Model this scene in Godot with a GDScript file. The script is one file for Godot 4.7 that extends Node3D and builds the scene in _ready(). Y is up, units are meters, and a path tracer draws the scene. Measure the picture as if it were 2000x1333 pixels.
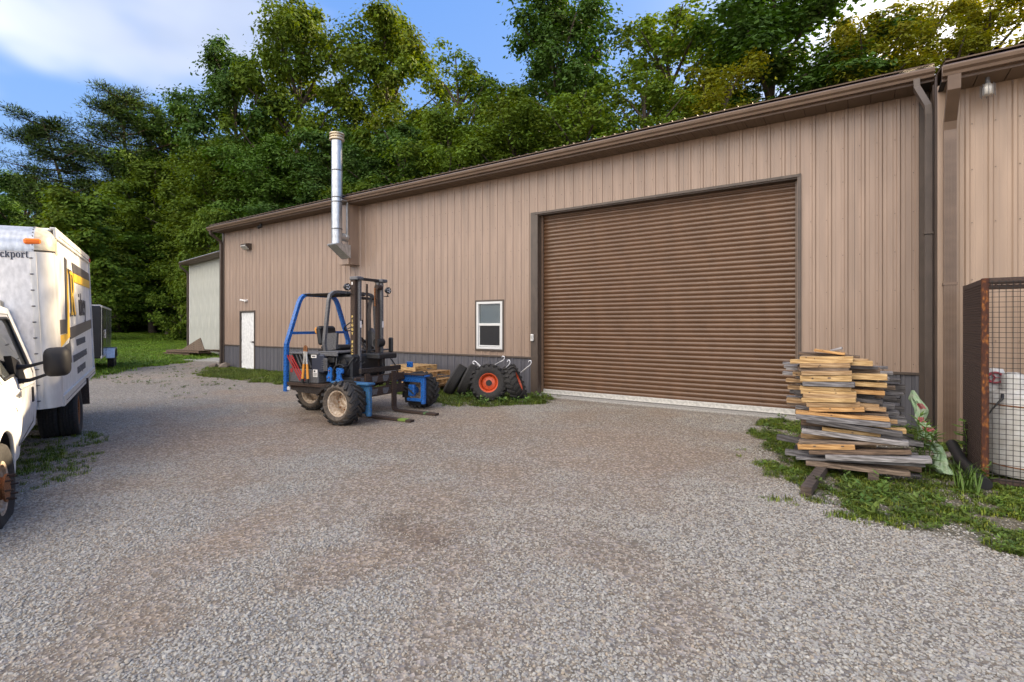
extends Node3D
# Gravel yard in front of a long tan metal workshop. Wall plane z = 0, x runs along the wall, y up, metres.

const SUN_ELEV := 30.2
const WALL_L := -20.28
const WALL_R := 0.845
const EAVE := 5.14
const PITCH := 0.2277
var M := {}
var taken := {}
var rng := RandomNumberGenerator.new()
var n1 := FastNoiseLite.new()
var n2 := FastNoiseLite.new()

# ---------------------------------------------------------------- mesh builder
class MB:
	var V := PackedVector3Array()
	var N := PackedVector3Array()
	var C := PackedColorArray()
	var X := Transform3D()
	var col := Color.WHITE
	var colored := false

	func tri3(a: Vector3, b: Vector3, c: Vector3, na: Vector3, nb: Vector3, nc: Vector3) -> void:
		a = X * a; b = X * b; c = X * c
		na = (X.basis * na).normalized(); nb = (X.basis * nb).normalized(); nc = (X.basis * nc).normalized()
		if (b - a).cross(c - a).dot(na + nb + nc) > 0.0:
			V.append_array([a, c, b]); N.append_array([na, nc, nb])
		else:
			V.append_array([a, b, c]); N.append_array([na, nb, nc])
		if colored:
			C.append_array([col, col, col])

	func tri(a: Vector3, b: Vector3, c: Vector3, n: Vector3) -> void:
		tri3(a, b, c, n, n, n)

	func quad(a: Vector3, b: Vector3, c: Vector3, d: Vector3, n: Vector3) -> void:
		tri3(a, b, c, n, n, n)
		tri3(a, c, d, n, n, n)

	func quad4(a: Vector3, b: Vector3, c: Vector3, d: Vector3, na: Vector3, nb: Vector3, nc: Vector3, nd: Vector3) -> void:
		tri3(a, b, c, na, nb, nc)
		tri3(a, c, d, na, nc, nd)

	func box(c: Vector3, s: Vector3, bev := 0.0, R := Basis()) -> MB:
		var keep := X
		X = X * Transform3D(R, c)
		var h := s * 0.5
		var b: float = minf(bev, minf(h.x, minf(h.y, h.z)) * 0.8)
		for ax in 3:
			var u := (ax + 1) % 3
			var w := (ax + 2) % 3
			for sg: float in [-1.0, 1.0]:
				var q := []
				for k: Array in [[-1, -1], [1, -1], [1, 1], [-1, 1]]:
					var p := Vector3()
					p[ax] = sg * h[ax]; p[u] = k[0] * (h[u] - b); p[w] = k[1] * (h[w] - b)
					q.append(p)
				var n := Vector3(); n[ax] = sg
				quad(q[0], q[1], q[2], q[3], n)
			if b > 0.0:
				for su: float in [-1.0, 1.0]:
					for sw: float in [-1.0, 1.0]:
						var e := []
						for k: Array in [[0, -1], [0, 1], [1, 1], [1, -1]]:
							var p := Vector3()
							p[ax] = k[1] * (h[ax] - b)
							p[u] = su * (h[u] - (b if k[0] == 1 else 0.0))
							p[w] = sw * (h[w] - (0.0 if k[0] == 1 else b))
							e.append(p)
						var n := Vector3(); n[u] = su; n[w] = sw
						quad(e[0], e[1], e[2], e[3], n.normalized())
		if b > 0.0:
			for sx: float in [-1.0, 1.0]:
				for sy: float in [-1.0, 1.0]:
					for sz: float in [-1.0, 1.0]:
						var s3 := Vector3(sx, sy, sz)
						tri(s3 * Vector3(h.x, h.y - b, h.z - b), s3 * Vector3(h.x - b, h.y, h.z - b), s3 * Vector3(h.x - b, h.y - b, h.z), s3.normalized())
		X = keep
		return self

	func cyl(p0: Vector3, p1: Vector3, r0: float, r1: float, seg := 12, caps := true) -> MB:
		var ax := (p1 - p0).normalized()
		var u := ax.cross(Vector3.UP if absf(ax.y) < 0.9 else Vector3.RIGHT).normalized()
		var w := ax.cross(u)
		for i in seg:
			var a0 := TAU * i / seg
			var a1 := TAU * (i + 1) / seg
			var d0 := u * cos(a0) + w * sin(a0)
			var d1 := u * cos(a1) + w * sin(a1)
			quad4(p0 + d0 * r0, p1 + d0 * r1, p1 + d1 * r1, p0 + d1 * r0, d0, d0, d1, d1)
			if caps:
				tri(p0, p0 + d0 * r0, p0 + d1 * r0, -ax)
				tri(p1, p1 + d0 * r1, p1 + d1 * r1, ax)
		return self

	func tube(pts: Array, rad: Array, seg := 8, closed := false) -> MB:
		var n := pts.size()
		var rings := []
		var dirs := []
		var up := Vector3.UP
		for i in n:
			var t: Vector3
			if closed:
				t = (pts[(i + 1) % n] - pts[(i + n - 1) % n]).normalized()
			else:
				t = (pts[mini(i + 1, n - 1)] - pts[maxi(i - 1, 0)]).normalized()
			if i == 0:
				up = Vector3.UP if absf(t.y) < 0.85 else Vector3.RIGHT
			var u := t.cross(up).normalized()
			up = u.cross(t).normalized()
			var ring := []
			var dd := []
			var r: float = rad[mini(i, rad.size() - 1)]
			for k in seg:
				var a := TAU * k / seg
				var d := u * cos(a) + up * sin(a)
				dd.append(d); ring.append(pts[i] + d * r)
			rings.append(ring); dirs.append(dd)
		for i in (n if closed else n - 1):
			var j := (i + 1) % n
			for k in seg:
				var l := (k + 1) % seg
				quad4(rings[i][k], rings[j][k], rings[j][l], rings[i][l], dirs[i][k], dirs[j][k], dirs[j][l], dirs[i][l])
		if not closed:
			for k in seg:
				var l := (k + 1) % seg
				tri(pts[0], rings[0][k], rings[0][l], (pts[0] - pts[1]).normalized())
				tri(pts[n - 1], rings[n - 1][k], rings[n - 1][l], (pts[n - 1] - pts[n - 2]).normalized())
		return self

	# rectangular bar bent along a path; side = width direction
	func bar(pts: Array, w: float, h: float, side: Vector3) -> MB:
		var n := pts.size()
		var rings := []
		for i in n:
			var t: Vector3 = (pts[mini(i + 1, n - 1)] - pts[maxi(i - 1, 0)]).normalized()
			var s := (side - t * side.dot(t)).normalized()
			var o := s.cross(t).normalized()
			rings.append([pts[i] + s * w / 2 + o * h / 2, pts[i] + s * w / 2 - o * h / 2, pts[i] - s * w / 2 - o * h / 2, pts[i] - s * w / 2 + o * h / 2])
		for i in n - 1:
			for k in 4:
				var l := (k + 1) % 4
				var mid: Vector3 = (rings[i][k] + rings[i][l] + rings[i + 1][k] + rings[i + 1][l]) / 4.0
				var nn: Vector3 = (rings[i][l] - rings[i][k]).cross(rings[i + 1][k] - rings[i][k]).normalized()
				if nn.dot(mid - (pts[i] + pts[i + 1]) / 2.0) < 0: nn = -nn
				quad(rings[i][k], rings[i + 1][k], rings[i + 1][l], rings[i][l], nn)
		quad(rings[0][0], rings[0][1], rings[0][2], rings[0][3], (pts[0] - pts[1]).normalized())
		quad(rings[n - 1][0], rings[n - 1][1], rings[n - 1][2], rings[n - 1][3], (pts[n - 1] - pts[n - 2]).normalized())
		return self

	# profile of (radius, height along local z)
	func lathe(pr: Array, seg := 24, a_from := 0.0, a_to := TAU) -> MB:
		var n := pr.size()
		var sn := []
		for i in n - 1:
			var e: Vector2 = pr[i + 1] - pr[i]
			sn.append(Vector2(e.y, -e.x).normalized())
		for i in n - 1:
			var na: Vector2 = sn[i]
			var nb: Vector2 = sn[i]
			if i > 0 and sn[i - 1].dot(sn[i]) > 0.6: na = (sn[i - 1] + sn[i]).normalized()
			if i < n - 2 and sn[i + 1].dot(sn[i]) > 0.6: nb = (sn[i + 1] + sn[i]).normalized()
			for k in seg:
				var a0 := a_from + (a_to - a_from) * k / seg
				var a1 := a_from + (a_to - a_from) * (k + 1) / seg
				var d0 := Vector3(cos(a0), sin(a0), 0)
				var d1 := Vector3(cos(a1), sin(a1), 0)
				var z := Vector3(0, 0, 1)
				quad4(d0 * pr[i].x + z * pr[i].y, d0 * pr[i + 1].x + z * pr[i + 1].y, d1 * pr[i + 1].x + z * pr[i + 1].y, d1 * pr[i].x + z * pr[i].y, d0 * na.x + z * na.y, d0 * nb.x + z * nb.y, d1 * nb.x + z * nb.y, d1 * na.x + z * na.y)
		return self

	# polygon in xy, extruded from z0 to z1
	func prism(poly: PackedVector2Array, z0: float, z1: float) -> MB:
		var idx := Geometry2D.triangulate_polygon(poly)
		for i in range(0, idx.size(), 3):
			var a := poly[idx[i]]
			var b := poly[idx[i + 1]]
			var c := poly[idx[i + 2]]
			tri(Vector3(a.x, a.y, z1), Vector3(b.x, b.y, z1), Vector3(c.x, c.y, z1), Vector3(0, 0, 1))
			tri(Vector3(a.x, a.y, z0), Vector3(b.x, b.y, z0), Vector3(c.x, c.y, z0), Vector3(0, 0, -1))
		var cw := Geometry2D.is_polygon_clockwise(poly)
		for i in poly.size():
			var a := poly[i]
			var b := poly[(i + 1) % poly.size()]
			var e := b - a
			var n := Vector3(e.y, -e.x, 0).normalized()
			if cw: n = -n
			quad(Vector3(a.x, a.y, z0), Vector3(b.x, b.y, z0), Vector3(b.x, b.y, z1), Vector3(a.x, a.y, z1), n)
		return self

	# xy outline extruded along z between two depths given in any order
	func prism_side(pts: Array, za: float, zb: float) -> MB:
		var poly := PackedVector2Array()
		for q: Vector2 in pts: poly.append(q)
		return prism(poly, minf(za, zb), maxf(za, zb))

	func done() -> ArrayMesh:
		var arr := []
		arr.resize(Mesh.ARRAY_MAX)
		arr[Mesh.ARRAY_VERTEX] = V
		arr[Mesh.ARRAY_NORMAL] = N
		if colored: arr[Mesh.ARRAY_COLOR] = C
		var m := ArrayMesh.new()
		m.add_surface_from_arrays(Mesh.PRIMITIVE_TRIANGLES, arr)
		return m

# ---------------------------------------------------------------- nodes
func numbered(nm: String) -> String:
	if not taken.has(nm):
		taken[nm] = 0
		return nm
	taken[nm] += 1
	return "%s_%03d" % [nm, taken[nm]]

func tag(o: Node, label: String, cat := "", group := "", kind := "") -> void:
	if label: o.set_meta("label", label)
	if cat: o.set_meta("category", cat)
	if group: o.set_meta("group", group)
	if kind: o.set_meta("kind", kind)

func thing(nm: String, label: String, cat: String, at := Vector3.ZERO, turn := 0.0, group := "") -> Node3D:
	var o := Node3D.new()
	o.name = numbered(nm)
	add_child(o)
	o.position = at
	o.rotation.y = turn
	tag(o, label, cat, group)
	return o

func mi(mesh: Mesh, mat: Material) -> MeshInstance3D:
	var o := MeshInstance3D.new()
	o.mesh = mesh
	o.material_override = mat
	return o

# one mesh as a child (part) of parent
func part(parent: Node, nm: String, b: MB, mat: Material, at := Vector3.ZERO) -> MeshInstance3D:
	return part_mesh(parent, nm, b.done(), mat, at)

func part_mesh(parent: Node, nm: String, mesh: Mesh, mat: Material, at := Vector3.ZERO) -> MeshInstance3D:
	var o := mi(mesh, mat)
	o.name = nm
	o.position = at
	parent.add_child(o, true)
	return o

# a thing that is one mesh
func single(nm: String, b: MB, mat: Material, label: String, cat: String, at := Vector3.ZERO, turn := 0.0, group := "") -> MeshInstance3D:
	var o := mi(b.done(), mat)
	o.name = numbered(nm)
	add_child(o)
	o.position = at
	o.rotation.y = turn
	tag(o, label, cat, group)
	return o

# ---------------------------------------------------------------- materials
func lin(r: float, g: float, b: float) -> Color:
	return Color(r, g, b).linear_to_srgb()

func ntex(freq: float, lo: Color, hi: Color, size := 256, kind := FastNoiseLite.TYPE_SIMPLEX_SMOOTH, oct := 4, mid := Color(-1, 0, 0)) -> NoiseTexture2D:
	var n := FastNoiseLite.new()
	n.seed = taken.size() + 7
	n.noise_type = kind
	n.frequency = freq
	n.fractal_octaves = oct
	var t := NoiseTexture2D.new()
	t.width = size; t.height = size
	t.seamless = true
	t.noise = n
	var g := Gradient.new()
	g.set_color(0, lo); g.set_color(1, hi)
	if mid.r >= 0: g.add_point(0.5, mid)
	t.color_ramp = g
	return t

func mat(r: float, g: float, b: float, rough := 0.6, metal := 0.0) -> StandardMaterial3D:
	var m := StandardMaterial3D.new()
	m.albedo_color = lin(r, g, b)
	m.roughness = rough
	m.metallic = metal
	return m

# paint with sharp chips and scuffs
func chipped(m: StandardMaterial3D, chip: Color) -> StandardMaterial3D:
	var n := FastNoiseLite.new()
	n.seed = 91
	n.frequency = 0.03
	n.fractal_octaves = 5
	var t := NoiseTexture2D.new()
	t.width = 256; t.height = 256; t.seamless = true; t.noise = n
	var g := Gradient.new()
	g.set_color(0, chip); g.set_color(1, Color(1, 1, 1))
	g.add_point(0.24, chip); g.add_point(0.28, Color(0.85, 0.85, 0.88)); g.add_point(0.6, Color(0.95, 0.95, 0.95))
	t.color_ramp = g
	m.albedo_texture = t
	m.uv1_triplanar = true
	m.uv1_scale = Vector3(3.5, 3.5, 3.5)
	return m

# colour broken up by a triplanar noise between two greys
func worn(m: StandardMaterial3D, lo: float, hi: float, freq: float, scale: Vector3, world := false, tint := Color.WHITE, oct := 4) -> StandardMaterial3D:
	m.albedo_texture = ntex(freq, Color(lo * tint.r, lo * tint.g, lo * tint.b), Color(hi, hi, hi), 256, FastNoiseLite.TYPE_SIMPLEX_SMOOTH, oct)
	m.uv1_triplanar = true
	m.uv1_world_triplanar = world
	m.uv1_scale = scale
	return m

func make_materials() -> void:
	M.tan = worn(mat(0.335, 0.240, 0.182, 0.34), 0.87, 1.0, 0.012, Vector3(1.3, 0.12, 1.3), true)
	M.tan2 = worn(mat(0.365, 0.262, 0.190, 0.36), 0.87, 1.0, 0.012, Vector3(1.3, 0.12, 1.3), true)
	M.wains = worn(mat(0.115, 0.112, 0.128, 0.4), 0.8, 1.0, 0.015, Vector3(1.5, 0.3, 1.5), true)
	M.trim = worn(mat(0.088, 0.064, 0.05, 0.45), 0.8, 1.0, 0.02, Vector3(1, 0.4, 1), true)
	M.gutter = worn(mat(0.145, 0.095, 0.065, 0.35), 0.85, 1.0, 0.02, Vector3(0.4, 1, 1), true)
	M.soffit = mat(0.13, 0.09, 0.06, 0.6)
	M.roof = mat(0.13, 0.09, 0.06, 0.5)
	M.slat = worn(mat(0.125, 0.064, 0.033, 0.24), 0.85, 1.0, 0.012, Vector3(0.6, 0.6, 0.6), true)
	M.dark = mat(0.02, 0.018, 0.017, 0.8)
	M.alu = worn(mat(0.62, 0.60, 0.56, 0.4, 0.3), 0.8, 1.0, 0.03, Vector3(2, 2, 2))
	M.galv = worn(mat(0.62, 0.64, 0.66, 0.34, 0.75), 0.78, 1.0, 0.03, Vector3(2, 0.7, 2))
	M.capbrass = mat(0.55, 0.47, 0.34, 0.4, 0.5)
	M.white = worn(mat(0.78, 0.78, 0.77, 0.4), 0.86, 1.0, 0.02, Vector3(1.2, 1.2, 1.2))
	M.vinyl = mat(0.60, 0.60, 0.59, 0.45)
	M.concrete = worn(mat(0.40, 0.38, 0.35, 0.9), 0.7, 1.0, 0.05, Vector3(2, 2, 2))
	var gl := StandardMaterial3D.new()
	gl.albedo_color = Color(0.75, 0.8, 0.8, 0.10)
	gl.transparency = BaseMaterial3D.TRANSPARENCY_ALPHA
	gl.roughness = 0.03
	gl.metallic_specular = 0.42
	M.glass = gl
	var dg := mat(0.05, 0.055, 0.06, 0.05)
	M.darkglass = dg
	var sc := StandardMaterial3D.new()
	sc.albedo_color = Color(0.16, 0.16, 0.17, 0.72)
	sc.transparency = BaseMaterial3D.TRANSPARENCY_ALPHA
	sc.roughness = 0.8
	M.screen = sc
	M.rubber = worn(mat(0.042, 0.038, 0.035, 0.85), 0.6, 1.0, 0.03, Vector3(3, 3, 3))
	M.rubberdust = worn(mat(0.16, 0.13, 0.105, 0.95), 0.55, 1.0, 0.03, Vector3(3, 3, 3))
	M.rimwhite = worn(mat(0.74, 0.68, 0.59, 0.6), 0.6, 1.0, 0.02, Vector3(3, 3, 3), false, Color(1.0, 0.82, 0.65))
	M.orange = worn(mat(0.72, 0.10, 0.025, 0.45), 0.75, 1.0, 0.03, Vector3(3, 3, 3))
	M.rust = worn(mat(0.50, 0.20, 0.07, 0.85), 0.4, 1.0, 0.05, Vector3(4, 4, 4))
	M.blue = chipped(mat(0.022, 0.15, 0.50, 0.42), Color(0.28, 0.2, 0.2))
	var bw := mat(0.04, 0.16, 0.42, 0.6)
	bw.albedo_texture = ntex(0.03, Color(0.9, 0.75, 0.55), Color(0.8, 0.95, 1.0), 256, FastNoiseLite.TYPE_SIMPLEX_SMOOTH, 5)
	bw.uv1_triplanar = true
	bw.uv1_scale = Vector3(3, 3, 3)
	M.blueworn = bw
	M.steel = worn(mat(0.07, 0.068, 0.07, 0.5, 0.3), 0.6, 1.0, 0.03, Vector3(3, 3, 3), false, Color(1.0, 0.8, 0.65))
	M.steelgrey = worn(mat(0.17, 0.17, 0.18, 0.5, 0.2), 0.7, 1.0, 0.03, Vector3(3, 3, 3))
	M.rustdark = worn(mat(0.085, 0.05, 0.034, 0.8), 0.5, 1.0, 0.04, Vector3(3, 3, 3))
	M.black = worn(mat(0.025, 0.025, 0.027, 0.5), 0.7, 1.0, 0.03, Vector3(3, 3, 3))
	M.blackgloss = mat(0.018, 0.018, 0.02, 0.18)
	M.plastic = mat(0.016, 0.016, 0.019, 0.6)
	M.plastic.metallic_specular = 0.3
	M.red = mat(0.36, 0.03, 0.03, 0.55)
	M.yellow = mat(0.75, 0.44, 0.02, 0.5)
	M.handle = mat(0.72, 0.30, 0.04, 0.5)
	M.decal = mat(0.7, 0.68, 0.66, 0.5)
	M.gold = mat(0.75, 0.55, 0.18, 0.5)
	M.amber = mat(0.75, 0.16, 0.01, 0.25)
	M.redlens = mat(0.6, 0.03, 0.02, 0.25)
	M.chrome = mat(0.75, 0.75, 0.75, 0.12, 1.0)
	M.boxwhite = worn(mat(0.80, 0.80, 0.80, 0.35), 0.85, 1.0, 0.02, Vector3(1.2, 0.5, 1.2))
	M.boxfront = worn(mat(0.80, 0.79, 0.78, 0.5), 0.84, 1.0, 0.035, Vector3(1.6, 0.8, 1.6), false, Color.WHITE, 6)
	M.boxalu = worn(mat(0.72, 0.71, 0.68, 0.42, 0.15), 0.82, 1.0, 0.02, Vector3(2, 0.4, 2))
	M.boxcap = worn(mat(0.62, 0.55, 0.42, 0.5, 0.1), 0.7, 1.0, 0.03, Vector3(2, 2, 2))
	M.charcoal = mat(0.045, 0.043, 0.048, 0.5)
	M.softgrey = mat(0.12, 0.12, 0.125, 0.5)
	M.navy = mat(0.03, 0.035, 0.055, 0.5)
	M.tank = worn(mat(0.76, 0.76, 0.75, 0.45), 0.82, 1.0, 0.02, Vector3(2, 1, 2), false, Color(1, 0.97, 0.93))
	var rw := worn(mat(0.075, 0.042, 0.03, 0.75), 0.6, 1.0, 0.04, Vector3(3, 3, 3))
	M.cage = rw
	var rp := mat(0.42, 0.23, 0.11, 0.85)
	rp.albedo_texture = ntex(0.035, Color(0.30, 0.22, 0.22), Color(1.0, 0.85, 0.45), 256, FastNoiseLite.TYPE_SIMPLEX_SMOOTH, 5, Color(0.42, 0.30, 0.26))
	rp.uv1_triplanar = true
	rp.uv1_scale = Vector3(2.5, 1.2, 2.5)
	M.cagepost = rp
	M.pipe = mat(0.018, 0.018, 0.02, 0.45)
	var sk := mat(0.38, 0.41, 0.34, 0.75)
	sk.albedo_texture = ntex(0.012, Color(0.75, 0.95, 0.75), Color(1.0, 0.98, 0.95), 256, FastNoiseLite.TYPE_SIMPLEX_SMOOTH, 3)
	sk.uv1_triplanar = true
	sk.uv1_scale = Vector3(3, 3, 3)
	M.sack = sk
	M.sackred = mat(0.42, 0.10, 0.12, 0.7)
	M.hook = mat(0.75, 0.75, 0.77, 0.35, 0.4)
	# woods, one per tone, grain along the board
	var tones := {"y": [0.66, 0.47, 0.235], "o": [0.66, 0.40, 0.17], "t": [0.50, 0.35, 0.20], "b": [0.24, 0.16, 0.105], "b2": [0.30, 0.22, 0.16], "g": [0.30, 0.29, 0.30], "dg": [0.15, 0.14, 0.14], "w": [0.45, 0.43, 0.43], "p": [0.58, 0.38, 0.19], "beam": [0.15, 0.11, 0.085]}
	for k: String in tones:
		var c: Array = tones[k]
		var w := mat(c[0], c[1], c[2], 0.8)
		var pale := k in ["y", "o", "t", "p"]
		w.albedo_texture = ntex(0.022, Color(0.62, 0.55, 0.46) if pale else Color(0.42, 0.40, 0.39), Color(1, 1, 1), 256, FastNoiseLite.TYPE_SIMPLEX_SMOOTH, 5)
		w.uv1_triplanar = true
		w.uv1_scale = Vector3(0.9, 9.0, 9.0)
		M["wood_" + k] = w
	M.leaf = []
	for c: Array in [[0.080, 0.150, 0.022], [0.110, 0.170, 0.020], [0.066, 0.125, 0.026], [0.130, 0.205, 0.026], [0.095, 0.145, 0.042], [0.19, 0.21, 0.02]]:  # last tone is golden: sun glow put into the leaf colour
		var l := mat(c[0], c[1], c[2], 0.7)
		l.metallic_specular = 0.25
		l.vertex_color_use_as_albedo = true
		l.cull_mode = BaseMaterial3D.CULL_DISABLED
		l.backlight_enabled = true
		l.backlight = lin(0.95, 0.80, 0.04) if c[0] > 0.16 else lin(0.70, 0.64, 0.05) if c[0] > 0.1 else lin(0.44, 0.52, 0.06)
		M.leaf.append(l)
	var gr := mat(0.085, 0.145, 0.022, 0.6)
	gr.vertex_color_use_as_albedo = true
	gr.cull_mode = BaseMaterial3D.CULL_DISABLED
	gr.backlight_enabled = true
	gr.backlight = lin(0.10, 0.17, 0.015)
	M.grass = gr
	M.bark = worn(mat(0.13, 0.10, 0.075, 0.9), 0.5, 1.0, 0.03, Vector3(2, 0.6, 2))
	M.pinebark = worn(mat(0.20, 0.12, 0.08, 0.9), 0.5, 1.0, 0.03, Vector3(2, 0.6, 2))
	M.rock = worn(mat(0.30, 0.24, 0.19, 0.9), 0.6, 1.0, 0.04, Vector3(3, 3, 3))
	# gravel: small cells of many tones, with relief
	var gm := StandardMaterial3D.new()
	var gn := FastNoiseLite.new()
	gn.noise_type = FastNoiseLite.TYPE_CELLULAR
	gn.cellular_return_type = FastNoiseLite.RETURN_CELL_VALUE
	gn.cellular_jitter = 1.0
	gn.frequency = 0.075
	gn.fractal_type = FastNoiseLite.FRACTAL_NONE
	gn.seed = 3
	var gt := NoiseTexture2D.new()
	gt.width = 1024; gt.height = 1024; gt.seamless = true; gt.seamless_blend_skirt = 0.05; gt.noise = gn
	var ramp := Gradient.new()
	ramp.set_color(0, Color(0.62, 0.60, 0.58)); ramp.set_color(1, Color(0.97, 0.96, 0.96))
	ramp.add_point(0.25, Color(0.72, 0.69, 0.65)); ramp.add_point(0.45, Color(0.80, 0.80, 0.82)); ramp.add_point(0.6, Color(0.66, 0.62, 0.57)); ramp.add_point(0.8, Color(0.88, 0.85, 0.80))
	gt.color_ramp = ramp
	gm.albedo_texture = gt
	var hn: FastNoiseLite = gn.duplicate()
	hn.cellular_return_type = FastNoiseLite.RETURN_DISTANCE
	var ht := NoiseTexture2D.new()
	ht.width = 1024; ht.height = 1024; ht.seamless = true; ht.seamless_blend_skirt = 0.05; ht.noise = hn; ht.as_normal_map = true; ht.bump_strength = 6.0
	gm.normal_enabled = true
	gm.normal_texture = ht
	gm.normal_scale = 0.8
	gm.uv1_triplanar = true
	gm.uv1_world_triplanar = true
	gm.uv1_scale = Vector3(0.62, 0.62, 0.62)
	gm.roughness = 0.95
	gm.vertex_color_use_as_albedo = true
	M.ground = gm
	# faint oil-canning of the sheet metal
	for k: String in ["tan", "tan2", "slat"]:
		var w: StandardMaterial3D = M[k]
		var nt := ntex(0.012, Color.BLACK, Color.WHITE, 256, FastNoiseLite.TYPE_SIMPLEX_SMOOTH, 2)
		nt.as_normal_map = true
		nt.bump_strength = 1.6
		w.normal_enabled = true
		w.normal_texture = nt
		w.normal_scale = 0.35
	var sm := mat(1, 1, 1, 0.85)
	sm.vertex_color_use_as_albedo = true
	M.stone = sm
	M.vcol = sm

# ---------------------------------------------------------------- terrain
func gh(x: float, z: float) -> float:
	var q := clampf(-x - 26.0, 0.0, 60.0)
	var k := clampf(-z - 17.0, 0.0, 60.0)
	return 0.033 * q + 0.42 * k

var LAWN := PackedVector2Array([Vector2(-17.6, 6.0), Vector2(-19.1, 4.4), Vector2(-22, 2.5), Vector2(-23.5, 0.56), Vector2(-24.6, -1.3), Vector2(-27.1, -3.2), Vector2(-24, -6), Vector2(-24, -17), Vector2(-75, -17), Vector2(-75, 26), Vector2(-18, 14)])
var WALLSTRIP := PackedVector2Array([Vector2(-20.6, 0.5), Vector2(-19.2, 1.2), Vector2(-17.5, 2.2), Vector2(-15.4, 2.15), Vector2(-12.4, 2.1), Vector2(-9.5, 1.9), Vector2(-8.3, 1.6), Vector2(-6.9, 2.45), Vector2(-6.1, 1.95), Vector2(-5.6, 1.1), Vector2(-5.3, 0.2), Vector2(-6.1, 0), Vector2(-20.6, 0)])
var WEEDBED := PackedVector2Array([Vector2(-1.4, 0.5), Vector2(-1.35, 1.2), Vector2(-1.2, 2.5), Vector2(-0.82, 3.6), Vector2(-0.5, 4.3), Vector2(0.06, 4.85), Vector2(0.52, 5.05), Vector2(0.95, 5.0), Vector2(1.6, 4.6), Vector2(3, 4.6), Vector2(3, 1.9), Vector2(0.76, 1.9), Vector2(0.74, 0), Vector2(-0.8, 0)])
var TRUCKPATCH := PackedVector2Array([Vector2(-12.5, 7.4), Vector2(-9.2, 7.2), Vector2(-7.6, 7.6), Vector2(-6.9, 8.2), Vector2(-6.6, 8.9), Vector2(-8, 10.5), Vector2(-13, 10.5)])

func inside(poly: PackedVector2Array, x: float, z: float, j: float) -> bool:
	return Geometry2D.is_point_in_polygon(Vector2(x + n1.get_noise_2d(x * 60.0, z * 60.0) * j, z + n1.get_noise_2d(z * 60.0 + 500.0, x * 60.0) * j), poly)

func smooth_in(poly: PackedVector2Array, x: float, z: float, j: float) -> float:
	return 1.0 if inside(poly, x, z, j) else 0.0

var TRACK := [Vector2(-1.2, 10.5), Vector2(-3.4, 7.2), Vector2(-7.0, 5.9), Vector2(-11.5, 5.0), Vector2(-17, 3.4), Vector2(-24, 0.5)]

# 0 = loose grey gravel, 1 = trodden brown dirt
func dirt(x: float, z: float) -> float:
	var a := n2.get_noise_2d(x * 9.0, z * 9.0)
	var b := n2.get_noise_2d(x * 38.0 + 90.0, z * 38.0)
	var c := 1.0 - clampf(Vector2((x + 5.4) / 6.0, (z - 4.0) / 3.6).length() - 0.3, 0.0, 1.0)
	var s := 1.0 - clampf(Vector2((x + 2.95) / 0.55, (z - 7.15) / 0.28).length(), 0.0, 1.0)
	# two worn wheel tracks curving from the door round to the far drive
	var t := 0.0
	for i in TRACK.size() - 1:
		var p := Vector2(x, z)
		var q := Geometry2D.get_closest_point_to_segment(p, TRACK[i], TRACK[i + 1])
		var d := absf(p.distance_to(q) - 0.85) + n1.get_noise_2d(x * 30.0, z * 30.0) * 0.25
		t = maxf(t, exp(-d * d / 0.06))
	return clampf(c * 0.85 + a * 0.9 + b * 0.7 - 0.08 + s * 0.8 + t * 0.42, 0.0, 1.0)

func ground_color(x: float, z: float) -> Color:
	var grey := Color(0.38, 0.355, 0.318)
	var brown := Color(0.41, 0.335, 0.265)
	var d := dirt(x, z)
	var c := grey.lerp(brown, d)
	var stain := clampf(1.2 - Vector2((x + 2.95) / 0.5, (z - 7.13) / 0.16).length() + n2.get_noise_2d(x * 90.0, z * 90.0), 0.0, 1.0)
	c = c.lerp(Color(0.13, 0.085, 0.055), stain * 0.75)
	var stain2 := clampf(1.1 - Vector2((x + 7.3) / 1.3, (z - 4.5) / 0.7).length() + n2.get_noise_2d(x * 60.0, z * 60.0), 0.0, 1.0)  # darker brown patch around the near side of the forklift
	c = c.lerp(Color(0.17, 0.11, 0.08), stain2 * 0.6)
	var m := n1.get_noise_2d(x * 14.0, z * 14.0) * 0.12
	c = Color(c.r * (1 + m), c.g * (1 + m), c.b * (1 + m))
	var g := maxf(smooth_in(LAWN, x, z, 0.5), maxf(smooth_in(WALLSTRIP, x, z, 0.25), smooth_in(WEEDBED, x, z, 0.25) * 0.75))
	c = c.lerp(Color(0.13, 0.115, 0.05), g * 0.85)
	if z < -16.0 or x < -62.0: c = Color(0.10, 0.075, 0.045)
	return c

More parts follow.
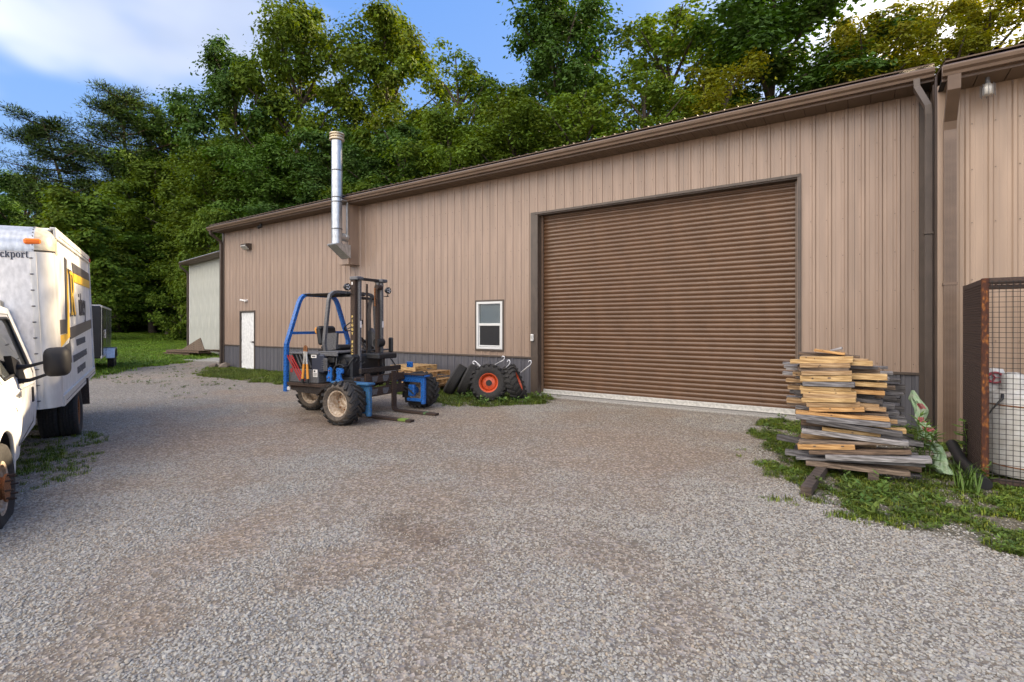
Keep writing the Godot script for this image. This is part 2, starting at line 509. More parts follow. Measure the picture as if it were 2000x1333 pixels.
func build_ground() -> void:
	var xs := []
	var v := -400.0
	while v < -64.0: xs.append(v); v += 24.0
	v = -64.0
	while v < -26.0: xs.append(v); v += 1.0
	v = -26.0
	while v < 5.0: xs.append(v); v += 0.2
	v = 5.0
	while v < 30.0: xs.append(v); v += 1.5
	v = 30.0
	while v < 400.0: xs.append(v); v += 24.0
	var zs := []
	v = -400.0
	while v < -60.0: zs.append(v); v += 24.0
	v = -60.0
	while v < -6.0: zs.append(v); v += 1.5
	v = -6.0
	while v < 13.0: zs.append(v); v += 0.2
	v = 13.0
	while v < 40.0: zs.append(v); v += 1.5
	v = 40.0
	while v < 400.0: zs.append(v); v += 24.0
	var V := PackedVector3Array()
	var N := PackedVector3Array()
	var C := PackedColorArray()
	var I := PackedInt32Array()
	var nz := zs.size()
	for x: float in xs:
		for z: float in zs:
			var y := gh(x, z)
			var near := x > -26.0 and x < 5.0 and z > -6.0 and z < 13.0
			if near and z > 0.3: y += n2.get_noise_2d(x * 12.0, z * 12.0) * 0.018
			V.append(Vector3(x, y, z))
			N.append(Vector3(gh(x - 0.5, z) - gh(x + 0.5, z), 1.0, gh(x, z - 0.5) - gh(x, z + 0.5)).normalized())
			C.append(ground_color(x, z))
	for i in xs.size() - 1:
		for j in nz - 1:
			var a := i * nz + j
			I.append_array([a, a + nz, a + 1, a + 1, a + nz, a + nz + 1])
	var arr := []
	arr.resize(Mesh.ARRAY_MAX)
	arr[Mesh.ARRAY_VERTEX] = V
	arr[Mesh.ARRAY_NORMAL] = N
	arr[Mesh.ARRAY_COLOR] = C
	arr[Mesh.ARRAY_INDEX] = I
	var m := ArrayMesh.new()
	m.add_surface_from_arrays(Mesh.PRIMITIVE_TRIANGLES, arr)
	var o := mi(m, M.ground)
	o.name = "ground"
	add_child(o)
	tag(o, "grey gravel yard with trodden brown dirt, running into lawn and wooded hillside", "ground", "", "structure")

func gy(x: float, z: float) -> float:
	var y := gh(x, z)
	if x > -26.0 and x < 5.0 and z > 0.3 and z < 13.0: y += n2.get_noise_2d(x * 12.0, z * 12.0) * 0.018
	return y

func multi(nm: String, mesh: Mesh, m: Material, xf: Array, cols: Array, label: String, cat: String) -> void:
	var mm := MultiMesh.new()
	mm.transform_format = MultiMesh.TRANSFORM_3D
	mm.use_colors = true
	mm.mesh = mesh
	mm.instance_count = xf.size()
	for i in xf.size():
		mm.set_instance_transform(i, xf[i])
		mm.set_instance_color(i, cols[i])
	var o := MultiMeshInstance3D.new()
	o.multimesh = mm
	o.material_override = m
	o.name = numbered(nm)
	add_child(o)
	tag(o, label, cat, "", "stuff")

func stone_mesh() -> ArrayMesh:
	var b := MB.new()
	var t := (1.0 + sqrt(5.0)) / 2.0
	var p := [Vector3(-1, t, 0), Vector3(1, t, 0), Vector3(-1, -t, 0), Vector3(1, -t, 0), Vector3(0, -1, t), Vector3(0, 1, t), Vector3(0, -1, -t), Vector3(0, 1, -t), Vector3(t, 0, -1), Vector3(t, 0, 1), Vector3(-t, 0, -1), Vector3(-t, 0, 1)]
	for i in p.size(): p[i] = p[i].normalized() * (0.5 + rng.randf_range(-0.09, 0.09))
	for f: Array in [[0, 11, 5], [0, 5, 1], [0, 1, 7], [0, 7, 10], [0, 10, 11], [1, 5, 9], [5, 11, 4], [11, 10, 2], [10, 7, 6], [7, 1, 8], [3, 9, 4], [3, 4, 2], [3, 2, 6], [3, 6, 8], [3, 8, 9], [4, 9, 5], [2, 4, 11], [6, 2, 10], [8, 6, 7], [9, 8, 1]]:
		var n: Vector3 = (p[f[0]] + p[f[1]] + p[f[2]]).normalized()
		b.tri(p[f[0]], p[f[1]], p[f[2]], n)
	return b.done()

func build_gravel() -> void:
	var xf := []
	var cols := []
	var tones := [Color(0.36, 0.355, 0.345), Color(0.325, 0.325, 0.33), Color(0.40, 0.395, 0.38), Color(0.31, 0.295, 0.275), Color(0.36, 0.32, 0.27), Color(0.385, 0.37, 0.35), Color(0.28, 0.275, 0.27), Color(0.44, 0.43, 0.42), Color(0.33, 0.27, 0.21), Color(0.345, 0.335, 0.33)]
	var cam := Vector2(0, 9.99)
	var fw := Vector2(-0.5641, -0.8257)
	var rt := Vector2(0.8257, -0.5641)
	# denser close to the camera; placed by plan position
	for k in 280000:
		var d := 1.7 + 9.5 * pow(rng.randf(), 1.25)
		var s := rng.randf_range(-1.12, 1.12) * d
		var p := cam + fw * d + rt * s
		if rng.randf() > 0.35 + 0.65 * minf(1.0, d / 4.0): continue
		if p.y < 0.5: continue
		var dd := dirt(p.x, p.y)
		if rng.randf() < dd * 0.93: continue
		if inside(WEEDBED, p.x, p.y, 0.25) and rng.randf() < 0.7: continue
		if p.x > 0.6 and p.y < 3.2: continue
		var sz := rng.randf_range(0.006, 0.016) * (1.0 + 1.1 * rng.randf() * rng.randf() * rng.randf())
		if dd > 0.4: sz *= 0.75
		var B := Basis.from_euler(Vector3(rng.randf_range(-0.5, 0.5), rng.randf() * TAU, rng.randf_range(-0.5, 0.5))) * Basis.from_scale(Vector3(sz * rng.randf_range(0.9, 1.5), sz * rng.randf_range(0.4, 0.75), sz))
		xf.append(Transform3D(B, Vector3(p.x, gy(p.x, p.y) + sz * 0.12, p.y)))
		var c: Color = tones[rng.randi() % tones.size()]
		var v := rng.randf_range(0.88, 1.12)
		c = c.lerp(Color(0.355, 0.345, 0.335), 0.25)
		c = c.lerp(Color(0.38, 0.32, 0.26), dd * 0.6)
		cols.append(Color(c.r * v * 0.90, c.g * v * 0.868, c.b * v * 0.785))
	multi("gravel", stone_mesh(), M.stone, xf, cols, "loose grey crushed stone covering the foreground of the yard", "gravel")

func blade_tuft(nb: int, h: float, w: float, spread: float, lean: float) -> ArrayMesh:
	var b := MB.new()
	for i in nb:
		var a := rng.randf() * TAU
		var d := Vector3(cos(a), 0, sin(a))
		var s := Vector3(-d.z, 0, d.x)
		var o := Vector3(rng.randf_range(-1, 1), 0, rng.randf_range(-1, 1)) * spread
		var hh := h * rng.randf_range(0.55, 1.1)
		var l := lean * rng.randf_range(0.2, 1.0)
		var m := o + Vector3(0, hh * 0.6, 0) + d * hh * l * 0.35
		var t := o + Vector3(0, hh * (1.0 - 0.25 * l), 0) + d * hh * l
		var n := (d * 0.6 + Vector3.UP * 0.8).normalized()
		b.quad(o - s * w, o + s * w, m + s * w * 0.8, m - s * w * 0.8, n)
		b.tri(m - s * w * 0.8, m + s * w * 0.8, t, n)
	return b.done()

func leaf_quad(b: MB, p: Vector3, dir: Vector3, nrm: Vector3, l: float, w: float) -> void:
	var s := dir.cross(nrm).normalized()
	var m := p + dir * l * 0.45
	var t := p + dir * l - nrm * l * 0.12
	var n1_ := (nrm + s * 0.35).normalized()
	var n2_ := (nrm - s * 0.35).normalized()
	b.tri(p, m + s * w - nrm * w * 0.3, t, n1_)
	b.tri(p, t, m - s * w - nrm * w * 0.3, n2_)

func weed_mesh(nl: int, h: float, l: float, w: float) -> ArrayMesh:
	var b := MB.new()
	for i in nl:
		var a := i * 2.4 + rng.randf() * 0.6
		var e := rng.randf_range(0.1, 0.7)
		var dir := Vector3(cos(a) * cos(e), sin(e), sin(a) * cos(e))
		var p := Vector3(cos(a), 0, sin(a)) * l * 0.15 + Vector3(0, h * rng.randf(), 0)
		var n := (Vector3.UP - dir * dir.y).normalized()
		leaf_quad(b, p, dir, n, l * rng.randf_range(0.6, 1.1), w * rng.randf_range(0.7, 1.1))
	return b.done()

func scatter(nm: String, mesh: Mesh, poly: PackedVector2Array, count: int, smin: float, smax: float, base: Color, label: String, cat: String, jit := 0.4, cond := -9.0) -> void:
	var lo := Vector2(1e9, 1e9)
	var hi := Vector2(-1e9, -1e9)
	for p in poly:
		lo = lo.min(p); hi = hi.max(p)
	var xf := []
	var cols := []
	for k in count:
		var x := rng.randf_range(lo.x, hi.x)
		var z := rng.randf_range(lo.y, hi.y)
		if not inside(poly, x, z, jit): continue
		if n1.get_noise_2d(x * 110.0 + 40.0, z * 110.0) * 0.6 + n1.get_noise_2d(x * 40.0, z * 40.0 + 70.0) * 0.5 < cond + rng.randf_range(-0.26, 0.26): continue
		var s := rng.randf_range(smin, smax)
		xf.append(Transform3D(Basis(Vector3.UP, rng.randf() * TAU).scaled(Vector3(s, s * rng.randf_range(0.8, 1.2), s)), Vector3(x, gy(x, z) - 0.004, z)))
		var v := rng.randf_range(0.7, 1.3) * (1.0 + 0.35 * n1.get_noise_2d(x * 20.0, z * 20.0))
		var yel := rng.randf_range(0.9, 1.3)
		cols.append(Color(base.r * v * yel, base.g * v, base.b * v))
	multi(nm, mesh, M.grass, xf, cols, label, cat)
# ---------------------------------------------------------------- trees
var protos := []

func crown_profile(t: float, lowest: float) -> float:
	var u := clampf((t - lowest) / (1.0 - lowest), 0.0, 1.0)
	return pow(sin(PI * clampf(0.10 + 0.86 * u, 0.0, 1.0)), 0.75)

# returns [trunk mesh, crown mesh] of a tree of height H and crown radius R
func grow(sd: int, H: float, R: float, lowest: float, limbs: int, leaves: int, ls: float, flat: float, gap: float) -> Array:
	var r := RandomNumberGenerator.new()
	r.seed = sd
	var tb := MB.new()
	var path := []
	var rad := []
	var off := Vector3.ZERO
	for i in 9:
		var t := i / 8.0
		path.append(Vector3(off.x, H * 0.9 * t, off.z))
		rad.append(lerpf(H * 0.017, H * 0.003, t))
		off += Vector3(r.randf_range(-1, 1), 0, r.randf_range(-1, 1)) * R * 0.06
	tb.tube(path, rad, 7)
	var cl := []
	for i in limbs:
		var t := lowest + (1.0 - lowest) * (i + 0.5) / limbs * 0.97
		var az := i * 2.39996 + r.randf_range(-0.5, 0.5)
		var L: float = R * crown_profile(t, lowest) * r.randf_range(0.72, 1.12)
		var st: Vector3 = path[clampi(int((t - 0.10) * 8.0 / 0.9), 1, 7)]
		var en := Vector3(path[6].x * 0.5 + cos(az) * L, H * t + r.randf_range(-0.02, 0.03) * H, path[6].z * 0.5 + sin(az) * L)
		var md := st.lerp(en, 0.5) + Vector3(0, H * 0.015, 0)
		var pts := [st, md, en]
		tb.tube(pts, [H * 0.006, H * 0.004, H * 0.0015], 5)
		var nc := 7
		for k in nc:
			var s := lerpf(0.38, 1.02, (k + 0.5) / nc)
			var p := st.lerp(md, s * 2.0) if s < 0.5 else md.lerp(en, s * 2.0 - 1.0)
			p += Vector3(r.randf_range(-1, 1), r.randf_range(-0.5, 0.7), r.randf_range(-1, 1)) * R * 0.24
			if r.randf() < gap: continue
			cl.append([p, R * 0.20 * r.randf_range(0.6, 1.25)])
	for k in 8:
		cl.append([Vector3(path[7].x + r.randf_range(-1, 1) * R * 0.28, H * r.randf_range(0.86, 0.98), path[7].z + r.randf_range(-1, 1) * R * 0.28), R * 0.17 * r.randf_range(0.6, 1.2)])
	var V := PackedVector3Array()
	var N := PackedVector3Array()
	var C := PackedColorArray()
	var I := PackedInt32Array()
	var per := leaves / cl.size()
	for c: Array in cl:
		var cp: Vector3 = c[0]
		var rc: float = c[1]
		var tone := r.randf_range(0.78, 1.25)
		var yel := r.randf_range(0.9, 1.25)
		for k in per:
			var d := Vector3(r.randfn(), r.randfn() * flat, r.randfn()) * 0.62
			var p := cp + d * rc
			p.y -= (d.x * d.x + d.z * d.z) * rc * 0.18
			var n := (d.normalized() * 0.55 + Vector3(0, 0.55, 0) + Vector3(r.randf_range(-1, 1), r.randf_range(-1, 1), r.randf_range(-1, 1)) * 0.5).normalized()
			var u := n.cross(Vector3(r.randf_range(-1, 1), r.randf_range(-1, 1), r.randf_range(-1, 1))).normalized()
			var w := n.cross(u)
			var s := ls * r.randf_range(0.6, 1.3)
			var i0 := V.size()
			V.append(p - u * s * 0.55); V.append(p + w * s * 0.32 - n * s * 0.08); V.append(p + u * s * 0.6); V.append(p - w * s * 0.32 - n * s * 0.08)
			for q in 4: N.append(n)
			var b := tone * r.randf_range(0.82, 1.18)
			var cc := Color(b * yel, b, b * r.randf_range(0.7, 1.1))
			for q in 4: C.append(cc)
			I.append_array([i0, i0 + 1, i0 + 2, i0, i0 + 2, i0 + 3])
	return [tb.done(), leafmesh(V, N, C, I)]

func leafmesh(V: PackedVector3Array, N: PackedVector3Array, C: PackedColorArray, I: PackedInt32Array) -> ArrayMesh:
	var arr := []
	arr.resize(Mesh.ARRAY_MAX)
	arr[Mesh.ARRAY_VERTEX] = V
	arr[Mesh.ARRAY_NORMAL] = N
	arr[Mesh.ARRAY_COLOR] = C
	arr[Mesh.ARRAY_INDEX] = I
	var m := ArrayMesh.new()
	m.add_surface_from_arrays(Mesh.PRIMITIVE_TRIANGLES, arr)
	return m

# pine with bare trunk and flat tiers of needles; lean in metres at the top
func grow_pine(sd: int, H: float, R: float, lowest: float, tiers: int, lean: Vector3, needles: int) -> Array:
	var r := RandomNumberGenerator.new()
	r.seed = sd
	var tb := MB.new()
	var path := []
	var rad := []
	for i in 9:
		var t := i / 8.0
		path.append(Vector3(lean.x * t * t * 0.4 + lean.x * t * 0.6, H * t, lean.z * t))
		rad.append(lerpf(H * 0.016, H * 0.003, t))
	tb.tube(path, rad, 7)
	var cl := []
	for i in tiers:
		var t := lowest + (1.0 - lowest) * (i + 0.4) / tiers
		var fi := t * 8.0
		var st: Vector3 = path[int(fi)].lerp(path[mini(int(fi) + 1, 8)], fi - int(fi))
		for k in 4:
			var az := (i * 4 + k) * 1.83 + r.randf_range(-0.4, 0.4)
			var L := R * (0.45 + 0.75 * sin(PI * clampf((t - lowest) / (1.0 - lowest) * 0.85 + 0.12, 0, 1))) * r.randf_range(0.5, 1.15)
			var en := st + Vector3(cos(az) * L, L * r.randf_range(-0.05, 0.25), sin(az) * L)
			tb.tube([st, st.lerp(en, 0.5) + Vector3(0, -L * 0.05, 0), en], [H * 0.004, H * 0.003, H * 0.001], 4)
			for q in 6:
				var s := lerpf(0.35, 1.05, q / 5.0)
				cl.append([st.lerp(en, s) + Vector3(r.randf_range(-1, 1) * L * 0.16, r.randf_range(0, 0.1) * L, r.randf_range(-1, 1) * L * 0.16), L * 0.17 + 0.22])
	var V := PackedVector3Array()
	var N := PackedVector3Array()
	var C := PackedColorArray()
	var I := PackedInt32Array()
	var per := needles / cl.size()
	for c: Array in cl:
		var tone := r.randf_range(0.8, 1.25)
		for k in per:
			var d := Vector3(r.randfn(), r.randfn() * 0.6, r.randfn()) * 0.62
			var p: Vector3 = c[0] + d * c[1]
			var u := (d.normalized() + Vector3(r.randf_range(-1, 1), r.randf_range(-0.2, 0.9), r.randf_range(-1, 1)) * 0.7).normalized()
			var w := u.cross(Vector3(r.randf_range(-1, 1), r.randf_range(-1, 1), r.randf_range(-1, 1))).normalized()
			var n := w.cross(u).normalized()
			if n.y < 0: n = -n
			var i0 := V.size()
			var s := r.randf_range(0.2, 0.34)
			V.append(p - w * 0.034); V.append(p + w * 0.034); V.append(p + u * s)
			for q in 3: N.append(n)
			var b := tone * r.randf_range(0.75, 1.2)
			for q in 3: C.append(Color(b, b, b))
			I.append_array([i0, i0 + 1, i0 + 2])
	return [tb.done(), leafmesh(V, N, C, I)]

const NOM := [[20.0, 4.2], [20.0, 4.2], [20.0, 4.2], [20.0, 4.2], [20.0, 4.2], [9.0, 2.6], [3.5, 1.5], [20.0, 4.2]]

func make_protos() -> void:
	protos.append(grow(11, 20.0, 4.2, 0.22, 28, 46000, 0.245, 0.62, 0.06))
	protos.append(grow(23, 20.0, 4.2, 0.30, 22, 40000, 0.25, 0.5, 0.16))
	protos.append(grow(37, 20.0, 4.2, 0.20, 30, 46000, 0.24, 0.7, 0.08))
	protos.append(grow(41, 20.0, 4.2, 0.24, 26, 46000, 0.245, 0.6, 0.10))
	protos.append(grow(59, 20.0, 4.2, 0.26, 24, 42000, 0.24, 0.55, 0.12))
	protos.append(grow(67, 9.0, 2.6, 0.12, 20, 20000, 0.22, 0.55, 0.06))
	protos.append(grow(71, 3.5, 1.5, 0.04, 14, 9000, 0.15, 0.6, 0.05))
	protos.append(grow(83, 20.0, 4.2, 0.22, 26, 14000, 0.27, 0.6, 0.10))

var tree_count := 0

func tree(k: int, x: float, z: float, h: float, rad: float, label: String, group := "") -> Node3D:
	var nm := "broadleaf_tree"
	if k == 5: nm = "young_tree"
	if k == 6: nm = "shrub"
	var o := thing(nm, label, "shrub" if k == 6 else "tree", Vector3(x, gh(x, z) - 0.1, z), fmod(tree_count * 2.1, TAU), group)
	tree_count += 1
	var sc := Vector3(rad * 1.3 / NOM[k][1], h / NOM[k][0], rad * 1.3 / NOM[k][1])
	var t := part_mesh(o, "trunk", protos[k][0], M.bark)
	t.scale = sc
	var lm: Material = M.leaf[[0, 2, 1, 1, 0, 3, 3, 1][k]]
	if label.contains("light green") or label.contains("sunlit") or label.contains("yellow"): lm = M.leaf[3] if tree_count % 2 else M.leaf[1]  # for sunlit trees the sunlight is put into a paler leaf colour
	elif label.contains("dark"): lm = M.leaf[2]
	if k == 7: lm = M.leaf[5] if x > -9.0 else M.leaf[3]  # golden leaves on the right carry the sun glow in their colour
	var c := part_mesh(o, "crown", protos[k][1], lm)
	c.scale = sc
	return o

func filler(k: int, x: float, z: float, h: float, rad: float) -> void:
	tree(k, x, z, h, rad, "leafy tree deep in the wood behind the front row of trees", "trees filling the wood behind the front row")
# ---------------------------------------------------------------- buildings
# ribbed sheet between xa..xb, y0..y1 facing +z at z
func rib_sheet(b: MB, xa: float, xb: float, y0: float, y1: float, z: float, phase: float, pitch: float, rib := 0.019) -> void:
	var pts := []
	var k := floori((xa - phase) / pitch) - 1
	while phase + k * pitch < xb + pitch:
		var c := phase + k * pitch
		for q: Array in [[-0.032, 0.0], [-0.017, rib], [0.017, rib], [0.032, 0.0], [pitch * 0.28, 0.0], [pitch * 0.33, 0.004], [pitch * 0.38, 0.0], [pitch * 0.62, 0.0], [pitch * 0.67, 0.004], [pitch * 0.72, 0.0]]:
			pts.append(Vector2(c + q[0], q[1]))
		k += 1
	var run := [Vector2(xa, 0)]
	for i in pts.size() - 1:
		var a: Vector2 = pts[i]
		var c: Vector2 = pts[i + 1]
		if a.x < xa and c.x > xa: run[0] = Vector2(xa, lerpf(a.y, c.y, (xa - a.x) / (c.x - a.x)))
		if a.x > xa and a.x < xb: run.append(a)
		if a.x < xb and c.x >= xb: run.append(Vector2(xb, lerpf(a.y, c.y, (xb - a.x) / (c.x - a.x))))
	for i in run.size() - 1:
		var a: Vector2 = run[i]
		var c: Vector2 = run[i + 1]
		var n := Vector3(-(c.y - a.y), 0, c.x - a.x).normalized()
		b.quad(Vector3(a.x, y0, z + a.y), Vector3(c.x, y0, z + c.y), Vector3(c.x, y1, z + c.y), Vector3(a.x, y1, z + a.y), n)

# holes: [x0, x1, y0, y1]
func panels(parent: Node, nm: String, xl: float, xr: float, y0: float, y1: float, z: float, phase: float, pitch: float, m: Material, holes: Array, shell: MB) -> void:
	var x := phase + ceilf((xl - phase) / pitch) * pitch + pitch * 0.5
	var edges := [xl]
	while x < xr:
		if x - xl > pitch * 1.2 and xr - x > pitch * 0.9: edges.append(x)
		x += pitch * 4.0
	edges.append(xr)
	for i in edges.size() - 1:
		var b := MB.new()
		var cuts := [edges[i], edges[i + 1]]
		for h: Array in holes:
			for q in 2:
				if h[q] > edges[i] + 0.001 and h[q] < edges[i + 1] - 0.001: cuts.append(h[q])
		cuts.sort()
		for j in cuts.size() - 1:
			var mid: float = (cuts[j] + cuts[j + 1]) / 2.0
			var spans := [[y0, y1]]
			for h: Array in holes:
				if mid > h[0] and mid < h[1]:
					var nw := []
					for s: Array in spans:
						if h[2] >= s[1] or h[3] <= s[0]:
							nw.append(s)
							continue
						if h[2] > s[0]: nw.append([s[0], h[2]])
						if h[3] < s[1]: nw.append([h[3], s[1]])
					spans = nw
			for s: Array in spans:
				rib_sheet(b, cuts[j], cuts[j + 1] - (0.004 if j == cuts.size() - 2 else 0.0), s[0], s[1], z, phase, pitch)
				shell.box(Vector3(mid, (s[0] + s[1]) / 2.0, z - 0.12), Vector3(cuts[j + 1] - cuts[j], s[1] - s[0], 0.2))
		if b.V.size(): part(parent, nm, b, m)

func gutter_shape(x0: float, x1: float, ybot: float, zback: float) -> MB:
	var b := MB.new()
	var p := [Vector2(0, 0.0), Vector2(0.075, 0.0), Vector2(0.085, 0.035), Vector2(0.115, 0.062), Vector2(0.125, 0.10), Vector2(0.125, 0.115), Vector2(0.115, 0.125), Vector2(0.108, 0.118), Vector2(0.108, 0.10), Vector2(0.07, 0.03), Vector2(0.008, 0.012), Vector2(0.006, 0.12), Vector2(0, 0.12)]
	var poly := PackedVector2Array()
	for q: Vector2 in p: poly.append(q)
	b.X = Transform3D(Basis(Vector3(0, 0, 1), Vector3(0, 1, 0), Vector3(-1, 0, 0)), Vector3(x1, ybot, zback))
	b.prism(poly, 0.0, x1 - x0)
	return b

func wall_lamp(parent: Node) -> void:
	var h := MB.new()
	h.X = Transform3D(Basis(Vector3(0, 0, 1), Vector3(0, 1, 0), Vector3(-1, 0, 0)), Vector3(0.19, 0, 0))
	h.prism(PackedVector2Array([Vector2(0, -0.06), Vector2(0.06, -0.06), Vector2(0.22, 0.07), Vector2(0.22, 0.11), Vector2(0.16, 0.14), Vector2(0, 0.14)]), 0, 0.38)
	var o := part(parent, "wall_lamp", h, M.trim, Vector3(-18.4, 4.42, 0.02))
	var g := MB.new()
	g.X = h.X
	g.prism(PackedVector2Array([Vector2(0.065, -0.075), Vector2(0.11, -0.075), Vector2(0.235, 0.035), Vector2(0.235, 0.065), Vector2(0.223, 0.068)]), 0.03, 0.35)
	part(o, "lens", g, M.alu)

func build_workshop() -> void:
	var w := thing("metal_workshop", "long tan ribbed metal workshop with brown roll-up door and grey wainscot", "building")
	var shell := MB.new()
	var GX0 := -6.10
	var GX1 := -0.905
	var GT := 4.13
	var holes := [[-6.20, GX1, -0.1, GT], [-19.02, -17.98, -0.1, 2.14], [-7.905, -7.045, 1.0, 2.2], ]
	panels(w, "panel", WALL_L, WALL_R, 0.87, EAVE, 0.0, 0.7038, PITCH, M.tan, holes, shell)
	panels(w, "wainscot_panel", WALL_L, WALL_R, 0.03, 0.84, 0.0, 0.7038, PITCH, M.wains, holes, shell)
	# shell behind the siding, side and back walls
	shell.box(Vector3((WALL_L + WALL_R) / 2, 0.855, -0.12), Vector3(0.02, 0.03, 0.2))
	for q: Array in [[WALL_L, -19.02], [-17.98, -6.2], [GX1, WALL_R]]:
		shell.box(Vector3((q[0] + q[1]) / 2, 0.855, -0.12), Vector3(q[1] - q[0], 0.03, 0.2))
		shell.box(Vector3((q[0] + q[1]) / 2, -0.1, -0.1), Vector3(q[1] - q[0], 0.26, 0.19))
	shell.box(Vector3(WALL_L + 0.1, EAVE / 2, -7.6), Vector3(0.2, EAVE, 14.7))
	shell.box(Vector3(WALL_R - 0.1, EAVE / 2, -7.6), Vector3(0.2, EAVE, 14.7))
	shell.box(Vector3((WALL_L + WALL_R) / 2, EAVE / 2, -15.06), Vector3(WALL_R - WALL_L, EAVE, 0.2))
	part(w, "wall_shell", shell, M.dark)
	var fl := MB.new()
	fl.box(Vector3((WALL_L + WALL_R) / 2, -0.05, -7.6), Vector3(WALL_R - WALL_L - 0.4, 0.14, 14.6))
	part(w, "floor_slab", fl, M.concrete)
	# gable ends
	for sx: float in [WALL_L + 0.1, WALL_R - 0.1]:
		var g := MB.new()
		g.X = Transform3D(Basis(Vector3(0, 0, -1), Vector3(0, 1, 0), Vector3(1, 0, 0)), Vector3(sx, EAVE, 0))
		g.prism(PackedVector2Array([Vector2(0.1, 0.0), Vector2(15.1, 0.0), Vector2(7.6, 1.70)]), -0.1, 0.1)
		part(w, "gable_wall", g, M.tan)
	# wainscot cap strip
	var cap := MB.new()
	for q: Array in [[WALL_L, -19.1], [-17.9, -6.2], [GX1 + 0.05, WALL_R]]:
		cap.box(Vector3((q[0] + q[1]) / 2, 0.855, 0.017), Vector3(q[1] - q[0], 0.045, 0.03), 0.006)
	part(w, "wainscot_cap", cap, M.trim)
	# corner trims
	for sx: float in [WALL_L - 0.015]:
		part(w, "corner_trim", MB.new().box(Vector3(sx + 0.05, EAVE / 2, 0.01), Vector3(0.12, EAVE, 0.05), 0.006), M.trim)
	part(w, "end_trim", MB.new().box(Vector3(WALL_R - 0.06, EAVE / 2, 0.012), Vector3(0.12, EAVE, 0.046), 0.006), M.trim)
	# screws in rows
	var sc := MB.new()
	var xx := 0.7038 - PITCH * 0.2
	while xx > WALL_L + 0.2:
		for yy: float in [1.0, 1.55, 2.15, 2.75, 3.35, 3.95, 4.5, 5.0]:
			if xx > -6.25 and xx < GX1 + 0.05 and yy < GT: continue
			if xx > -19.1 and xx < -17.9 and yy < 2.2: continue
			if xx > -7.95 and xx < -7.0 and yy < 2.25: continue
			sc.box(Vector3(xx, yy, 0.004), Vector3(0.012, 0.012, 0.008))
		xx -= PITCH
	var so := part(w, "screws", sc, M.gutter)
	so.set_meta("kind", "stuff")
	# roll-up door
	var jamb := MB.new()
	jamb.box(Vector3(-6.15, GT / 2, -0.11), Vector3(0.10, GT, 0.28), 0.004)
	jamb.box(Vector3(-6.21, GT / 2 + 0.03, 0.014), Vector3(0.16, GT + 0.06, 0.03), 0.004)
	jamb.box(Vector3(GX1 + 0.03, GT / 2 + 0.03, 0.0), Vector3(0.05, GT + 0.06, 0.06), 0.004)
	jamb.box(Vector3((GX0 + GX1) / 2 - 0.02, GT + 0.03, 0.0), Vector3(GX1 - GX0 + 0.12, 0.05, 0.07), 0.004)
	jamb.box(Vector3((GX0 + GX1) / 2, GT - 0.005, -0.15), Vector3(GX1 - GX0, 0.02, 0.30))
	jamb.box(Vector3((GX0 + GX1) / 2, GT + 0.2, -0.28), Vector3(GX1 - GX0 + 0.3, 0.5, 0.06))
	var door := part(w, "roll_up_door", jamb, M.trim)
	var slat := MB.new()
	var sw := (GX1 - GX0) / 2.0
	var prof := [Vector2(0.0, 0.0), Vector2(0.006, -0.007), Vector2(0.014, -0.006), Vector2(0.020, 0.003), Vector2(0.034, 0.009), Vector2(0.048, 0.012), Vector2(0.062, 0.011), Vector2(0.076, 0.007), Vector2(0.086, 0.001), Vector2(0.0895, -0.004)]
	for i in prof.size() - 1:
		var a: Vector2 = prof[i]
		var c: Vector2 = prof[i + 1]
		var na := Vector2(-(c.y - a.y), c.x - a.x).normalized()
		var nn := Vector3(0, na.x, na.y)
		var pn := nn
		var qn := nn
		if i > 3:
			var e: Vector2 = prof[i] - prof[i - 1]
			pn = (nn + Vector3(0, -e.y, e.x).normalized()).normalized()
		if i >= 3 and i < prof.size() - 2:
			var e: Vector2 = prof[i + 2] - prof[i + 1]
			qn = (nn + Vector3(0, -e.y, e.x).normalized()).normalized()
		slat.quad4(Vector3(-sw, a.x, a.y), Vector3(sw, a.x, a.y), Vector3(sw, c.x, c.y), Vector3(-sw, c.x, c.y), pn, pn, qn, qn)
	var sm := slat.done()
	for i in 45:
		part_mesh(door, "slat", sm, M.slat, Vector3((GX0 + GX1) / 2, 0.115 + i * 0.0895, -0.2))
	var bb := MB.new()
	bb.box(Vector3((GX0 + GX1) / 2, 0.085, -0.185), Vector3(GX1 - GX0 - 0.02, 0.10, 0.05), 0.006)
	bb.box(Vector3((GX0 + GX1) / 2, 0.05, -0.15), Vector3(GX1 - GX0 - 0.02, 0.02, 0.06), 0.004)
	part(door, "bottom_bar", bb, M.alu)
	part(door, "guide", MB.new().box(Vector3(GX0 + 0.02, GT / 2, -0.16), Vector3(0.05, GT - 0.02, 0.05), 0.003), M.gutter)
	part(door, "guide", MB.new().box(Vector3(GX1 - 0.025, GT / 2, -0.16), Vector3(0.045, GT - 0.02, 0.05), 0.003), M.gutter)
	part(w, "door_sill", MB.new().box(Vector3((GX0 + GX1) / 2, -0.03, -0.06), Vector3(GX1 - GX0 + 0.1, 0.12, 0.46), 0.01), M.concrete)
	var kp := part(w, "keypad", MB.new().box(Vector3(-6.235, 1.32, 0.05), Vector3(0.075, 0.16, 0.05), 0.012), M.decal)
	part(kp, "keypad_cover", MB.new().box(Vector3(-6.235, 1.335, 0.078), Vector3(0.055, 0.10, 0.012), 0.004), M.alu)
	# man door
	var dd := MB.new()
	dd.box(Vector3(-18.5, 1.045, -0.03), Vector3(0.93, 2.05, 0.045), 0.004)
	var md := part(w, "door", dd, M.white)
	var df := MB.new()
	df.box(Vector3(-18.99, 1.06, 0.0), Vector3(0.045, 2.16, 0.09), 0.004)
	df.box(Vector3(-18.01, 1.06, 0.0), Vector3(0.045, 2.16, 0.09), 0.004)
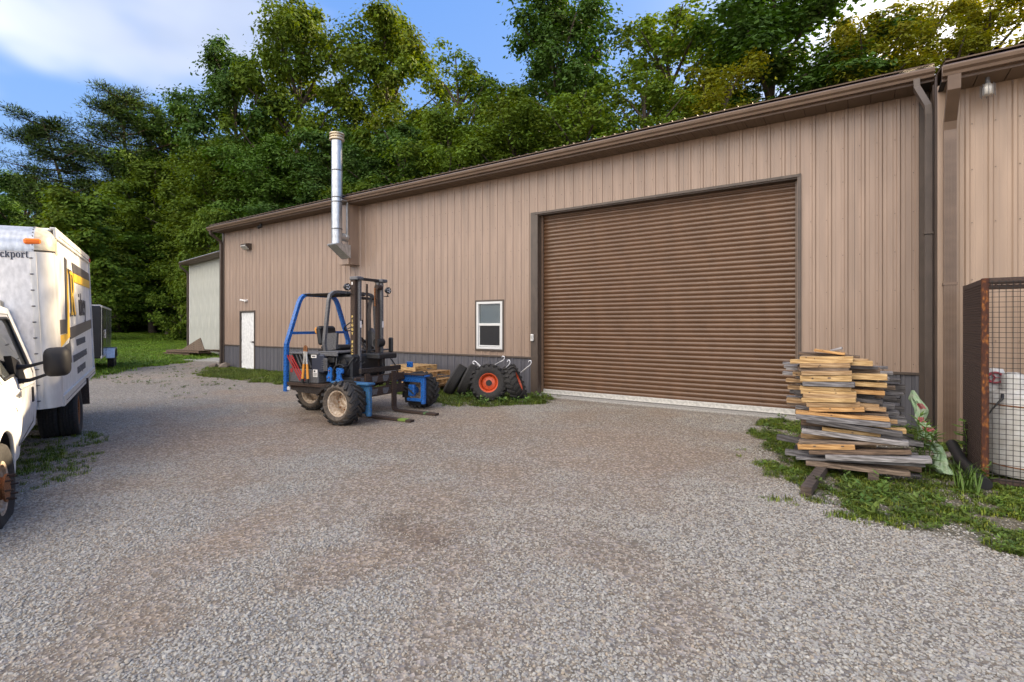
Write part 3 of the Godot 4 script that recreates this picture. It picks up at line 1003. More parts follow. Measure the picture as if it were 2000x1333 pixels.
	df.box(Vector3(-18.5, 2.108, 0.0), Vector3(0.93, 0.05, 0.09), 0.004)
	part(md, "door_frame", df, M.trim)
	var hd := MB.new()
	hd.cyl(Vector3(-18.15, 1.0, -0.01), Vector3(-18.15, 1.0, 0.05), 0.03, 0.026, 12)
	hd.cyl(Vector3(-18.14, 1.0, 0.05), Vector3(-18.27, 1.0, 0.05), 0.011, 0.009, 8)
	part(md, "handle", hd, M.steel)
	for yy: float in [0.25, 1.05, 1.85]:
		part(md, "hinge", MB.new().cyl(Vector3(-18.95, yy - 0.05, 0.0), Vector3(-18.95, yy + 0.05, 0.0), 0.012, 0.012, 8), M.steelgrey)
	part(md, "threshold", MB.new().box(Vector3(-18.5, 0.0, 0.03), Vector3(1.0, 0.035, 0.22), 0.004), M.alu)
	# window
	var wx := -7.475
	var wf := MB.new()
	for sx: float in [-1.0, 1.0]:
		wf.box(Vector3(wx + sx * 0.415, 1.6, 0.012), Vector3(0.045, 1.24, 0.05), 0.004)
	wf.box(Vector3(wx, 2.20, 0.012), Vector3(0.785, 0.045, 0.05), 0.004)
	wf.box(Vector3(wx, 1.0, 0.012), Vector3(0.785, 0.045, 0.05), 0.004)
	var win := part(w, "window", wf, M.trim)
	var fr := MB.new()
	for sx: float in [-1.0, 1.0]:
		fr.box(Vector3(wx + sx * 0.362, 1.6, 0.008), Vector3(0.06, 1.155, 0.07), 0.006)
	fr.box(Vector3(wx, 2.15, 0.008), Vector3(0.664, 0.055, 0.07), 0.006)
	fr.box(Vector3(wx, 1.05, 0.008), Vector3(0.664, 0.055, 0.07), 0.006)
	fr.box(Vector3(wx, 1.62, 0.003), Vector3(0.664, 0.06, 0.06), 0.006)
	part(win, "frame", fr, M.vinyl)
	part(win, "pane", MB.new().box(Vector3(wx, 1.885, -0.01), Vector3(0.664, 0.475, 0.006)), M.glass)
	part(win, "pane", MB.new().box(Vector3(wx, 1.335, -0.03), Vector3(0.664, 0.515, 0.006)), M.glass)
	var lf := MB.new()
	lf.box(Vector3(wx, 1.10, 0.0), Vector3(0.664, 0.03, 0.04), 0.004)
	for sx: float in [-1.0, 1.0]: lf.box(Vector3(wx + sx * 0.316, 1.35, 0.0), Vector3(0.03, 0.48, 0.04), 0.004)
	part(win, "sash", lf, M.vinyl)
	part(win, "insect_screen", MB.new().box(Vector3(wx, 1.352, 0.012), Vector3(0.60, 0.47, 0.002)), M.screen)
	# roof
	var slope := 0.225
	var run := 7.6 + 0.47
	var rl := run * sqrt(1 + slope * slope)
	var ang := atan(slope)
	var roof := part(w, "roof", MB.new().box(Vector3((WALL_L + WALL_R) / 2 - 0.04, 6.15 - 0.04, -11.35), Vector3(WALL_R - WALL_L + 0.1, 0.05, 8.1), 0.0, Basis(Vector3.RIGHT, -ang)), M.roof)
	var tx := Transform3D(Basis(Vector3.RIGHT, Vector3(0, sin(ang), -cos(ang)), Vector3(0, cos(ang), sin(ang))), Vector3(0, EAVE + 0.235, 0.5))
	var x := WALL_L - 0.06
	while x < WALL_R - 0.1:
		var b := MB.new()
		b.X = tx
		var xe := minf(x + PITCH * 4, WALL_R + 0.02)
		rib_sheet(b, x, xe - 0.003, 0.0, rl, 0.0, WALL_L - 0.06 + PITCH * 0.5, PITCH, 0.018)
		b.box(Vector3((x + xe) / 2, rl / 2, -0.012), Vector3(xe - x, rl, 0.016))
		part(roof, "roof_panel", b, M.roof)
		x = xe
	# soffit, fascia, gutter
	var sf := part(w, "fascia", MB.new().box(Vector3((WALL_L + WALL_R) / 2 - 0.03, EAVE + 0.09, 0.435), Vector3(WALL_R - WALL_L + 0.1, 0.2, 0.03), 0.003), M.gutter)
	var sb := MB.new()
	sb.box(Vector3(0, 0, 0), Vector3(0.292, 0.016, 0.40), 0.004)
	for q in 3: sb.box(Vector3(-0.1 + q * 0.1, -0.01, 0), Vector3(0.012, 0.008, 0.38))
	var sbm := sb.done()
	var soff := part(w, "soffit", MB.new().box(Vector3((WALL_L + WALL_R) / 2, EAVE + 0.02, 0.215), Vector3(WALL_R - WALL_L, 0.02, 0.40)), M.dark)
	x = WALL_L + 0.15
	while x < WALL_R:
		part_mesh(soff, "soffit_panel", sbm, M.soffit, Vector3(x, EAVE, 0.215))
		x += 0.3
	part(w, "gutter", gutter_shape(WALL_L - 0.12, WALL_R + 0.02, EAVE + 0.03, 0.452), M.gutter)
	# downspouts
	var ds := MB.new()
	ds.bar([Vector3(WALL_L + 0.05, 5.18, 0.50), Vector3(WALL_L + 0.05, 5.05, 0.48), Vector3(WALL_L - 0.0, 4.82, 0.12), Vector3(WALL_L - 0.0, 4.72, 0.08), Vector3(WALL_L, 0.06, 0.08)], 0.10, 0.08, Vector3.RIGHT)
	part(w, "downspout", ds, M.trim)
	var d2 := MB.new()
	d2.bar([Vector3(0.66, 5.18, 0.50), Vector3(0.665, 5.05, 0.51), Vector3(0.775, 4.70, 0.68), Vector3(0.78, 4.58, 0.70), Vector3(0.78, 0.06, 0.70)], 0.075, 0.09, Vector3.RIGHT)
	for q in 3: d2.box(Vector3(0.741, 2.2, 0.67 + q * 0.03), Vector3(0.008, 4.3, 0.012))
	var dsp := part(w, "downspout", d2, M.trim)
	part(dsp, "strap", MB.new().box(Vector3(0.78, 2.9, 0.70), Vector3(0.105, 0.03, 0.13), 0.003), M.trim)
	# wall fixtures
	wall_lamp(w)
	var sp := MB.new()
	sp.cyl(Vector3(-18.57, 2.5, 0.0), Vector3(-18.57, 2.5, 0.09), 0.05, 0.045, 10)
	sp.cyl(Vector3(-18.57, 2.5, 0.07), Vector3(-18.80, 2.53, 0.12), 0.03, 0.035, 10)
	part(w, "wall_fitting", sp, M.decal)  # small round wall fitting with a side barrel
	var fl2 := MB.new()
	fl2.cyl(Vector3(-17.2, 5.13, 0.25), Vector3(-17.2, 5.06, 0.25), 0.045, 0.04, 10)
	fl2.cyl(Vector3(-17.2, 5.05, 0.22), Vector3(-17.25, 4.98, 0.34), 0.05, 0.06, 10)
	part(w, "eave_floodlight", fl2, M.black)  # small floodlight under the eave
	# flue with its chase
	var ch := MB.new()
	ch.box(Vector3(-12.52, 4.26, 0.205), Vector3(0.44, 1.76, 0.41), 0.006)
	var chase := part(w, "flue_chase", ch, M.tan)
	var et := MB.new()
	et.box(Vector3(-12.29, 4.26, 0.02), Vector3(0.05, 1.76, 0.03), 0.004)
	et.box(Vector3(-12.30, 4.26, 0.405), Vector3(0.03, 1.76, 0.03), 0.004)
	part(chase, "edge_trim", et, M.tan2)
	var fx := -12.38
	var fz := 0.74
	var pp := MB.new()
	pp.cyl(Vector3(fx, 3.92, fz), Vector3(fx, 6.95, fz), 0.148, 0.148, 28)
	var flue := part(w, "flue_pipe", pp, M.galv)
	for yy: float in [4.35, 5.12, 5.25, 6.02]:
		var ring := MB.new()
		ring.X = Transform3D(Basis(Vector3.RIGHT, Vector3(0, 0, -1), Vector3(0, 1, 0)), Vector3(fx, yy, fz))
		ring.lathe([Vector2(0.147, -0.018), Vector2(0.154, -0.012), Vector2(0.154, 0.012), Vector2(0.147, 0.018)], 28)
		part(flue, "pipe_joint", ring, M.steelgrey)
	var cp := MB.new()
	cp.X = Transform3D(Basis(Vector3.RIGHT, Vector3(0, 0, -1), Vector3(0, 1, 0)), Vector3(fx, 6.90, fz))
	cp.lathe([Vector2(0.15, -0.03), Vector2(0.21, -0.01), Vector2(0.21, 0.02), Vector2(0.17, 0.03), Vector2(0.165, 0.07), Vector2(0.20, 0.075), Vector2(0.20, 0.095), Vector2(0.165, 0.10), Vector2(0.165, 0.14), Vector2(0.21, 0.145), Vector2(0.205, 0.175), Vector2(0.12, 0.20), Vector2(0.0, 0.205)], 28)
	part(flue, "flue_cap", cp, M.capbrass)
	var br := MB.new()
	for sx: float in [-0.19, 0.19]:
		br.X = Transform3D(Basis(Vector3(0, 0, 1), Vector3(0, 1, 0), Vector3(-1, 0, 0)), Vector3(fx + sx, 3.9, 0.41))
		br.prism(PackedVector2Array([Vector2(0.0, 0.02), Vector2(0.50, 0.02), Vector2(0.50, -0.02), Vector2(0.02, -0.36), Vector2(0, -0.36)]), -0.008, 0.008)
	br.X = Transform3D()
	br.box(Vector3(fx, 3.91, 0.66), Vector3(0.40, 0.02, 0.5), 0.003)
	br.box(Vector3(fx, 3.72, 0.66), Vector3(0.365, 0.015, 0.58), 0.0, Basis(Vector3.RIGHT, -0.62))
	part(flue, "bracket", br, M.galv)
	var tee := MB.new()
	tee.cyl(Vector3(fx, 4.15, fz - 0.1), Vector3(fx, 4.15, 0.40), 0.115, 0.115, 20)
	part(flue, "tee", tee, M.galv)
	var cl := MB.new()
	cl.box(Vector3(fx, 5.18, 0.55), Vector3(0.34, 0.03, 0.3), 0.003)
	cl.box(Vector3(fx + 0.11, 4.65, 0.47), Vector3(0.05, 1.0, 0.04), 0.003)
	part(flue, "wall_strap", cl, M.galv)

func build_annex() -> void:
	var w := thing("metal_annex", "tan metal building stepping forward at the right frame edge", "building")
	var shell := MB.new()
	var X0 := 0.85
	var X1 := 7.0
	var E := 4.73
	var Z := 1.02
	panels(w, "panel", X0 + 0.04, X1, 0.05, E, Z, 1.154, PITCH, M.tan2, [], shell)
	shell.box(Vector3(X0 + 0.06, E / 2, -3.6), Vector3(0.1, E, 9.2))
	shell.box(Vector3(X1 - 0.06, E / 2, -3.6), Vector3(0.1, E, 9.2))
	shell.box(Vector3((X0 + X1) / 2, E / 2, -8.2), Vector3(X1 - X0 - 0.3, E, 0.1))
	part(w, "wall_shell", shell, M.dark)
	# side wall facing the workshop, ribbed sheet; its shade is put into a darker colour
	var sw := MB.new()
	sw.X = Transform3D(Basis(Vector3(0, 0, 1), Vector3(0, 1, 0), Vector3(-1, 0, 0)), Vector3(X0, 0, 0))
	rib_sheet(sw, 0.06, Z - 0.02, 0.03, E + 0.3, 0.0, 0.25, 0.3, 0.012)
	part(w, "side_panel", sw, M.trim)
	part(w, "corner_trim", MB.new().box(Vector3(X0 + 0.04, E / 2 + 0.05, Z), Vector3(0.085, E + 0.1, 0.07), 0.006), M.tan2)
	var ds := MB.new()
	ds.bar([Vector3(0.965, E + 0.05, Z + 0.48), Vector3(0.965, E - 0.12, Z + 0.46), Vector3(0.965, E - 0.42, Z + 0.14), Vector3(0.965, E - 0.55, Z + 0.1), Vector3(0.965, 0.05, Z + 0.1)], 0.13, 0.09, Vector3.RIGHT)
	for q in 4: ds.box(Vector3(0.92 + q * 0.03, 2.05, Z + 0.148), Vector3(0.010, 4.0, 0.008))
	var d := part(w, "downspout", ds, M.gutter)
	part(d, "strap", MB.new().box(Vector3(0.965, 2.15, Z + 0.1), Vector3(0.15, 0.035, 0.112), 0.003), M.gutter)
	var sc := MB.new()
	var x := 1.154 + PITCH * 0.2
	while x < X1:
		for yy: float in [0.6, 1.4, 2.2, 2.95, 3.65, 4.25]:
			sc.box(Vector3(x, yy, Z + 0.005), Vector3(0.012, 0.012, 0.008))
		x += PITCH
	part(w, "screws", sc, M.gutter).set_meta("kind", "stuff")
	part(w, "fascia", MB.new().box(Vector3((X0 + X1) / 2, E + 0.09, Z + 0.435), Vector3(X1 - X0, 0.2, 0.03), 0.003), M.gutter)
	part(w, "gutter", gutter_shape(X0 - 0.0, X1, E + 0.03, Z + 0.452), M.gutter)
	var soff := part(w, "soffit", MB.new().box(Vector3((X0 + X1) / 2, E + 0.02, Z + 0.22), Vector3(X1 - X0, 0.02, 0.40)), M.dark)
	var sbm := MB.new().box(Vector3.ZERO, Vector3(0.292, 0.016, 0.40), 0.004).done()
	x = X0 + 0.2
	while x < X1:
		part_mesh(soff, "soffit_panel", sbm, M.soffit, Vector3(x, E, Z + 0.22))
		x += 0.3
	var ang := atan(0.225)
	var tx := Transform3D(Basis(Vector3.RIGHT, Vector3(0, sin(ang), -cos(ang)), Vector3(0, cos(ang), sin(ang))), Vector3(0, E + 0.235, Z + 0.5))
	var rb := MB.new()
	rb.X = tx
	rib_sheet(rb, X0 + 0.03, X1, 0, 4.6, 0, 0.9, PITCH, 0.024)
	rb.box(Vector3((X0 + X1) / 2 + 0.015, 2.3, -0.012), Vector3(X1 - X0 - 0.03, 4.6, 0.016))
	part(w, "roof", rb, M.roof)
	part(w, "roof", MB.new().box(Vector3((X0 + X1) / 2, E + 0.85, -5.65), Vector3(X1 - X0, 0.05, 5.5), 0.0, Basis(Vector3.RIGHT, -ang)), M.roof)
	# caged lamp under the eave
	var lp := MB.new()
	lp.cyl(Vector3(1.31, E - 0.01, 1.30), Vector3(1.31, E - 0.10, 1.30), 0.022, 0.03, 12)
	var lamp := part(w, "eave_lamp", lp, M.steelgrey)
	var gl := MB.new()
	gl.X = Transform3D(Basis(Vector3.RIGHT, Vector3(0, 0, 1), Vector3(0, -1, 0)), Vector3(1.31, E - 0.09, 1.30))
	gl.lathe([Vector2(0.03, 0), Vector2(0.048, 0.02), Vector2(0.054, 0.05), Vector2(0.054, 0.13), Vector2(0.04, 0.145), Vector2(0.0, 0.15)], 18)
	part(lamp, "jar", gl, M.alu)
	var cg := MB.new()
	for k in 8:
		var a := TAU * k / 8
		cg.cyl(Vector3(1.31 + cos(a) * 0.07, E - 0.1, 1.30 + sin(a) * 0.07), Vector3(1.31 + cos(a) * 0.07, E - 0.25, 1.30 + sin(a) * 0.07), 0.004, 0.004, 5)
	part(lamp, "guard", cg, M.steelgrey)

func build_shed() -> void:
	var w := thing("pale_shed", "pale green-white ribbed metal shed beyond the left end of the workshop", "building", Vector3(-32.1, 0.0, -3.95), deg_to_rad(-8.3))
	var E := 5.06
	var shell := MB.new()
	var m := worn(mat(0.47, 0.475, 0.43, 0.5), 0.88, 1.0, 0.02, Vector3(1, 0.2, 1))
	panels(w, "panel", 0.0, 9.0, 0.0, E, 0.0, 0.1, 0.2286, m, [], shell)
	shell.box(Vector3(0.1, E / 2, -3.1), Vector3(0.18, E, 5.8))
	shell.box(Vector3(8.9, E / 2, -3.1), Vector3(0.18, E, 5.8))
	shell.box(Vector3(4.5, E / 2, -6.0), Vector3(8.6, E, 0.18))
	part(w, "wall_shell", shell, m)
	part(w, "corner_trim", MB.new().box(Vector3(0.03, E / 2, 0.01), Vector3(0.12, E, 0.06), 0.005), M.decal)
	var ds := MB.new()
	ds.bar([Vector3(-0.12, E + 0.02, 0.46), Vector3(-0.12, E - 0.12, 0.44), Vector3(-0.06, E - 0.40, 0.12), Vector3(-0.06, E - 0.5, 0.09), Vector3(-0.06, 0.1, 0.09)], 0.12, 0.09, Vector3.RIGHT)
	part(w, "downspout", ds, M.trim)
	part(w, "gutter", gutter_shape(-0.25, 9.2, E + 0.02, 0.40), M.trim)
	part(w, "soffit", MB.new().box(Vector3(4.5, E + 0.01, 0.2), Vector3(9.4, 0.02, 0.42)), M.soffit)
	var ang := atan(0.27)
	var rb := MB.new()
	rb.X = Transform3D(Basis(Vector3.RIGHT, Vector3(0, sin(ang), -cos(ang)), Vector3(0, cos(ang), sin(ang))), Vector3(0, E + 0.17, 0.48))
	rib_sheet(rb, -0.25, 9.2, 0, 3.7, 0, 0.0, 0.2286, 0.02)
	rb.box(Vector3(4.47, 1.85, -0.012), Vector3(9.4, 3.7, 0.016))
	part(w, "roof", rb, mat(0.36, 0.37, 0.38, 0.4))
	part(w, "roof", MB.new().box(Vector3(4.47, E + 0.62, -4.85), Vector3(9.4, 0.04, 3.9), 0.0, Basis(Vector3.RIGHT, -ang)), mat(0.36, 0.37, 0.38, 0.4))
# ---------------------------------------------------------------- wheels
# road tyre with ribs, axis along local z
func road_tyre(R: float, W: float, rim: float) -> MB:
	var b := MB.new()
	var h := W / 2
	var pr := [Vector2(rim, -h * 0.72), Vector2(rim + (R - rim) * 0.35, -h * 0.98), Vector2(R * 0.90, -h), Vector2(R * 0.965, -h * 0.92), Vector2(R * 0.985, -h * 0.8)]
	var g := 5
	for i in g:
		var z0 := lerpf(-h * 0.78, h * 0.78, float(i) / g)
		var z1 := lerpf(-h * 0.78, h * 0.78, (i + 1.0) / g)
		pr.append(Vector2(R, z0 + 0.004)); pr.append(Vector2(R, z1 - 0.004))
		if i < g - 1:
			pr.append(Vector2(R - 0.012, z1 - 0.003)); pr.append(Vector2(R - 0.012, z1 + 0.003))
	pr.append_array([Vector2(R * 0.985, h * 0.8), Vector2(R * 0.965, h * 0.92), Vector2(R * 0.90, h), Vector2(rim + (R - rim) * 0.35, h * 0.98), Vector2(rim, h * 0.72), Vector2(rim, -h * 0.72)])
	b.lathe(pr, 40)
	return b

func plain_tyre(R: float, W: float, rim: float) -> MB:
	var b := MB.new()
	var h := W / 2
	b.lathe([Vector2(rim, -h * 0.75), Vector2(rim + 0.02, -h * 0.86), Vector2(rim + (R - rim) * 0.5, -h), Vector2(R * 0.93, -h * 0.9), Vector2(R, -h * 0.6), Vector2(R, h * 0.6), Vector2(R * 0.93, h * 0.9), Vector2(rim + (R - rim) * 0.5, h), Vector2(rim + 0.02, h * 0.86), Vector2(rim, h * 0.75), Vector2(rim, -h * 0.75)], 40)
	return b

# chevron bars as children sharing two meshes
func lugs(parent: Node, R: float, W: float, count: int, ang: float, th: float, m: Material) -> void:
	var mm := []
	for sd: float in [-1.0, 1.0]:
		var b := MB.new()
		# bar wrapped round the tread from the middle to the shoulder
		var ln := []
		for q in 6:
			var f := q / 5.0
			var a := -f * tan(ang) * W * 0.48 / R
			var rr := R + 0.010 - 0.075 * R * pow(maxf(f - 0.55, 0.0) / 0.45, 2.0)
			ln.append(Vector3(cos(a) * rr, sin(a) * rr, sd * (0.008 + f * W * 0.47)))
		b.bar(ln, th, 0.045, Vector3(0, 1, 0))
		mm.append(b.done())
	for i in count:
		for s in 2:
			var o := part_mesh(parent, "tread_bar", mm[s], m)
			o.rotation.z = TAU * (i + 0.5 * s) / count

func rim_dish(r: float, W: float, face: float, hub: float) -> MB:
	var b := MB.new()
	var h := W / 2
	b.lathe([Vector2(r + 0.012, -h * 0.78), Vector2(r - 0.02, -h * 0.70), Vector2(r - 0.03, face - 0.03), Vector2(r * 0.62, face), Vector2(hub, face + 0.01), Vector2(hub, face + 0.03), Vector2(0.0, face + 0.03)], 32)
	b.lathe([Vector2(r - 0.03, face - 0.03), Vector2(r - 0.035, h * 0.45), Vector2(r - 0.015, h * 0.55), Vector2(r - 0.012, h * 0.76), Vector2(r + 0.014, h * 0.80), Vector2(r + 0.016, h * 0.74), Vector2(r, h * 0.7)], 32)
	return b

func nut_ring(n: int, rr: float, z: float, r: float, l: float) -> MB:
	var b := MB.new()
	for k in n:
		var a := TAU * k / n
		b.cyl(Vector3(cos(a) * rr, sin(a) * rr, z), Vector3(cos(a) * rr, sin(a) * rr, z + l), r, r, 6)
	return b

# ---------------------------------------------------------------- box truck
func cab_half(x: float, y: float) -> float:
	var w := 0.86
	if y < 0.75: w -= (0.75 - y) * 0.10
	if y > 1.12: w -= (y - 1.12) * 0.27
	var fl := smoothstep(2.6, 3.5, x) * (1.0 - smoothstep(0.85, 1.2, y))
	w += 0.10 * fl
	if x > 4.5: w -= (x - 4.5) * 0.14
	return w

func skin(b: MB, outline: PackedVector2Array, holes: Array, x0: float, x1: float, y0: float, y1: float, nx: int, ny: int, side: float, push := 0.0) -> void:
	for i in nx:
		for j in ny:
			var xa := lerpf(x0, x1, float(i) / nx)
			var xb := lerpf(x0, x1, (i + 1.0) / nx)
			var ya := lerpf(y0, y1, float(j) / ny)
			var yb := lerpf(y0, y1, (j + 1.0) / ny)
			var cells := Geometry2D.intersect_polygons(PackedVector2Array([Vector2(xa, ya), Vector2(xb, ya), Vector2(xb, yb), Vector2(xa, yb)]), outline)
			for h: PackedVector2Array in holes:
				var nw := []
				for c: PackedVector2Array in cells:
					for q: PackedVector2Array in Geometry2D.clip_polygons(c, h):
						if not Geometry2D.is_polygon_clockwise(q): nw.append(q)
				cells.assign(nw)
			for c: PackedVector2Array in cells:
				var idx := Geometry2D.triangulate_polygon(c)
				for k in range(0, idx.size(), 3):
					var p := []
					var n := []
					for q in 3:
						var v := c[idx[k + q]]
						var e := 0.02
						p.append(Vector3(v.x, v.y, side * (cab_half(v.x, v.y) + push)))
						n.append(Vector3(-(cab_half(v.x + e, v.y) - cab_half(v.x - e, v.y)) / (2 * e), -(cab_half(v.x, v.y + e) - cab_half(v.x, v.y - e)) / (2 * e), side).normalized())
					b.tri3(p[0], p[1], p[2], n[0], n[1], n[2])

func circle(cx: float, cy: float, r: float, n := 28) -> PackedVector2Array:
	var p := PackedVector2Array()
	for k in n: p.append(Vector2(cx + cos(TAU * k / n) * r, cy + sin(TAU * k / n) * r))
	return p

func flat_text(parent: Node, nm: String, s: String, size: float, at: Vector3, B: Basis, m: Material, font := "Droid Sans", weight := 400, align := HORIZONTAL_ALIGNMENT_CENTER, stretch := 1.0) -> MeshInstance3D:
	var t := TextMesh.new()
	var f := SystemFont.new()
	f.font_names = PackedStringArray([font])
	f.font_weight = weight
	t.font = f
	t.text = s
	t.font_size = 64
	t.pixel_size = size / 64.0
	t.depth = 0.006
	t.horizontal_alignment = align
	t.curve_step = 2.0
	var o := MeshInstance3D.new()
	o.mesh = t
	o.material_override = m
	o.name = nm
	parent.add_child(o, true)
	o.transform = Transform3D(B * Basis.from_scale(Vector3(stretch, 1, 1)), at)
	return o

func build_truck() -> void:
	var t := thing("box_truck", "white box truck with black towing mirror and yellow and grey side graphics", "truck")
	var yaw := -0.36
	var roll := 0.038
	var pitch := -0.022
	var piv := Transform3D(Basis(Vector3.RIGHT, roll), Vector3.ZERO)
	piv = Transform3D(Basis(), Vector3(0, 0, -0.95)) * piv * Transform3D(Basis(), Vector3(0, 0, 0.95))
	t.transform = Transform3D(Basis(Vector3.UP, -yaw * -1.0), Vector3(-10.015, 0, 8.293)) * Transform3D(Basis(Vector3(0, 0, 1), pitch), Vector3.ZERO) * piv
	# cargo box
	var xf := 1.883
	var xr := -2.325
	var zs := 1.06
	var yb := 0.66
	var yt := 2.82
	var bx := MB.new()
	bx.box(Vector3((xf + xr) / 2 - 0.07, (yb + yt) / 2 - 0.05, 0), Vector3(xf - xr - 0.16, yt - yb - 0.14, zs * 2 - 0.01), 0.004)
	var box := part(t, "cargo_box", bx, M.boxwhite)
	# rounded front corners and nose
	var fr := MB.new()
	fr.box(Vector3(xf - 0.08, (yb + 2.5) / 2, 0), Vector3(0.16, 2.5 - yb, zs * 2 - 0.30), 0.002)
	part(box, "front_panel", fr, M.boxfront)
	for sd: float in [-1.0, 1.0]:
		var cr := MB.new()
		var rr := 0.17
		for k in 8:
			var a0 := PI / 2 * k / 8
			var a1 := PI / 2 * (k + 1) / 8
			var c := Vector3(xf - rr, 0, sd * (zs - rr + 0.012))
			var d0 := Vector3(sin(a0), 0, sd * cos(a0))
			var d1 := Vector3(sin(a1), 0, sd * cos(a1))
			cr.quad4(c + d0 * rr + Vector3(0, yb, 0), c + d1 * rr + Vector3(0, yb, 0), c + d1 * rr + Vector3(0, 2.5, 0), c + d0 * rr + Vector3(0, 2.5, 0), d0, d1, d1, d0)
			cr.tri(c + Vector3(0, yb, 0), c + d0 * rr + Vector3(0, yb, 0), c + d1 * rr + Vector3(0, yb, 0), Vector3.DOWN)
		cr.box(Vector3(xf + 0.004, (yb + 2.5) / 2, sd * (zs - rr + 0.005)), Vector3(0.01, 2.5 - yb, 0.05), 0.002)
		cr.box(Vector3(xf - rr - 0.02, (yb + 2.5) / 2, sd * (zs + 0.004)), Vector3(0.06, 2.5 - yb, 0.012), 0.002)
		part(box, "corner_panel", cr, M.boxalu)
		# rounded roof corner cap
		var cp := MB.new()
		var R := 0.30
		var c2 := Vector3(xf - R, yt - R, sd * (zs - 0.17 + 0.014))
		for k in 8:
			for l in 6:
				var q := []
				var nn := []
				for w: Array in [[k, l], [k + 1, l], [k + 1, l + 1], [k, l + 1]]:
					var a: float = PI / 2 * w[0] / 8.0
					var e: float = PI / 2 * w[1] / 6.0
					var n := Vector3(cos(a) * cos(e), sin(a) * cos(e), sd * sin(e))
					nn.append(n)
					q.append(c2 + Vector3(cos(a) * (R - 0.17 + 0.17 * cos(e)), sin(a) * (R - 0.17 + 0.17 * cos(e)), sd * 0.17 * sin(e)))
				cp.quad4(q[0], q[1], q[2], q[3], nn[0], nn[1], nn[2], nn[3])
		var sidepoly := PackedVector2Array([Vector2(xf - R - 0.02, yt - R - 0.03), Vector2(xf - 0.13, yt - R - 0.03)])
		for k in 9:
			var a := PI / 2 * k / 8.0
			sidepoly.append(Vector2(xf - R + cos(a) * (R - 0.15), yt - R + sin(a) * (R - 0.15)))
		sidepoly.append(Vector2(xf - R - 0.02, yt - 0.15))
		cp.prism(sidepoly, minf(sd * (zs - 0.02), sd * (zs + 0.013)), maxf(sd * (zs - 0.02), sd * (zs + 0.013)))
		var capo := part(box, "roof_corner_cap", cp, M.boxcap)
		part(capo, "rivets", rivets(sd, xf, zs, yt), M.steelgrey)
		var ml := MB.new()
		ml.box(Vector3(xf - 0.012, yt - 0.20, sd * (zs - 0.17)), Vector3(0.04, 0.065, 0.15), 0.018, Basis(Vector3.UP, sd * -0.25))
		part(capo, "marker_lamp", ml, M.amber)
	# rounded nose between the caps
	var ns := MB.new()
	for k in 10:
		var a0 := PI / 2 * k / 10
		var a1 := PI / 2 * (k + 1) / 10
		var R := 0.30
		var c := Vector3(xf - R, yt - R, 0)
		var d0 := Vector3(cos(a0), sin(a0), 0)
		var d1 := Vector3(cos(a1), sin(a1), 0)
		var z := Vector3(0, 0, zs - 0.156)
		ns.quad4(c + d0 * R - z, c + d1 * R - z, c + d1 * R + z, c + d0 * R + z, d0, d1, d1, d0)
	ns.box(Vector3(xf + 0.003, yt - 0.31, 0), Vector3(0.008, 0.02, zs * 2 - 0.32))
	part(box, "rounded_nose", ns, M.galv)
	part(box, "roof", MB.new().box(Vector3((xf + xr) / 2 - 0.15, yt - 0.07, 0), Vector3(xf - xr - 0.3, 0.14, zs * 2 - 0.06), 0.03), M.boxalu)
	for sd: float in [-1.0, 1.0]:
		var rl := MB.new()
		rl.box(Vector3((xf + xr) / 2 - 0.10, yt - 0.075, sd * (zs + 0.004)), Vector3(xf - xr - 0.28, 0.11, 0.03), 0.004)
		rl.box(Vector3((xf + xr) / 2 - 0.10, yt - 0.012, sd * (zs - 0.01)), Vector3(xf - xr - 0.28, 0.03, 0.06), 0.006)
		rl.box(Vector3((xf + xr) / 2 - 0.08, yb + 0.05, sd * (zs + 0.006)), Vector3(xf - xr - 0.2, 0.13, 0.03), 0.004)
		part(box, "side_rail", rl, M.boxalu)
		var rv := MB.new()
		var x := xr + 0.1
		while x < xf - 0.35:
			rv.cyl(Vector3(x, yt - 0.09, sd * zs), Vector3(x, yt - 0.09, sd * (zs + 0.026)), 0.009, 0.007, 6)
			rv.cyl(Vector3(x + 0.04, yb + 0.04, sd * zs), Vector3(x + 0.04, yb + 0.04, sd * (zs + 0.028)), 0.007, 0.006, 6)
			x += 0.09
		part(rl_parent(box), "rivets", rv, M.steelgrey)
		part(box, "tail_lamp", MB.new().box(Vector3(xr + 0.10, yt - 0.08, sd * (zs + 0.02)), Vector3(0.12, 0.06, 0.03), 0.01), M.redlens)
	var fv := MB.new()
	for sd: float in [-1.0, 1.0]:
		for k in 10:
			fv.cyl(Vector3(xf, yb + 0.1 + k * 0.185, sd * (zs - 0.165)), Vector3(xf + 0.016, yb + 0.1 + k * 0.185, sd * (zs - 0.20)), 0.009, 0.008, 6)
	part(box, "front_rivets", fv, M.steelgrey)
	part(box, "rear_frame", MB.new().box(Vector3(xr + 0.02, (yb + yt) / 2, 0), Vector3(0.06, yt - yb, zs * 2 + 0.03), 0.004), M.boxalu)
	# lettering and stripes on both the nose and the left side
	var FB := Basis(Vector3(0, 0, -1), Vector3(0, 1, 0), Vector3(1, 0, 0))
	flat_text(box, "maker_lettering", "Rockport", 0.108, Vector3(xf + 0.003, 2.465, -0.855), FB, M.navy, "Droid Serif", 700, HORIZONTAL_ALIGNMENT_RIGHT, 0.66)
	var LB := Basis(Vector3(-1, 0, 0), Vector3(0, 1, 0), Vector3(0, 0, -1))
	var zz := -(zs + 0.001)
	flat_text(box, "company_line", "WHOLESALE DISTRIBUTOR", 0.135, Vector3(-0.55, 1.34, zz), LB, M.softgrey, "Droid Sans", 400, HORIZONTAL_ALIGNMENT_CENTER, 0.72)
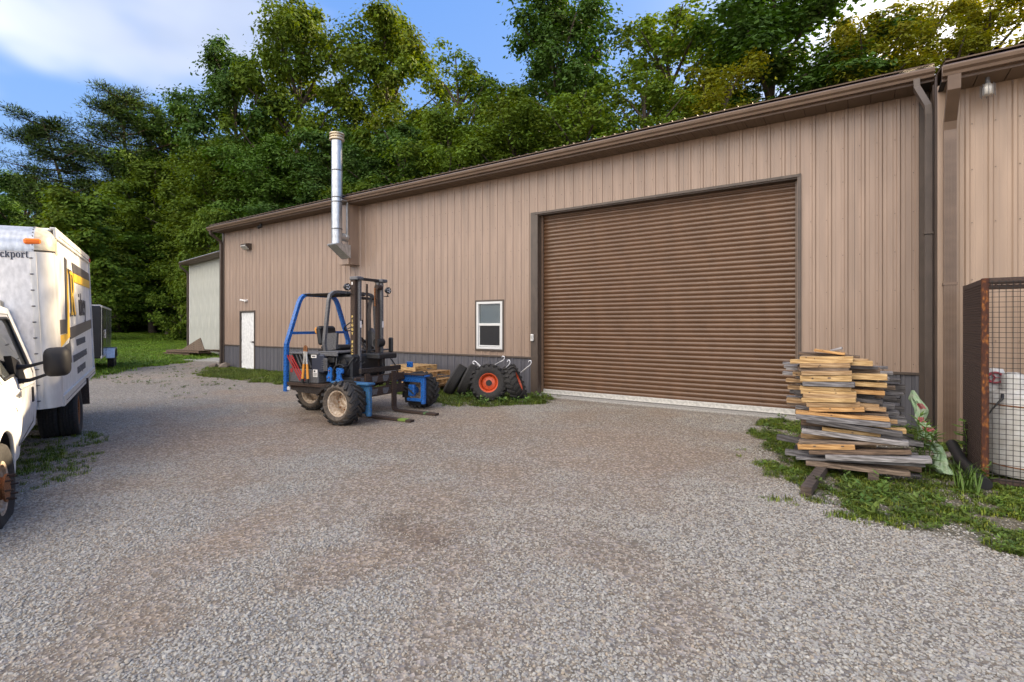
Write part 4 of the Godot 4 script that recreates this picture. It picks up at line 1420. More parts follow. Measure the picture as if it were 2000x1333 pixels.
	flat_text(box, "company_line", "REFRIGERATION·AIR CONDITIONING·HEATING", 0.135, Vector3(-0.4, 1.13, zz), LB, M.softgrey, "Droid Sans", 400, HORIZONTAL_ALIGNMENT_CENTER, 0.62)
	flat_text(box, "company_line", "PARTS AND EQUIPMENT", 0.135, Vector3(-0.45, 0.93, zz), LB, M.softgrey, "Droid Sans", 400, HORIZONTAL_ALIGNMENT_CENTER, 0.72)
	flat_text(box, "company_initial", "R", 0.92, Vector3(0.30, 2.05, zz), LB, M.charcoal, "Droid Serif", 700, HORIZONTAL_ALIGNMENT_CENTER, 0.95)
	flat_text(box, "company_initial", "R", 0.86, Vector3(0.26, 2.05, zz - 0.006), LB, M.yellow, "Droid Serif", 400, HORIZONTAL_ALIGNMENT_CENTER, 0.95)
	flat_text(box, "company_name", "idney", 0.46, Vector3(-0.95, 1.90, zz), LB, M.charcoal, "Droid Sans", 300, HORIZONTAL_ALIGNMENT_CENTER, 0.85)
	var g := MB.new()
	var yl := MB.new()
	var T := Transform3D(Basis(), Vector3(0, 0, 0))
	# (x, y) outlines on the side
	var gl := [
		PackedVector2Array([Vector2(0.12, 2.52), Vector2(xr + 0.06, 2.50), Vector2(xr + 0.06, 2.37), Vector2(0.02, 2.37)]),
		PackedVector2Array([Vector2(0.86, 2.53), Vector2(0.66, 2.51), Vector2(0.74, 2.37), Vector2(0.98, 1.50), Vector2(1.06, 1.50)]),
		PackedVector2Array([Vector2(1.70, 1.70), Vector2(1.08, 1.70), Vector2(1.04, 1.52), Vector2(1.70, 1.52)]),
		PackedVector2Array([Vector2(0.74, 1.58), Vector2(xr + 0.06, 1.66), Vector2(xr + 0.06, 1.50), Vector2(0.72, 1.42)]),
		PackedVector2Array([Vector2(1.66, 1.34), Vector2(0.80, 1.38), Vector2(0.74, 1.42), Vector2(0.66, 1.10), Vector2(1.5, 1.12)]),
	]
	for p: PackedVector2Array in gl: g.prism(p, zz - 0.003, zz + 0.003)
	part(box, "grey_stripe", g, M.charcoal)
	var yp := [
		PackedVector2Array([Vector2(0.04, 2.365), Vector2(xr + 0.06, 2.365), Vector2(xr + 0.06, 2.23), Vector2(-0.06, 2.24)]),
		PackedVector2Array([Vector2(0.72, 2.40), Vector2(0.66, 2.34), Vector2(0.77, 1.46), Vector2(1.66, 1.36), Vector2(1.70, 1.51), Vector2(1.0, 1.51), Vector2(0.92, 1.7)]),
	]
	for p: PackedVector2Array in yp: yl.prism(p, zz - 0.006, zz + 0.003)
	part(box, "yellow_stripe", yl, M.yellow)
	# chassis
	var fm := MB.new()
	for sd: float in [-0.42, 0.42]: fm.box(Vector3(0.9, 0.52, sd), Vector3(6.4, 0.18, 0.08), 0.006)
	fm.box(Vector3(0.15, 0.37, 0), Vector3(0.3, 0.24, 0.36), 0.08)
	fm.cyl(Vector3(0.15, 0.37, -0.8), Vector3(0.15, 0.37, 0.8), 0.07, 0.07, 10)
	fm.cyl(Vector3(4.15, 0.37, -0.8), Vector3(4.15, 0.37, 0.8), 0.06, 0.06, 10)
	fm.box(Vector3(2.6, 0.46, 0), Vector3(1.0, 0.16, 0.9), 0.03)
	part(t, "chassis", fm, M.rustdark)
	var mf := MB.new()
	for sd: float in [-0.86, 0.86]:
		mf.box(Vector3(-0.75, 0.52, sd), Vector3(0.02, 0.42, 0.5), 0.003)
		mf.box(Vector3(-1.4, 0.52, sd), Vector3(0.06, 0.30, 0.16), 0.003)
	part(t, "mud_flap", mf, M.rustdark)
	# rear duals and front wheels; outer side is +z of the wheel mesh
	for sd: float in [-1.0, 1.0]:
		for zo: float in [0.965, 0.755]:
			var wh := part(t, "rear_wheel", road_tyre(0.365, 0.215, 0.205), M.rubber, Vector3(0.15, 0.36, sd * zo))
			if sd < 0: wh.rotation.y = PI
			if zo > 0.9: part(wh, "rim", rim_dish(0.205, 0.215, -0.05, 0.1), M.rust)
		var fw := part(t, "front_wheel", road_tyre(0.365, 0.215, 0.205), M.rubber, Vector3(4.15, 0.36, sd * 0.86))
		if sd < 0: fw.rotation.y = PI
		part(fw, "rim", rim_dish(0.205, 0.215, 0.02, 0.09), M.rimwhite)
		var hb := MB.new()
		hb.lathe([Vector2(0.125, 0.02), Vector2(0.12, 0.04), Vector2(0.095, 0.05), Vector2(0.088, 0.095), Vector2(0.112, 0.10), Vector2(0.116, 0.115), Vector2(0.0, 0.117)], 24)
		part(fw, "hub", hb, M.rust)
		part(fw, "wheel_stud", nut_ring(8, 0.10, 0.10, 0.008, 0.065), M.rustdark)
	build_cab(t)

func rl_parent(box: Node) -> Node:
	return box.get_child(box.get_child_count() - 1)

func rivets(sd: float, xf: float, zs: float, yt: float) -> MB:
	var b := MB.new()
	for k in 9:
		var a := PI / 2 * k / 8.0
		var n := Vector3(cos(a), sin(a), 0)
		var p := Vector3(xf - 0.30, yt - 0.30, sd * (zs - 0.17)) + n * 0.30
		b.cyl(p, p + n * 0.008, 0.008, 0.006, 6)
	return b

func build_cab(t: Node) -> void:
	var outline := PackedVector2Array([Vector2(1.90, 0.50), Vector2(2.6, 0.44), Vector2(3.7, 0.44), Vector2(4.6, 0.42), Vector2(4.95, 0.42), Vector2(5.0, 0.75), Vector2(4.97, 0.98), Vector2(4.6, 1.08), Vector2(3.85, 1.20), Vector2(3.55, 1.27), Vector2(2.95, 1.82), Vector2(2.75, 1.88), Vector2(2.3, 1.88), Vector2(1.90, 1.84)])
	var arch := circle(4.15, 0.36, 0.47)
	var win := PackedVector2Array([Vector2(2.17, 1.20), Vector2(3.36, 1.17), Vector2(3.42, 1.22), Vector2(2.93, 1.70), Vector2(2.80, 1.74), Vector2(2.24, 1.74), Vector2(2.17, 1.69)])
	for sd: float in [-1.0, 1.0]:
		var b := MB.new()
		skin(b, outline, [arch, win], 1.88, 5.04, 0.40, 1.96, 26, 22, sd)
		var body := part(t, "cab_side", b, M.white)
		# glass with its black surround
		var gb := MB.new()
		skin(gb, win, [], 2.1, 3.5, 1.1, 1.8, 8, 6, sd, -0.012)
		part(body, "side_window", gb, M.darkglass)
		var sb := MB.new()
		var pts := []
		for v in win: pts.append(Vector3(v.x, v.y, sd * (cab_half(v.x, v.y) + 0.002)))
		sb.tube(pts, [0.016], 6, true)
		part(body, "window_seal", sb, M.black)
		# door seam, belt crease, sill crease
		var dm := MB.new()
		var seam := [Vector2(2.08, 0.56), Vector2(2.06, 1.12), Vector2(2.10, 1.78), Vector2(2.85, 1.80)]
		var sp := []
		for v: Vector2 in seam: sp.append(Vector3(v.x, v.y, sd * (cab_half(v.x, v.y) + 0.001)))
		dm.tube(sp, [0.0045], 5)
		var s2 := []
		for v: Vector2 in [Vector2(2.08, 0.56), Vector2(3.45, 0.56), Vector2(3.52, 0.9), Vector2(3.52, 1.20)]: s2.append(Vector3(v.x, v.y, sd * (cab_half(v.x, v.y) + 0.001)))
		dm.tube(s2, [0.0045], 5)
		part(body, "door_seam", dm, M.charcoal)
		var ml := MB.new()
		var s3 := []
		for k in 12: s3.append(Vector3(2.0 + k * 0.2, 1.0 + 0.004 * k, sd * (cab_half(2.0 + k * 0.2, 1.0) - 0.004)))
		ml.tube(s3, [0.016], 6)
		part(body, "belt_crease", ml, M.white)
		var hd := MB.new()
		hd.box(Vector3(2.16, 0.88, sd * (cab_half(2.16, 0.88) + 0.006)), Vector3(0.05, 0.17, 0.02), 0.008)
		part(body, "door_handle", hd, M.black)
		var bg := MB.new()
		bg.box(Vector3(3.15, 0.99, sd * (cab_half(3.15, 0.99) + 0.004)), Vector3(0.26, 0.06, 0.012), 0.004)
		part(body, "badge", bg, M.steelgrey)
		if sd < 0:
			flat_text(body, "badge_text", "E350", 0.06, Vector3(3.15, 0.992, -(cab_half(3.15, 0.99) + 0.0115)), Basis(Vector3(-1, 0, 0), Vector3(0, 1, 0), Vector3(0, 0, -1)), M.chrome, "Droid Sans", 700)
		# wheel arch liner
		var al := MB.new()
		for k in 20:
			var a0 := PI * (k - 1.5) / 17.0
			var a1 := PI * (k - 0.5) / 17.0
			var p0 := Vector3(4.15 + cos(a0) * 0.47, 0.36 + sin(a0) * 0.47, 0)
			var p1 := Vector3(4.15 + cos(a1) * 0.47, 0.36 + sin(a1) * 0.47, 0)
			al.quad(p0 + Vector3(0, 0, sd * (cab_half(p0.x, p0.y) - 0.002)), p1 + Vector3(0, 0, sd * (cab_half(p1.x, p1.y) - 0.002)), p1 + Vector3(0, 0, sd * 0.5), p0 + Vector3(0, 0, sd * 0.5), Vector3(-cos(a0), -sin(a0), 0))
		part(body, "wheel_arch", al, M.black)
		# lip of the arch
		var lp := MB.new()
		var lpts := []
		for k in 19:
			var a := lerpf(-0.12, PI + 0.12, k / 18.0)
			var px := 4.15 + cos(a) * 0.475
			var py := 0.36 + sin(a) * 0.475
			lpts.append(Vector3(px, py, sd * (cab_half(px, py) + 0.004)))
		lp.tube(lpts, [0.02], 6)
		part(body, "arch_lip", lp, M.white)
		# towing mirror: sail base, two arms, head
		var mb := MB.new()
		const MIRROR_Z := 1.165
		var hz := cab_half(2.85, 1.22)
		mb.prism_side([Vector2(3.12, 1.38), Vector2(3.0, 1.20), Vector2(2.62, 1.05), Vector2(2.50, 1.10), Vector2(2.62, 1.20), Vector2(2.78, 1.30)], sd * (hz - 0.02), sd * (hz + 0.035))
		mb.tube([Vector3(2.86, 1.245, sd * hz), Vector3(2.86, 1.25, sd * (hz + 0.12)), Vector3(2.86, 1.29, sd * (hz + 0.27))], [0.032, 0.018, 0.014], 10)
		mb.tube([Vector3(2.84, 1.10, sd * hz), Vector3(2.84, 1.105, sd * (hz + 0.12)), Vector3(2.85, 1.16, sd * (hz + 0.27))], [0.032, 0.018, 0.014], 10)
		var mo := part(t, "towing_mirror", mb, M.plastic)
		var mh := MB.new()
		mirror_head(mh, Vector3(2.85, 1.275, sd * MIRROR_Z), sd)
		part(mo, "mirror_head", mh, M.plastic)
		part(mo, "mirror_glass", MB.new().box(Vector3(2.778, 1.275, sd * MIRROR_Z), Vector3(0.006, 0.24, 0.17), 0.003), M.chrome)
	# roof, windshield, hood, front as lofts between the two sides
	var loft := [Vector2(1.90, 1.84), Vector2(2.3, 1.88), Vector2(2.75, 1.88), Vector2(2.95, 1.82)]
	var rf := MB.new()
	span(rf, loft, 0.06)
	part(t, "cab_roof", rf, M.white)
	var ws := MB.new()
	span(ws, [Vector2(2.95, 1.82), Vector2(3.55, 1.27)], 0.03)
	part(t, "windshield", ws, M.darkglass)
	var hd2 := MB.new()
	span(hd2, [Vector2(3.55, 1.27), Vector2(3.85, 1.20), Vector2(4.6, 1.08), Vector2(4.97, 0.98)], 0.05)
	part(t, "hood", hd2, M.white)
	var fg := MB.new()
	span(fg, [Vector2(4.97, 0.98), Vector2(5.0, 0.75), Vector2(4.95, 0.42)], 0.0)
	part(t, "front_end", fg, M.white)
	var bk := MB.new()
	span(bk, [Vector2(1.90, 0.50), Vector2(1.90, 1.2), Vector2(1.90, 1.84)], 0.0)
	part(t, "cab_back", bk, M.white)
	part(t, "roof_seal", MB.new().box(Vector3(1.89, 1.86, 0), Vector3(0.05, 0.16, 1.25), 0.02), M.boxcap)
	var gr := MB.new()
	for k in 5: gr.box(Vector3(5.0, 0.72 + k * 0.055, 0), Vector3(0.04, 0.02, 0.95), 0.004)
	part(t, "grille", gr, M.chrome)
	part(t, "bumper", MB.new().box(Vector3(5.02, 0.52, 0), Vector3(0.14, 0.20, 1.75), 0.03), M.chrome)
	for sd: float in [-1.0, 1.0]: part(t, "headlamp", MB.new().box(Vector3(4.99, 0.82, sd * 0.64), Vector3(0.06, 0.20, 0.26), 0.02), M.decal)

func span(b: MB, line: Array, crown: float) -> void:
	var nz := 10
	for i in line.size() - 1:
		var p: Vector2 = line[i]
		var q: Vector2 = line[i + 1]
		var e := (q - p).normalized()
		var nn := Vector3(-e.y, e.x, 0)
		if nn.y < 0 or (absf(nn.y) < 0.3 and nn.x < 0 and p.x > 3): nn = -nn
		if p.x < 1.95 and absf(q.x - p.x) < 0.01: nn = Vector3(-1, 0, 0)
		for k in nz:
			var s0 := lerpf(-1, 1, float(k) / nz)
			var s1 := lerpf(-1, 1, (k + 1.0) / nz)
			var hp := cab_half(p.x, p.y)
			var hq := cab_half(q.x, q.y)
			var n0 := (nn + Vector3(0, 0, s0 * crown * 3)).normalized()
			var n1_ := (nn + Vector3(0, 0, s1 * crown * 3)).normalized()
			b.quad4(Vector3(p.x, p.y, hp * s0) + nn * crown * (1 - s0 * s0), Vector3(q.x, q.y, hq * s0) + nn * crown * (1 - s0 * s0), Vector3(q.x, q.y, hq * s1) + nn * crown * (1 - s1 * s1), Vector3(p.x, p.y, hp * s1) + nn * crown * (1 - s1 * s1), n0, n0, n1_, n1_)

func mirror_head(b: MB, c: Vector3, sd: float) -> void:
	# rounded pillow: superellipse section in y-z, domed towards +x
	var n := 24
	var rings := 6
	for i in rings:
		for k in n:
			var q := []
			var nr := []
			for w: Array in [[i, k], [i + 1, k], [i + 1, k + 1], [i, k + 1]]:
				var u: float = w[0] / float(rings)
				var a: float = TAU * w[1] / float(n)
				var rr := sin(u * PI / 2)
				var ca := cos(a)
				var sa := sin(a)
				var y := signf(sa) * pow(absf(sa), 0.5) * 0.152
				var z := signf(ca) * pow(absf(ca), 0.5) * 0.108
				var sq := pow(rr, 0.45)
				q.append(c + Vector3(0.09 * pow(cos(u * PI / 2), 0.7) - 0.02, y * sq, z * sq))
				nr.append(Vector3(0.5 * cos(u * PI / 2) + 0.06, sa * rr * 0.8, ca * rr).normalized())
			b.quad4(q[0], q[1], q[2], q[3], nr[0], nr[1], nr[2], nr[3])
	for k in n:
		var p := []
		for w in [k, k + 1]:
			var a: float = TAU * w / float(n)
			p.append(Vector3(0, signf(sin(a)) * pow(absf(sin(a)), 0.5) * 0.152, signf(cos(a)) * pow(absf(cos(a)), 0.5) * 0.108))
		b.quad(c + p[0] + Vector3(-0.02, 0, 0), c + p[1] + Vector3(-0.02, 0, 0), c + p[1] + Vector3(-0.07, 0, 0), c + p[0] + Vector3(-0.07, 0, 0), (p[0] + p[1]).normalized())
		b.tri(c + Vector3(-0.07, 0, 0), c + p[0] + Vector3(-0.07, 0, 0), c + p[1] + Vector3(-0.07, 0, 0), Vector3(-1, 0, 0))

func build_trailer() -> void:
	var t := thing("cargo_trailer", "black enclosed cargo trailer with silver fender parked on the grass behind the box truck", "trailer", Vector3(-23.80, 0, 3.55), -0.36)
	var b := MB.new()
	b.box(Vector3(0.5, 1.38, 0), Vector3(4.6, 1.75, 1.9), 0.03)
	var bx := part(t, "cargo_box", b, M.blackgloss)
	var tr := MB.new()
	for sd: float in [-1.0, 1.0]:
		tr.box(Vector3(0.5, 2.23, sd * 0.945), Vector3(4.62, 0.07, 0.04), 0.01)
		tr.box(Vector3(0.5, 0.54, sd * 0.945), Vector3(4.62, 0.09, 0.04), 0.01)
		for xx: float in [-1.79, 2.79]: tr.box(Vector3(xx, 1.38, sd * 0.948), Vector3(0.02, 1.7, 0.012), 0.004)
	part(bx, "edge_trim", tr, M.alu)
	var sm := MB.new()
	for xx: float in [-0.9, -0.1, 0.7, 1.5]: sm.box(Vector3(xx, 1.38, -0.953), Vector3(0.035, 1.6, 0.006))
	part(bx, "panel_seam", sm, M.steelgrey)
	part(bx, "roof", MB.new().box(Vector3(0.5, 2.265, 0), Vector3(4.55, 0.04, 1.86), 0.01), M.alu)
	var dr := MB.new()
	dr.box(Vector3(1.95, 1.35, -0.957), Vector3(0.8, 1.55, 0.02), 0.006)
	var d := part(bx, "side_door", dr, M.blackgloss)
	part(d, "latch", MB.new().box(Vector3(1.62, 1.3, -0.985), Vector3(0.05, 0.3, 0.04), 0.01), M.chrome)
	for sd: float in [-1.0, 1.0]:
		var f := MB.new()
		f.X = Transform3D(Basis(), Vector3(0, 0, sd * 1.07))
		f.prism(PackedVector2Array([Vector2(-0.95, 0.42), Vector2(-0.62, 0.76), Vector2(0.62, 0.76), Vector2(0.95, 0.42), Vector2(0.90, 0.40), Vector2(0.60, 0.72), Vector2(-0.60, 0.72), Vector2(-0.90, 0.40)]), -0.13, 0.13)
		part(t, "fender", f, M.galv)
		for xx: float in [-0.42, 0.42]:
			var wh := part(t, "wheel", road_tyre(0.34, 0.2, 0.19), M.rubber, Vector3(xx, 0.34, sd * 1.08))
			if sd < 0: wh.rotation.y = PI
			part(wh, "rim", rim_dish(0.19, 0.2, 0.04, 0.06), M.galv)
		part(t, "tail_lamp", MB.new().box(Vector3(-1.82, 0.75, sd * 0.8), Vector3(0.03, 0.1, 0.16), 0.01), M.redlens)
	var ch := MB.new()
	for sd: float in [-0.5, 0.5]: ch.box(Vector3(0.5, 0.44, sd), Vector3(4.6, 0.1, 0.06), 0.004)
	ch.bar([Vector3(2.7, 0.44, -0.5), Vector3(4.1, 0.44, 0)], 0.08, 0.1, Vector3(0, 0, 1))
	ch.bar([Vector3(2.7, 0.44, 0.5), Vector3(4.1, 0.44, 0)], 0.08, 0.1, Vector3(0, 0, 1))
	ch.cyl(Vector3(3.9, 0.05, 0), Vector3(3.9, 0.8, 0), 0.035, 0.035, 10)
	part(t, "chassis", ch, M.black)
# ---------------------------------------------------------------- forklift
func build_forklift() -> void:
	var t := thing("forklift", "blue and black three-wheeled truck-mounted forklift with raised mast post frame and chevron tyres", "forklift", Vector3(-6.95, 0, 3.72), deg_to_rad(7.2))
	var c := -0.06
	# wheels
	for sd: float in [1.0, -1.0]:
		var wz := 0.945 if sd > 0 else -1.0
		var wh := part(t, "drive_wheel", plain_tyre(0.325, 0.34, 0.205), M.rubberdust if sd > 0 else M.rubber, Vector3(-0.12 if sd > 0 else -0.05, 0.345, wz))
		if sd < 0: wh.rotation.y = PI
		lugs(wh, 0.325, 0.34, 17, 0.72, 0.045, M.rubber)
		var rm := part(wh, "rim", rim_dish(0.205, 0.34, -0.03, 0.07), M.rimwhite)
		rm.name = "rim"
		part(wh, "wheel_nut", nut_ring(8, 0.115, -0.03, 0.012, 0.02), M.rust)
	var sw := part(t, "steer_wheel", plain_tyre(0.31, 0.30, 0.20), M.rubberdust, Vector3(-1.72, 0.33, 0.10))
	sw.rotation.y = 0.1
	lugs(sw, 0.31, 0.30, 16, 0.72, 0.045, M.rubber)
	part(sw, "rim", rim_dish(0.20, 0.30, -0.02, 0.06), M.rimwhite)
	# frame
	var fr := MB.new()
	fr.box(Vector3(-1.30, 0.545, c), Vector3(0.96, 0.06, 1.50), 0.006)
	fr.box(Vector3(-1.30, 0.49, c), Vector3(0.90, 0.06, 1.40), 0.006)
	part(t, "deck", fr, M.rustdark)
	var lo := MB.new()
	lo.X = Transform3D(Basis(), Vector3(0, 0, 0.60))
	lo.prism(PackedVector2Array([Vector2(-1.70, 0.47), Vector2(-0.62, 0.56), Vector2(-0.62, 0.50), Vector2(-0.95, 0.39), Vector2(-1.4, 0.40), Vector2(-1.70, 0.44)]), 0, 0.06)
	lo.X = Transform3D(Basis(), Vector3(0, 0, -0.74))
	lo.prism(PackedVector2Array([Vector2(-1.70, 0.47), Vector2(-0.62, 0.56), Vector2(-0.62, 0.50), Vector2(-0.95, 0.39), Vector2(-1.4, 0.40), Vector2(-1.70, 0.44)]), 0, 0.06)
	part(t, "lower_frame", lo, M.steel)
	part(t, "corner_lamp", MB.new().box(Vector3(-1.74, 0.455, 0.67), Vector3(0.06, 0.07, 0.04), 0.01), M.decal)
	var fd := MB.new()
	fd.bar([Vector3(-0.98, 0.40, 0.68), Vector3(-0.82, 0.52, 0.68), Vector3(-0.58, 0.61, 0.68)], 0.12, 0.05, Vector3(0, 0, 1))
	part(t, "fender", fd, M.steel)
	# side panel with stripes, grille and cover
	var sp := MB.new()
	sp.box(Vector3(-1.36, 0.70, c), Vector3(0.72, 0.24, 1.46), 0.012)
	sp.box(Vector3(-1.685, 0.86, c), Vector3(0.07, 0.50, 1.46), 0.008)
	var panel := part(t, "side_panel", sp, M.steelgrey)
	var tp := MB.new()
	tp.box(Vector3(-1.36, 1.10, c), Vector3(0.74, 0.035, 1.48), 0.008)
	tp.box(Vector3(-0.80, 1.13, c), Vector3(0.44, 0.03, 1.36), 0.008)
	tp.box(Vector3(-0.80, 1.09, 0.62), Vector3(0.44, 0.05, 0.03), 0.006)
	part(t, "top_plate", tp, M.steelgrey)
	for k in 3:
		part(panel, "red_stripe", MB.new().box(Vector3(-1.61 + k * 0.062, 0.84, 0.675), Vector3(0.022, 0.56, 0.012), 0.0, Basis(Vector3(0, 0, 1), 0.66)), M.red)
	part(panel, "red_mark", MB.new().box(Vector3(-1.66, 0.79, 0.674), Vector3(0.05, 0.07, 0.006)), M.red)
	for k in 4:
		part(panel, "grille_bar", MB.new().box(Vector3(-1.50 + k * 0.085, 0.97, 0.655), Vector3(0.02, 0.27, 0.02), 0.0, Basis(Vector3(0, 0, 1), 0.5)), M.steelgrey)
	part(panel, "rear_grille", MB.new().box(Vector3(-1.42, 0.95, c), Vector3(0.46, 0.27, 1.36), 0.004), M.black)
	var cv := part(t, "battery_cover", MB.new().box(Vector3(-1.02, 0.93, 0.44), Vector3(0.30, 0.32, 0.46), 0.02), M.navy)
	part(cv, "decal", MB.new().box(Vector3(-1.10, 1.055, 0.672), Vector3(0.13, 0.055, 0.004)), M.decal)
	part(panel, "decal", MB.new().box(Vector3(-1.06, 0.76, 0.675), Vector3(0.105, 0.13, 0.004)), M.decal)
	var dm := MB.new()
	dm.box(Vector3(-1.075, 0.795, 0.678), Vector3(0.035, 0.03, 0.003))
	for k in 3: dm.box(Vector3(-1.06, 0.755 - k * 0.02, 0.678), Vector3(0.08, 0.007, 0.003))
	part(panel, "decal_print", dm, M.black)
	part(panel, "decal_print", MB.new().box(Vector3(-1.10, 1.055, 0.6755), Vector3(0.08, 0.02, 0.003)), M.steelgrey)
	# engine and hydraulics between cover and mast
	var en := MB.new()
	en.box(Vector3(-0.62, 0.88, 0.05), Vector3(0.46, 0.42, 0.9), 0.04)
	en.cyl(Vector3(-0.72, 0.78, 0.45), Vector3(-0.42, 0.78, 0.45), 0.09, 0.09, 14)
	en.cyl(Vector3(-0.5, 0.95, 0.40), Vector3(-0.5, 0.95, 0.56), 0.06, 0.06, 12)
	en.box(Vector3(-0.78, 1.0, 0.50), Vector3(0.16, 0.12, 0.2), 0.02)
	en.box(Vector3(-0.55, 0.66, 0.3), Vector3(0.5, 0.10, 0.5), 0.02)
	part(t, "engine", en, M.black)
	var hs := MB.new()
	for k in 4:
		var z0 := 0.30 + k * 0.09
		hs.tube([Vector3(-0.80 + k * 0.05, 1.05, z0), Vector3(-0.62, 0.98 - k * 0.05, z0 + 0.06), Vector3(-0.48, 0.82, z0), Vector3(-0.36, 0.95 + k * 0.03, z0 - 0.1)], [0.013], 6)
	part(t, "hoses", hs, M.black)
	part(t, "louvre_plate", louvre(), M.steelgrey)
	var ch := MB.new()
	for k in 14:
		var a := -0.4 + 2.6 * k / 13.0
		var p := Vector3(-0.50 - cos(a) * 0.15, 0.78 + sin(a) * 0.15, 0.62)
		ch.box(p, Vector3(0.03, 0.018, 0.10), 0.004, Basis(Vector3(0, 0, 1), -a + PI / 2))
	part(t, "hose_chain", ch, M.black)
	# overhead guard: blue rear hoop, grey front hoop, roof plate
	var rh := MB.new()
	rh.bar([Vector3(-1.80, 0.40, 0.68), Vector3(-1.81, 1.26, 0.66), Vector3(-1.80, 2.02, 0.40), Vector3(-1.80, 2.11, 0.35), Vector3(-1.80, 2.165, 0.28), Vector3(-1.80, 2.18, 0.20), Vector3(-1.80, 2.18, -0.36), Vector3(-1.80, 2.165, -0.44), Vector3(-1.80, 2.11, -0.51), Vector3(-1.80, 2.02, -0.56), Vector3(-1.81, 1.30, -0.85), Vector3(-1.80, 0.5, -0.86)], 0.075, 0.06, Vector3.RIGHT)
	var rho := part(t, "rear_guard_hoop", rh, M.blue)
	var cb := MB.new()
	cb.bar([Vector3(-1.79, 1.46, 0.58), Vector3(-1.79, 1.46, -0.77)], 0.05, 0.05, Vector3.RIGHT)
	part(rho, "cross_bar", cb, M.blue)
	var fh := MB.new()
	fh.bar([Vector3(-0.88, 0.80, 0.52), Vector3(-0.92, 1.26, 0.60), Vector3(-0.92, 1.32, 0.60), Vector3(-0.90, 2.05, 0.52), Vector3(-0.90, 2.14, 0.49), Vector3(-0.90, 2.19, 0.42), Vector3(-0.90, 2.205, 0.34), Vector3(-0.90, 2.205, -0.46), Vector3(-0.90, 2.19, -0.54), Vector3(-0.90, 2.14, -0.61), Vector3(-0.90, 2.05, -0.64), Vector3(-0.92, 1.3, -0.72), Vector3(-0.88, 0.80, -0.64)], 0.06, 0.05, Vector3.RIGHT)
	part(t, "front_guard_hoop", fh, M.steelgrey)
	var rp := MB.new()
	rp.box(Vector3(-1.35, 2.19, -0.07), Vector3(0.92, 0.012, 0.74), 0.003)
	for k in 5: rp.box(Vector3(-1.35, 2.175, -0.37 + k * 0.15), Vector3(0.90, 0.03, 0.03), 0.003)
	part(t, "guard_roof", rp, M.steel)
	# seat
	var st := MB.new()
	st.box(Vector3(-1.20, 1.19, 0.0), Vector3(0.48, 0.09, 0.46), 0.035)
	var seat := part(t, "seat", st, M.black)
	var bk := MB.new()
	bk.X = Transform3D(Basis(Vector3(0, 0, 1), 0.20), Vector3(-1.50, 1.38, 0.0))
	bk.box(Vector3(0, 0.02, 0), Vector3(0.09, 0.34, 0.44), 0.03)
	bk.box(Vector3(0.0, 0.16, 0), Vector3(0.12, 0.10, 0.42), 0.04)
	part(seat, "backrest", bk, M.black)
	part(seat, "torn_foam", MB.new().box(Vector3(-1.585, 1.50, 0.16), Vector3(0.07, 0.13, 0.10), 0.03, Basis(Vector3(0, 0, 1), 0.2)), M.handle)
	var shl := MB.new()
	shl.X = Transform3D(Basis(Vector3(0, 0, 1), 0.06), Vector3(-1.12, 1.36, 0.22))
	shl.prism(PackedVector2Array([Vector2(-0.20, 0.10), Vector2(0.16, 0.10), Vector2(0.12, -0.20), Vector2(-0.10, -0.22)]), 0.0, 0.05)
	part(seat, "side_bolster", shl, M.steelgrey)
	part(seat, "seat_base", MB.new().box(Vector3(-1.28, 1.13, 0.0), Vector3(0.5, 0.06, 0.40), 0.01), M.steel)
	# steering
	var sc := MB.new()
	sc.cyl(Vector3(-0.62, 1.15, -0.10), Vector3(-0.90, 1.58, -0.10), 0.03, 0.022, 10)
	part(t, "steering_column", sc, M.steel)
	var sr := MB.new()
	var ringp := []
	var B := Basis(Vector3(0, 0, 1), 0.62)
	for k in 24: ringp.append(Vector3(-0.92, 1.60, -0.10) + B * Vector3(cos(TAU * k / 24) * 0.18, 0, sin(TAU * k / 24) * 0.18))
	sr.tube(ringp, [0.012], 6, true)
	for k in 3: sr.cyl(Vector3(-0.92, 1.585, -0.10), Vector3(-0.92, 1.60, -0.10) + B * Vector3(cos(k * 2.09 + 0.5) * 0.175, 0, sin(k * 2.09 + 0.5) * 0.175), 0.010, 0.010, 6)
	part(t, "steering_wheel", sr, M.black)
	var cowl := MB.new()
	cowl.X = Transform3D(Basis(), Vector3(0, 0, -0.55))
	cowl.prism(PackedVector2Array([Vector2(-1.10, 1.10), Vector2(-0.72, 1.10), Vector2(-0.72, 1.42), Vector2(-0.86, 1.55)]), 0.0, 0.08)
	part(t, "dash_cowl", cowl, M.steelgrey)
	var cn := MB.new()
	cn.cyl(Vector3(-0.42, 1.28, -0.16), Vector3(-0.42, 1.28, -0.32), 0.08, 0.08, 16)
	cn.box(Vector3(-0.35, 1.05, -0.12), Vector3(0.5, 0.10, 0.5), 0.02)
	part(t, "air_cleaner", cn, M.black)
	# mast: two channel pairs, head beam, cross rails, lift cylinder, chains
	for sd: float in [1.0, -1.0]:
		var mz := c + (0.36 if sd > 0 else -0.27)
		var ou := MB.new()
		ou.box(Vector3(-0.50, 1.44, mz + sd * 0.04), Vector3(0.10, 1.92, 0.035), 0.006)
		ou.box(Vector3(-0.455, 1.44, mz), Vector3(0.02, 1.92, 0.10), 0.003)
		ou.box(Vector3(-0.545, 1.44, mz), Vector3(0.02, 1.92, 0.10), 0.003)
		var rail := part(t, "outer_mast_rail", ou, M.rustdark)
		var inn := MB.new()
		inn.box(Vector3(-0.415, 1.50, mz - sd * 0.03), Vector3(0.055, 1.86, 0.05), 0.006)
		inn.box(Vector3(-0.49, 1.50, mz - sd * 0.05), Vector3(0.06, 1.86, 0.03), 0.003)
		part(t, "inner_mast_rail", inn, M.steelgrey)
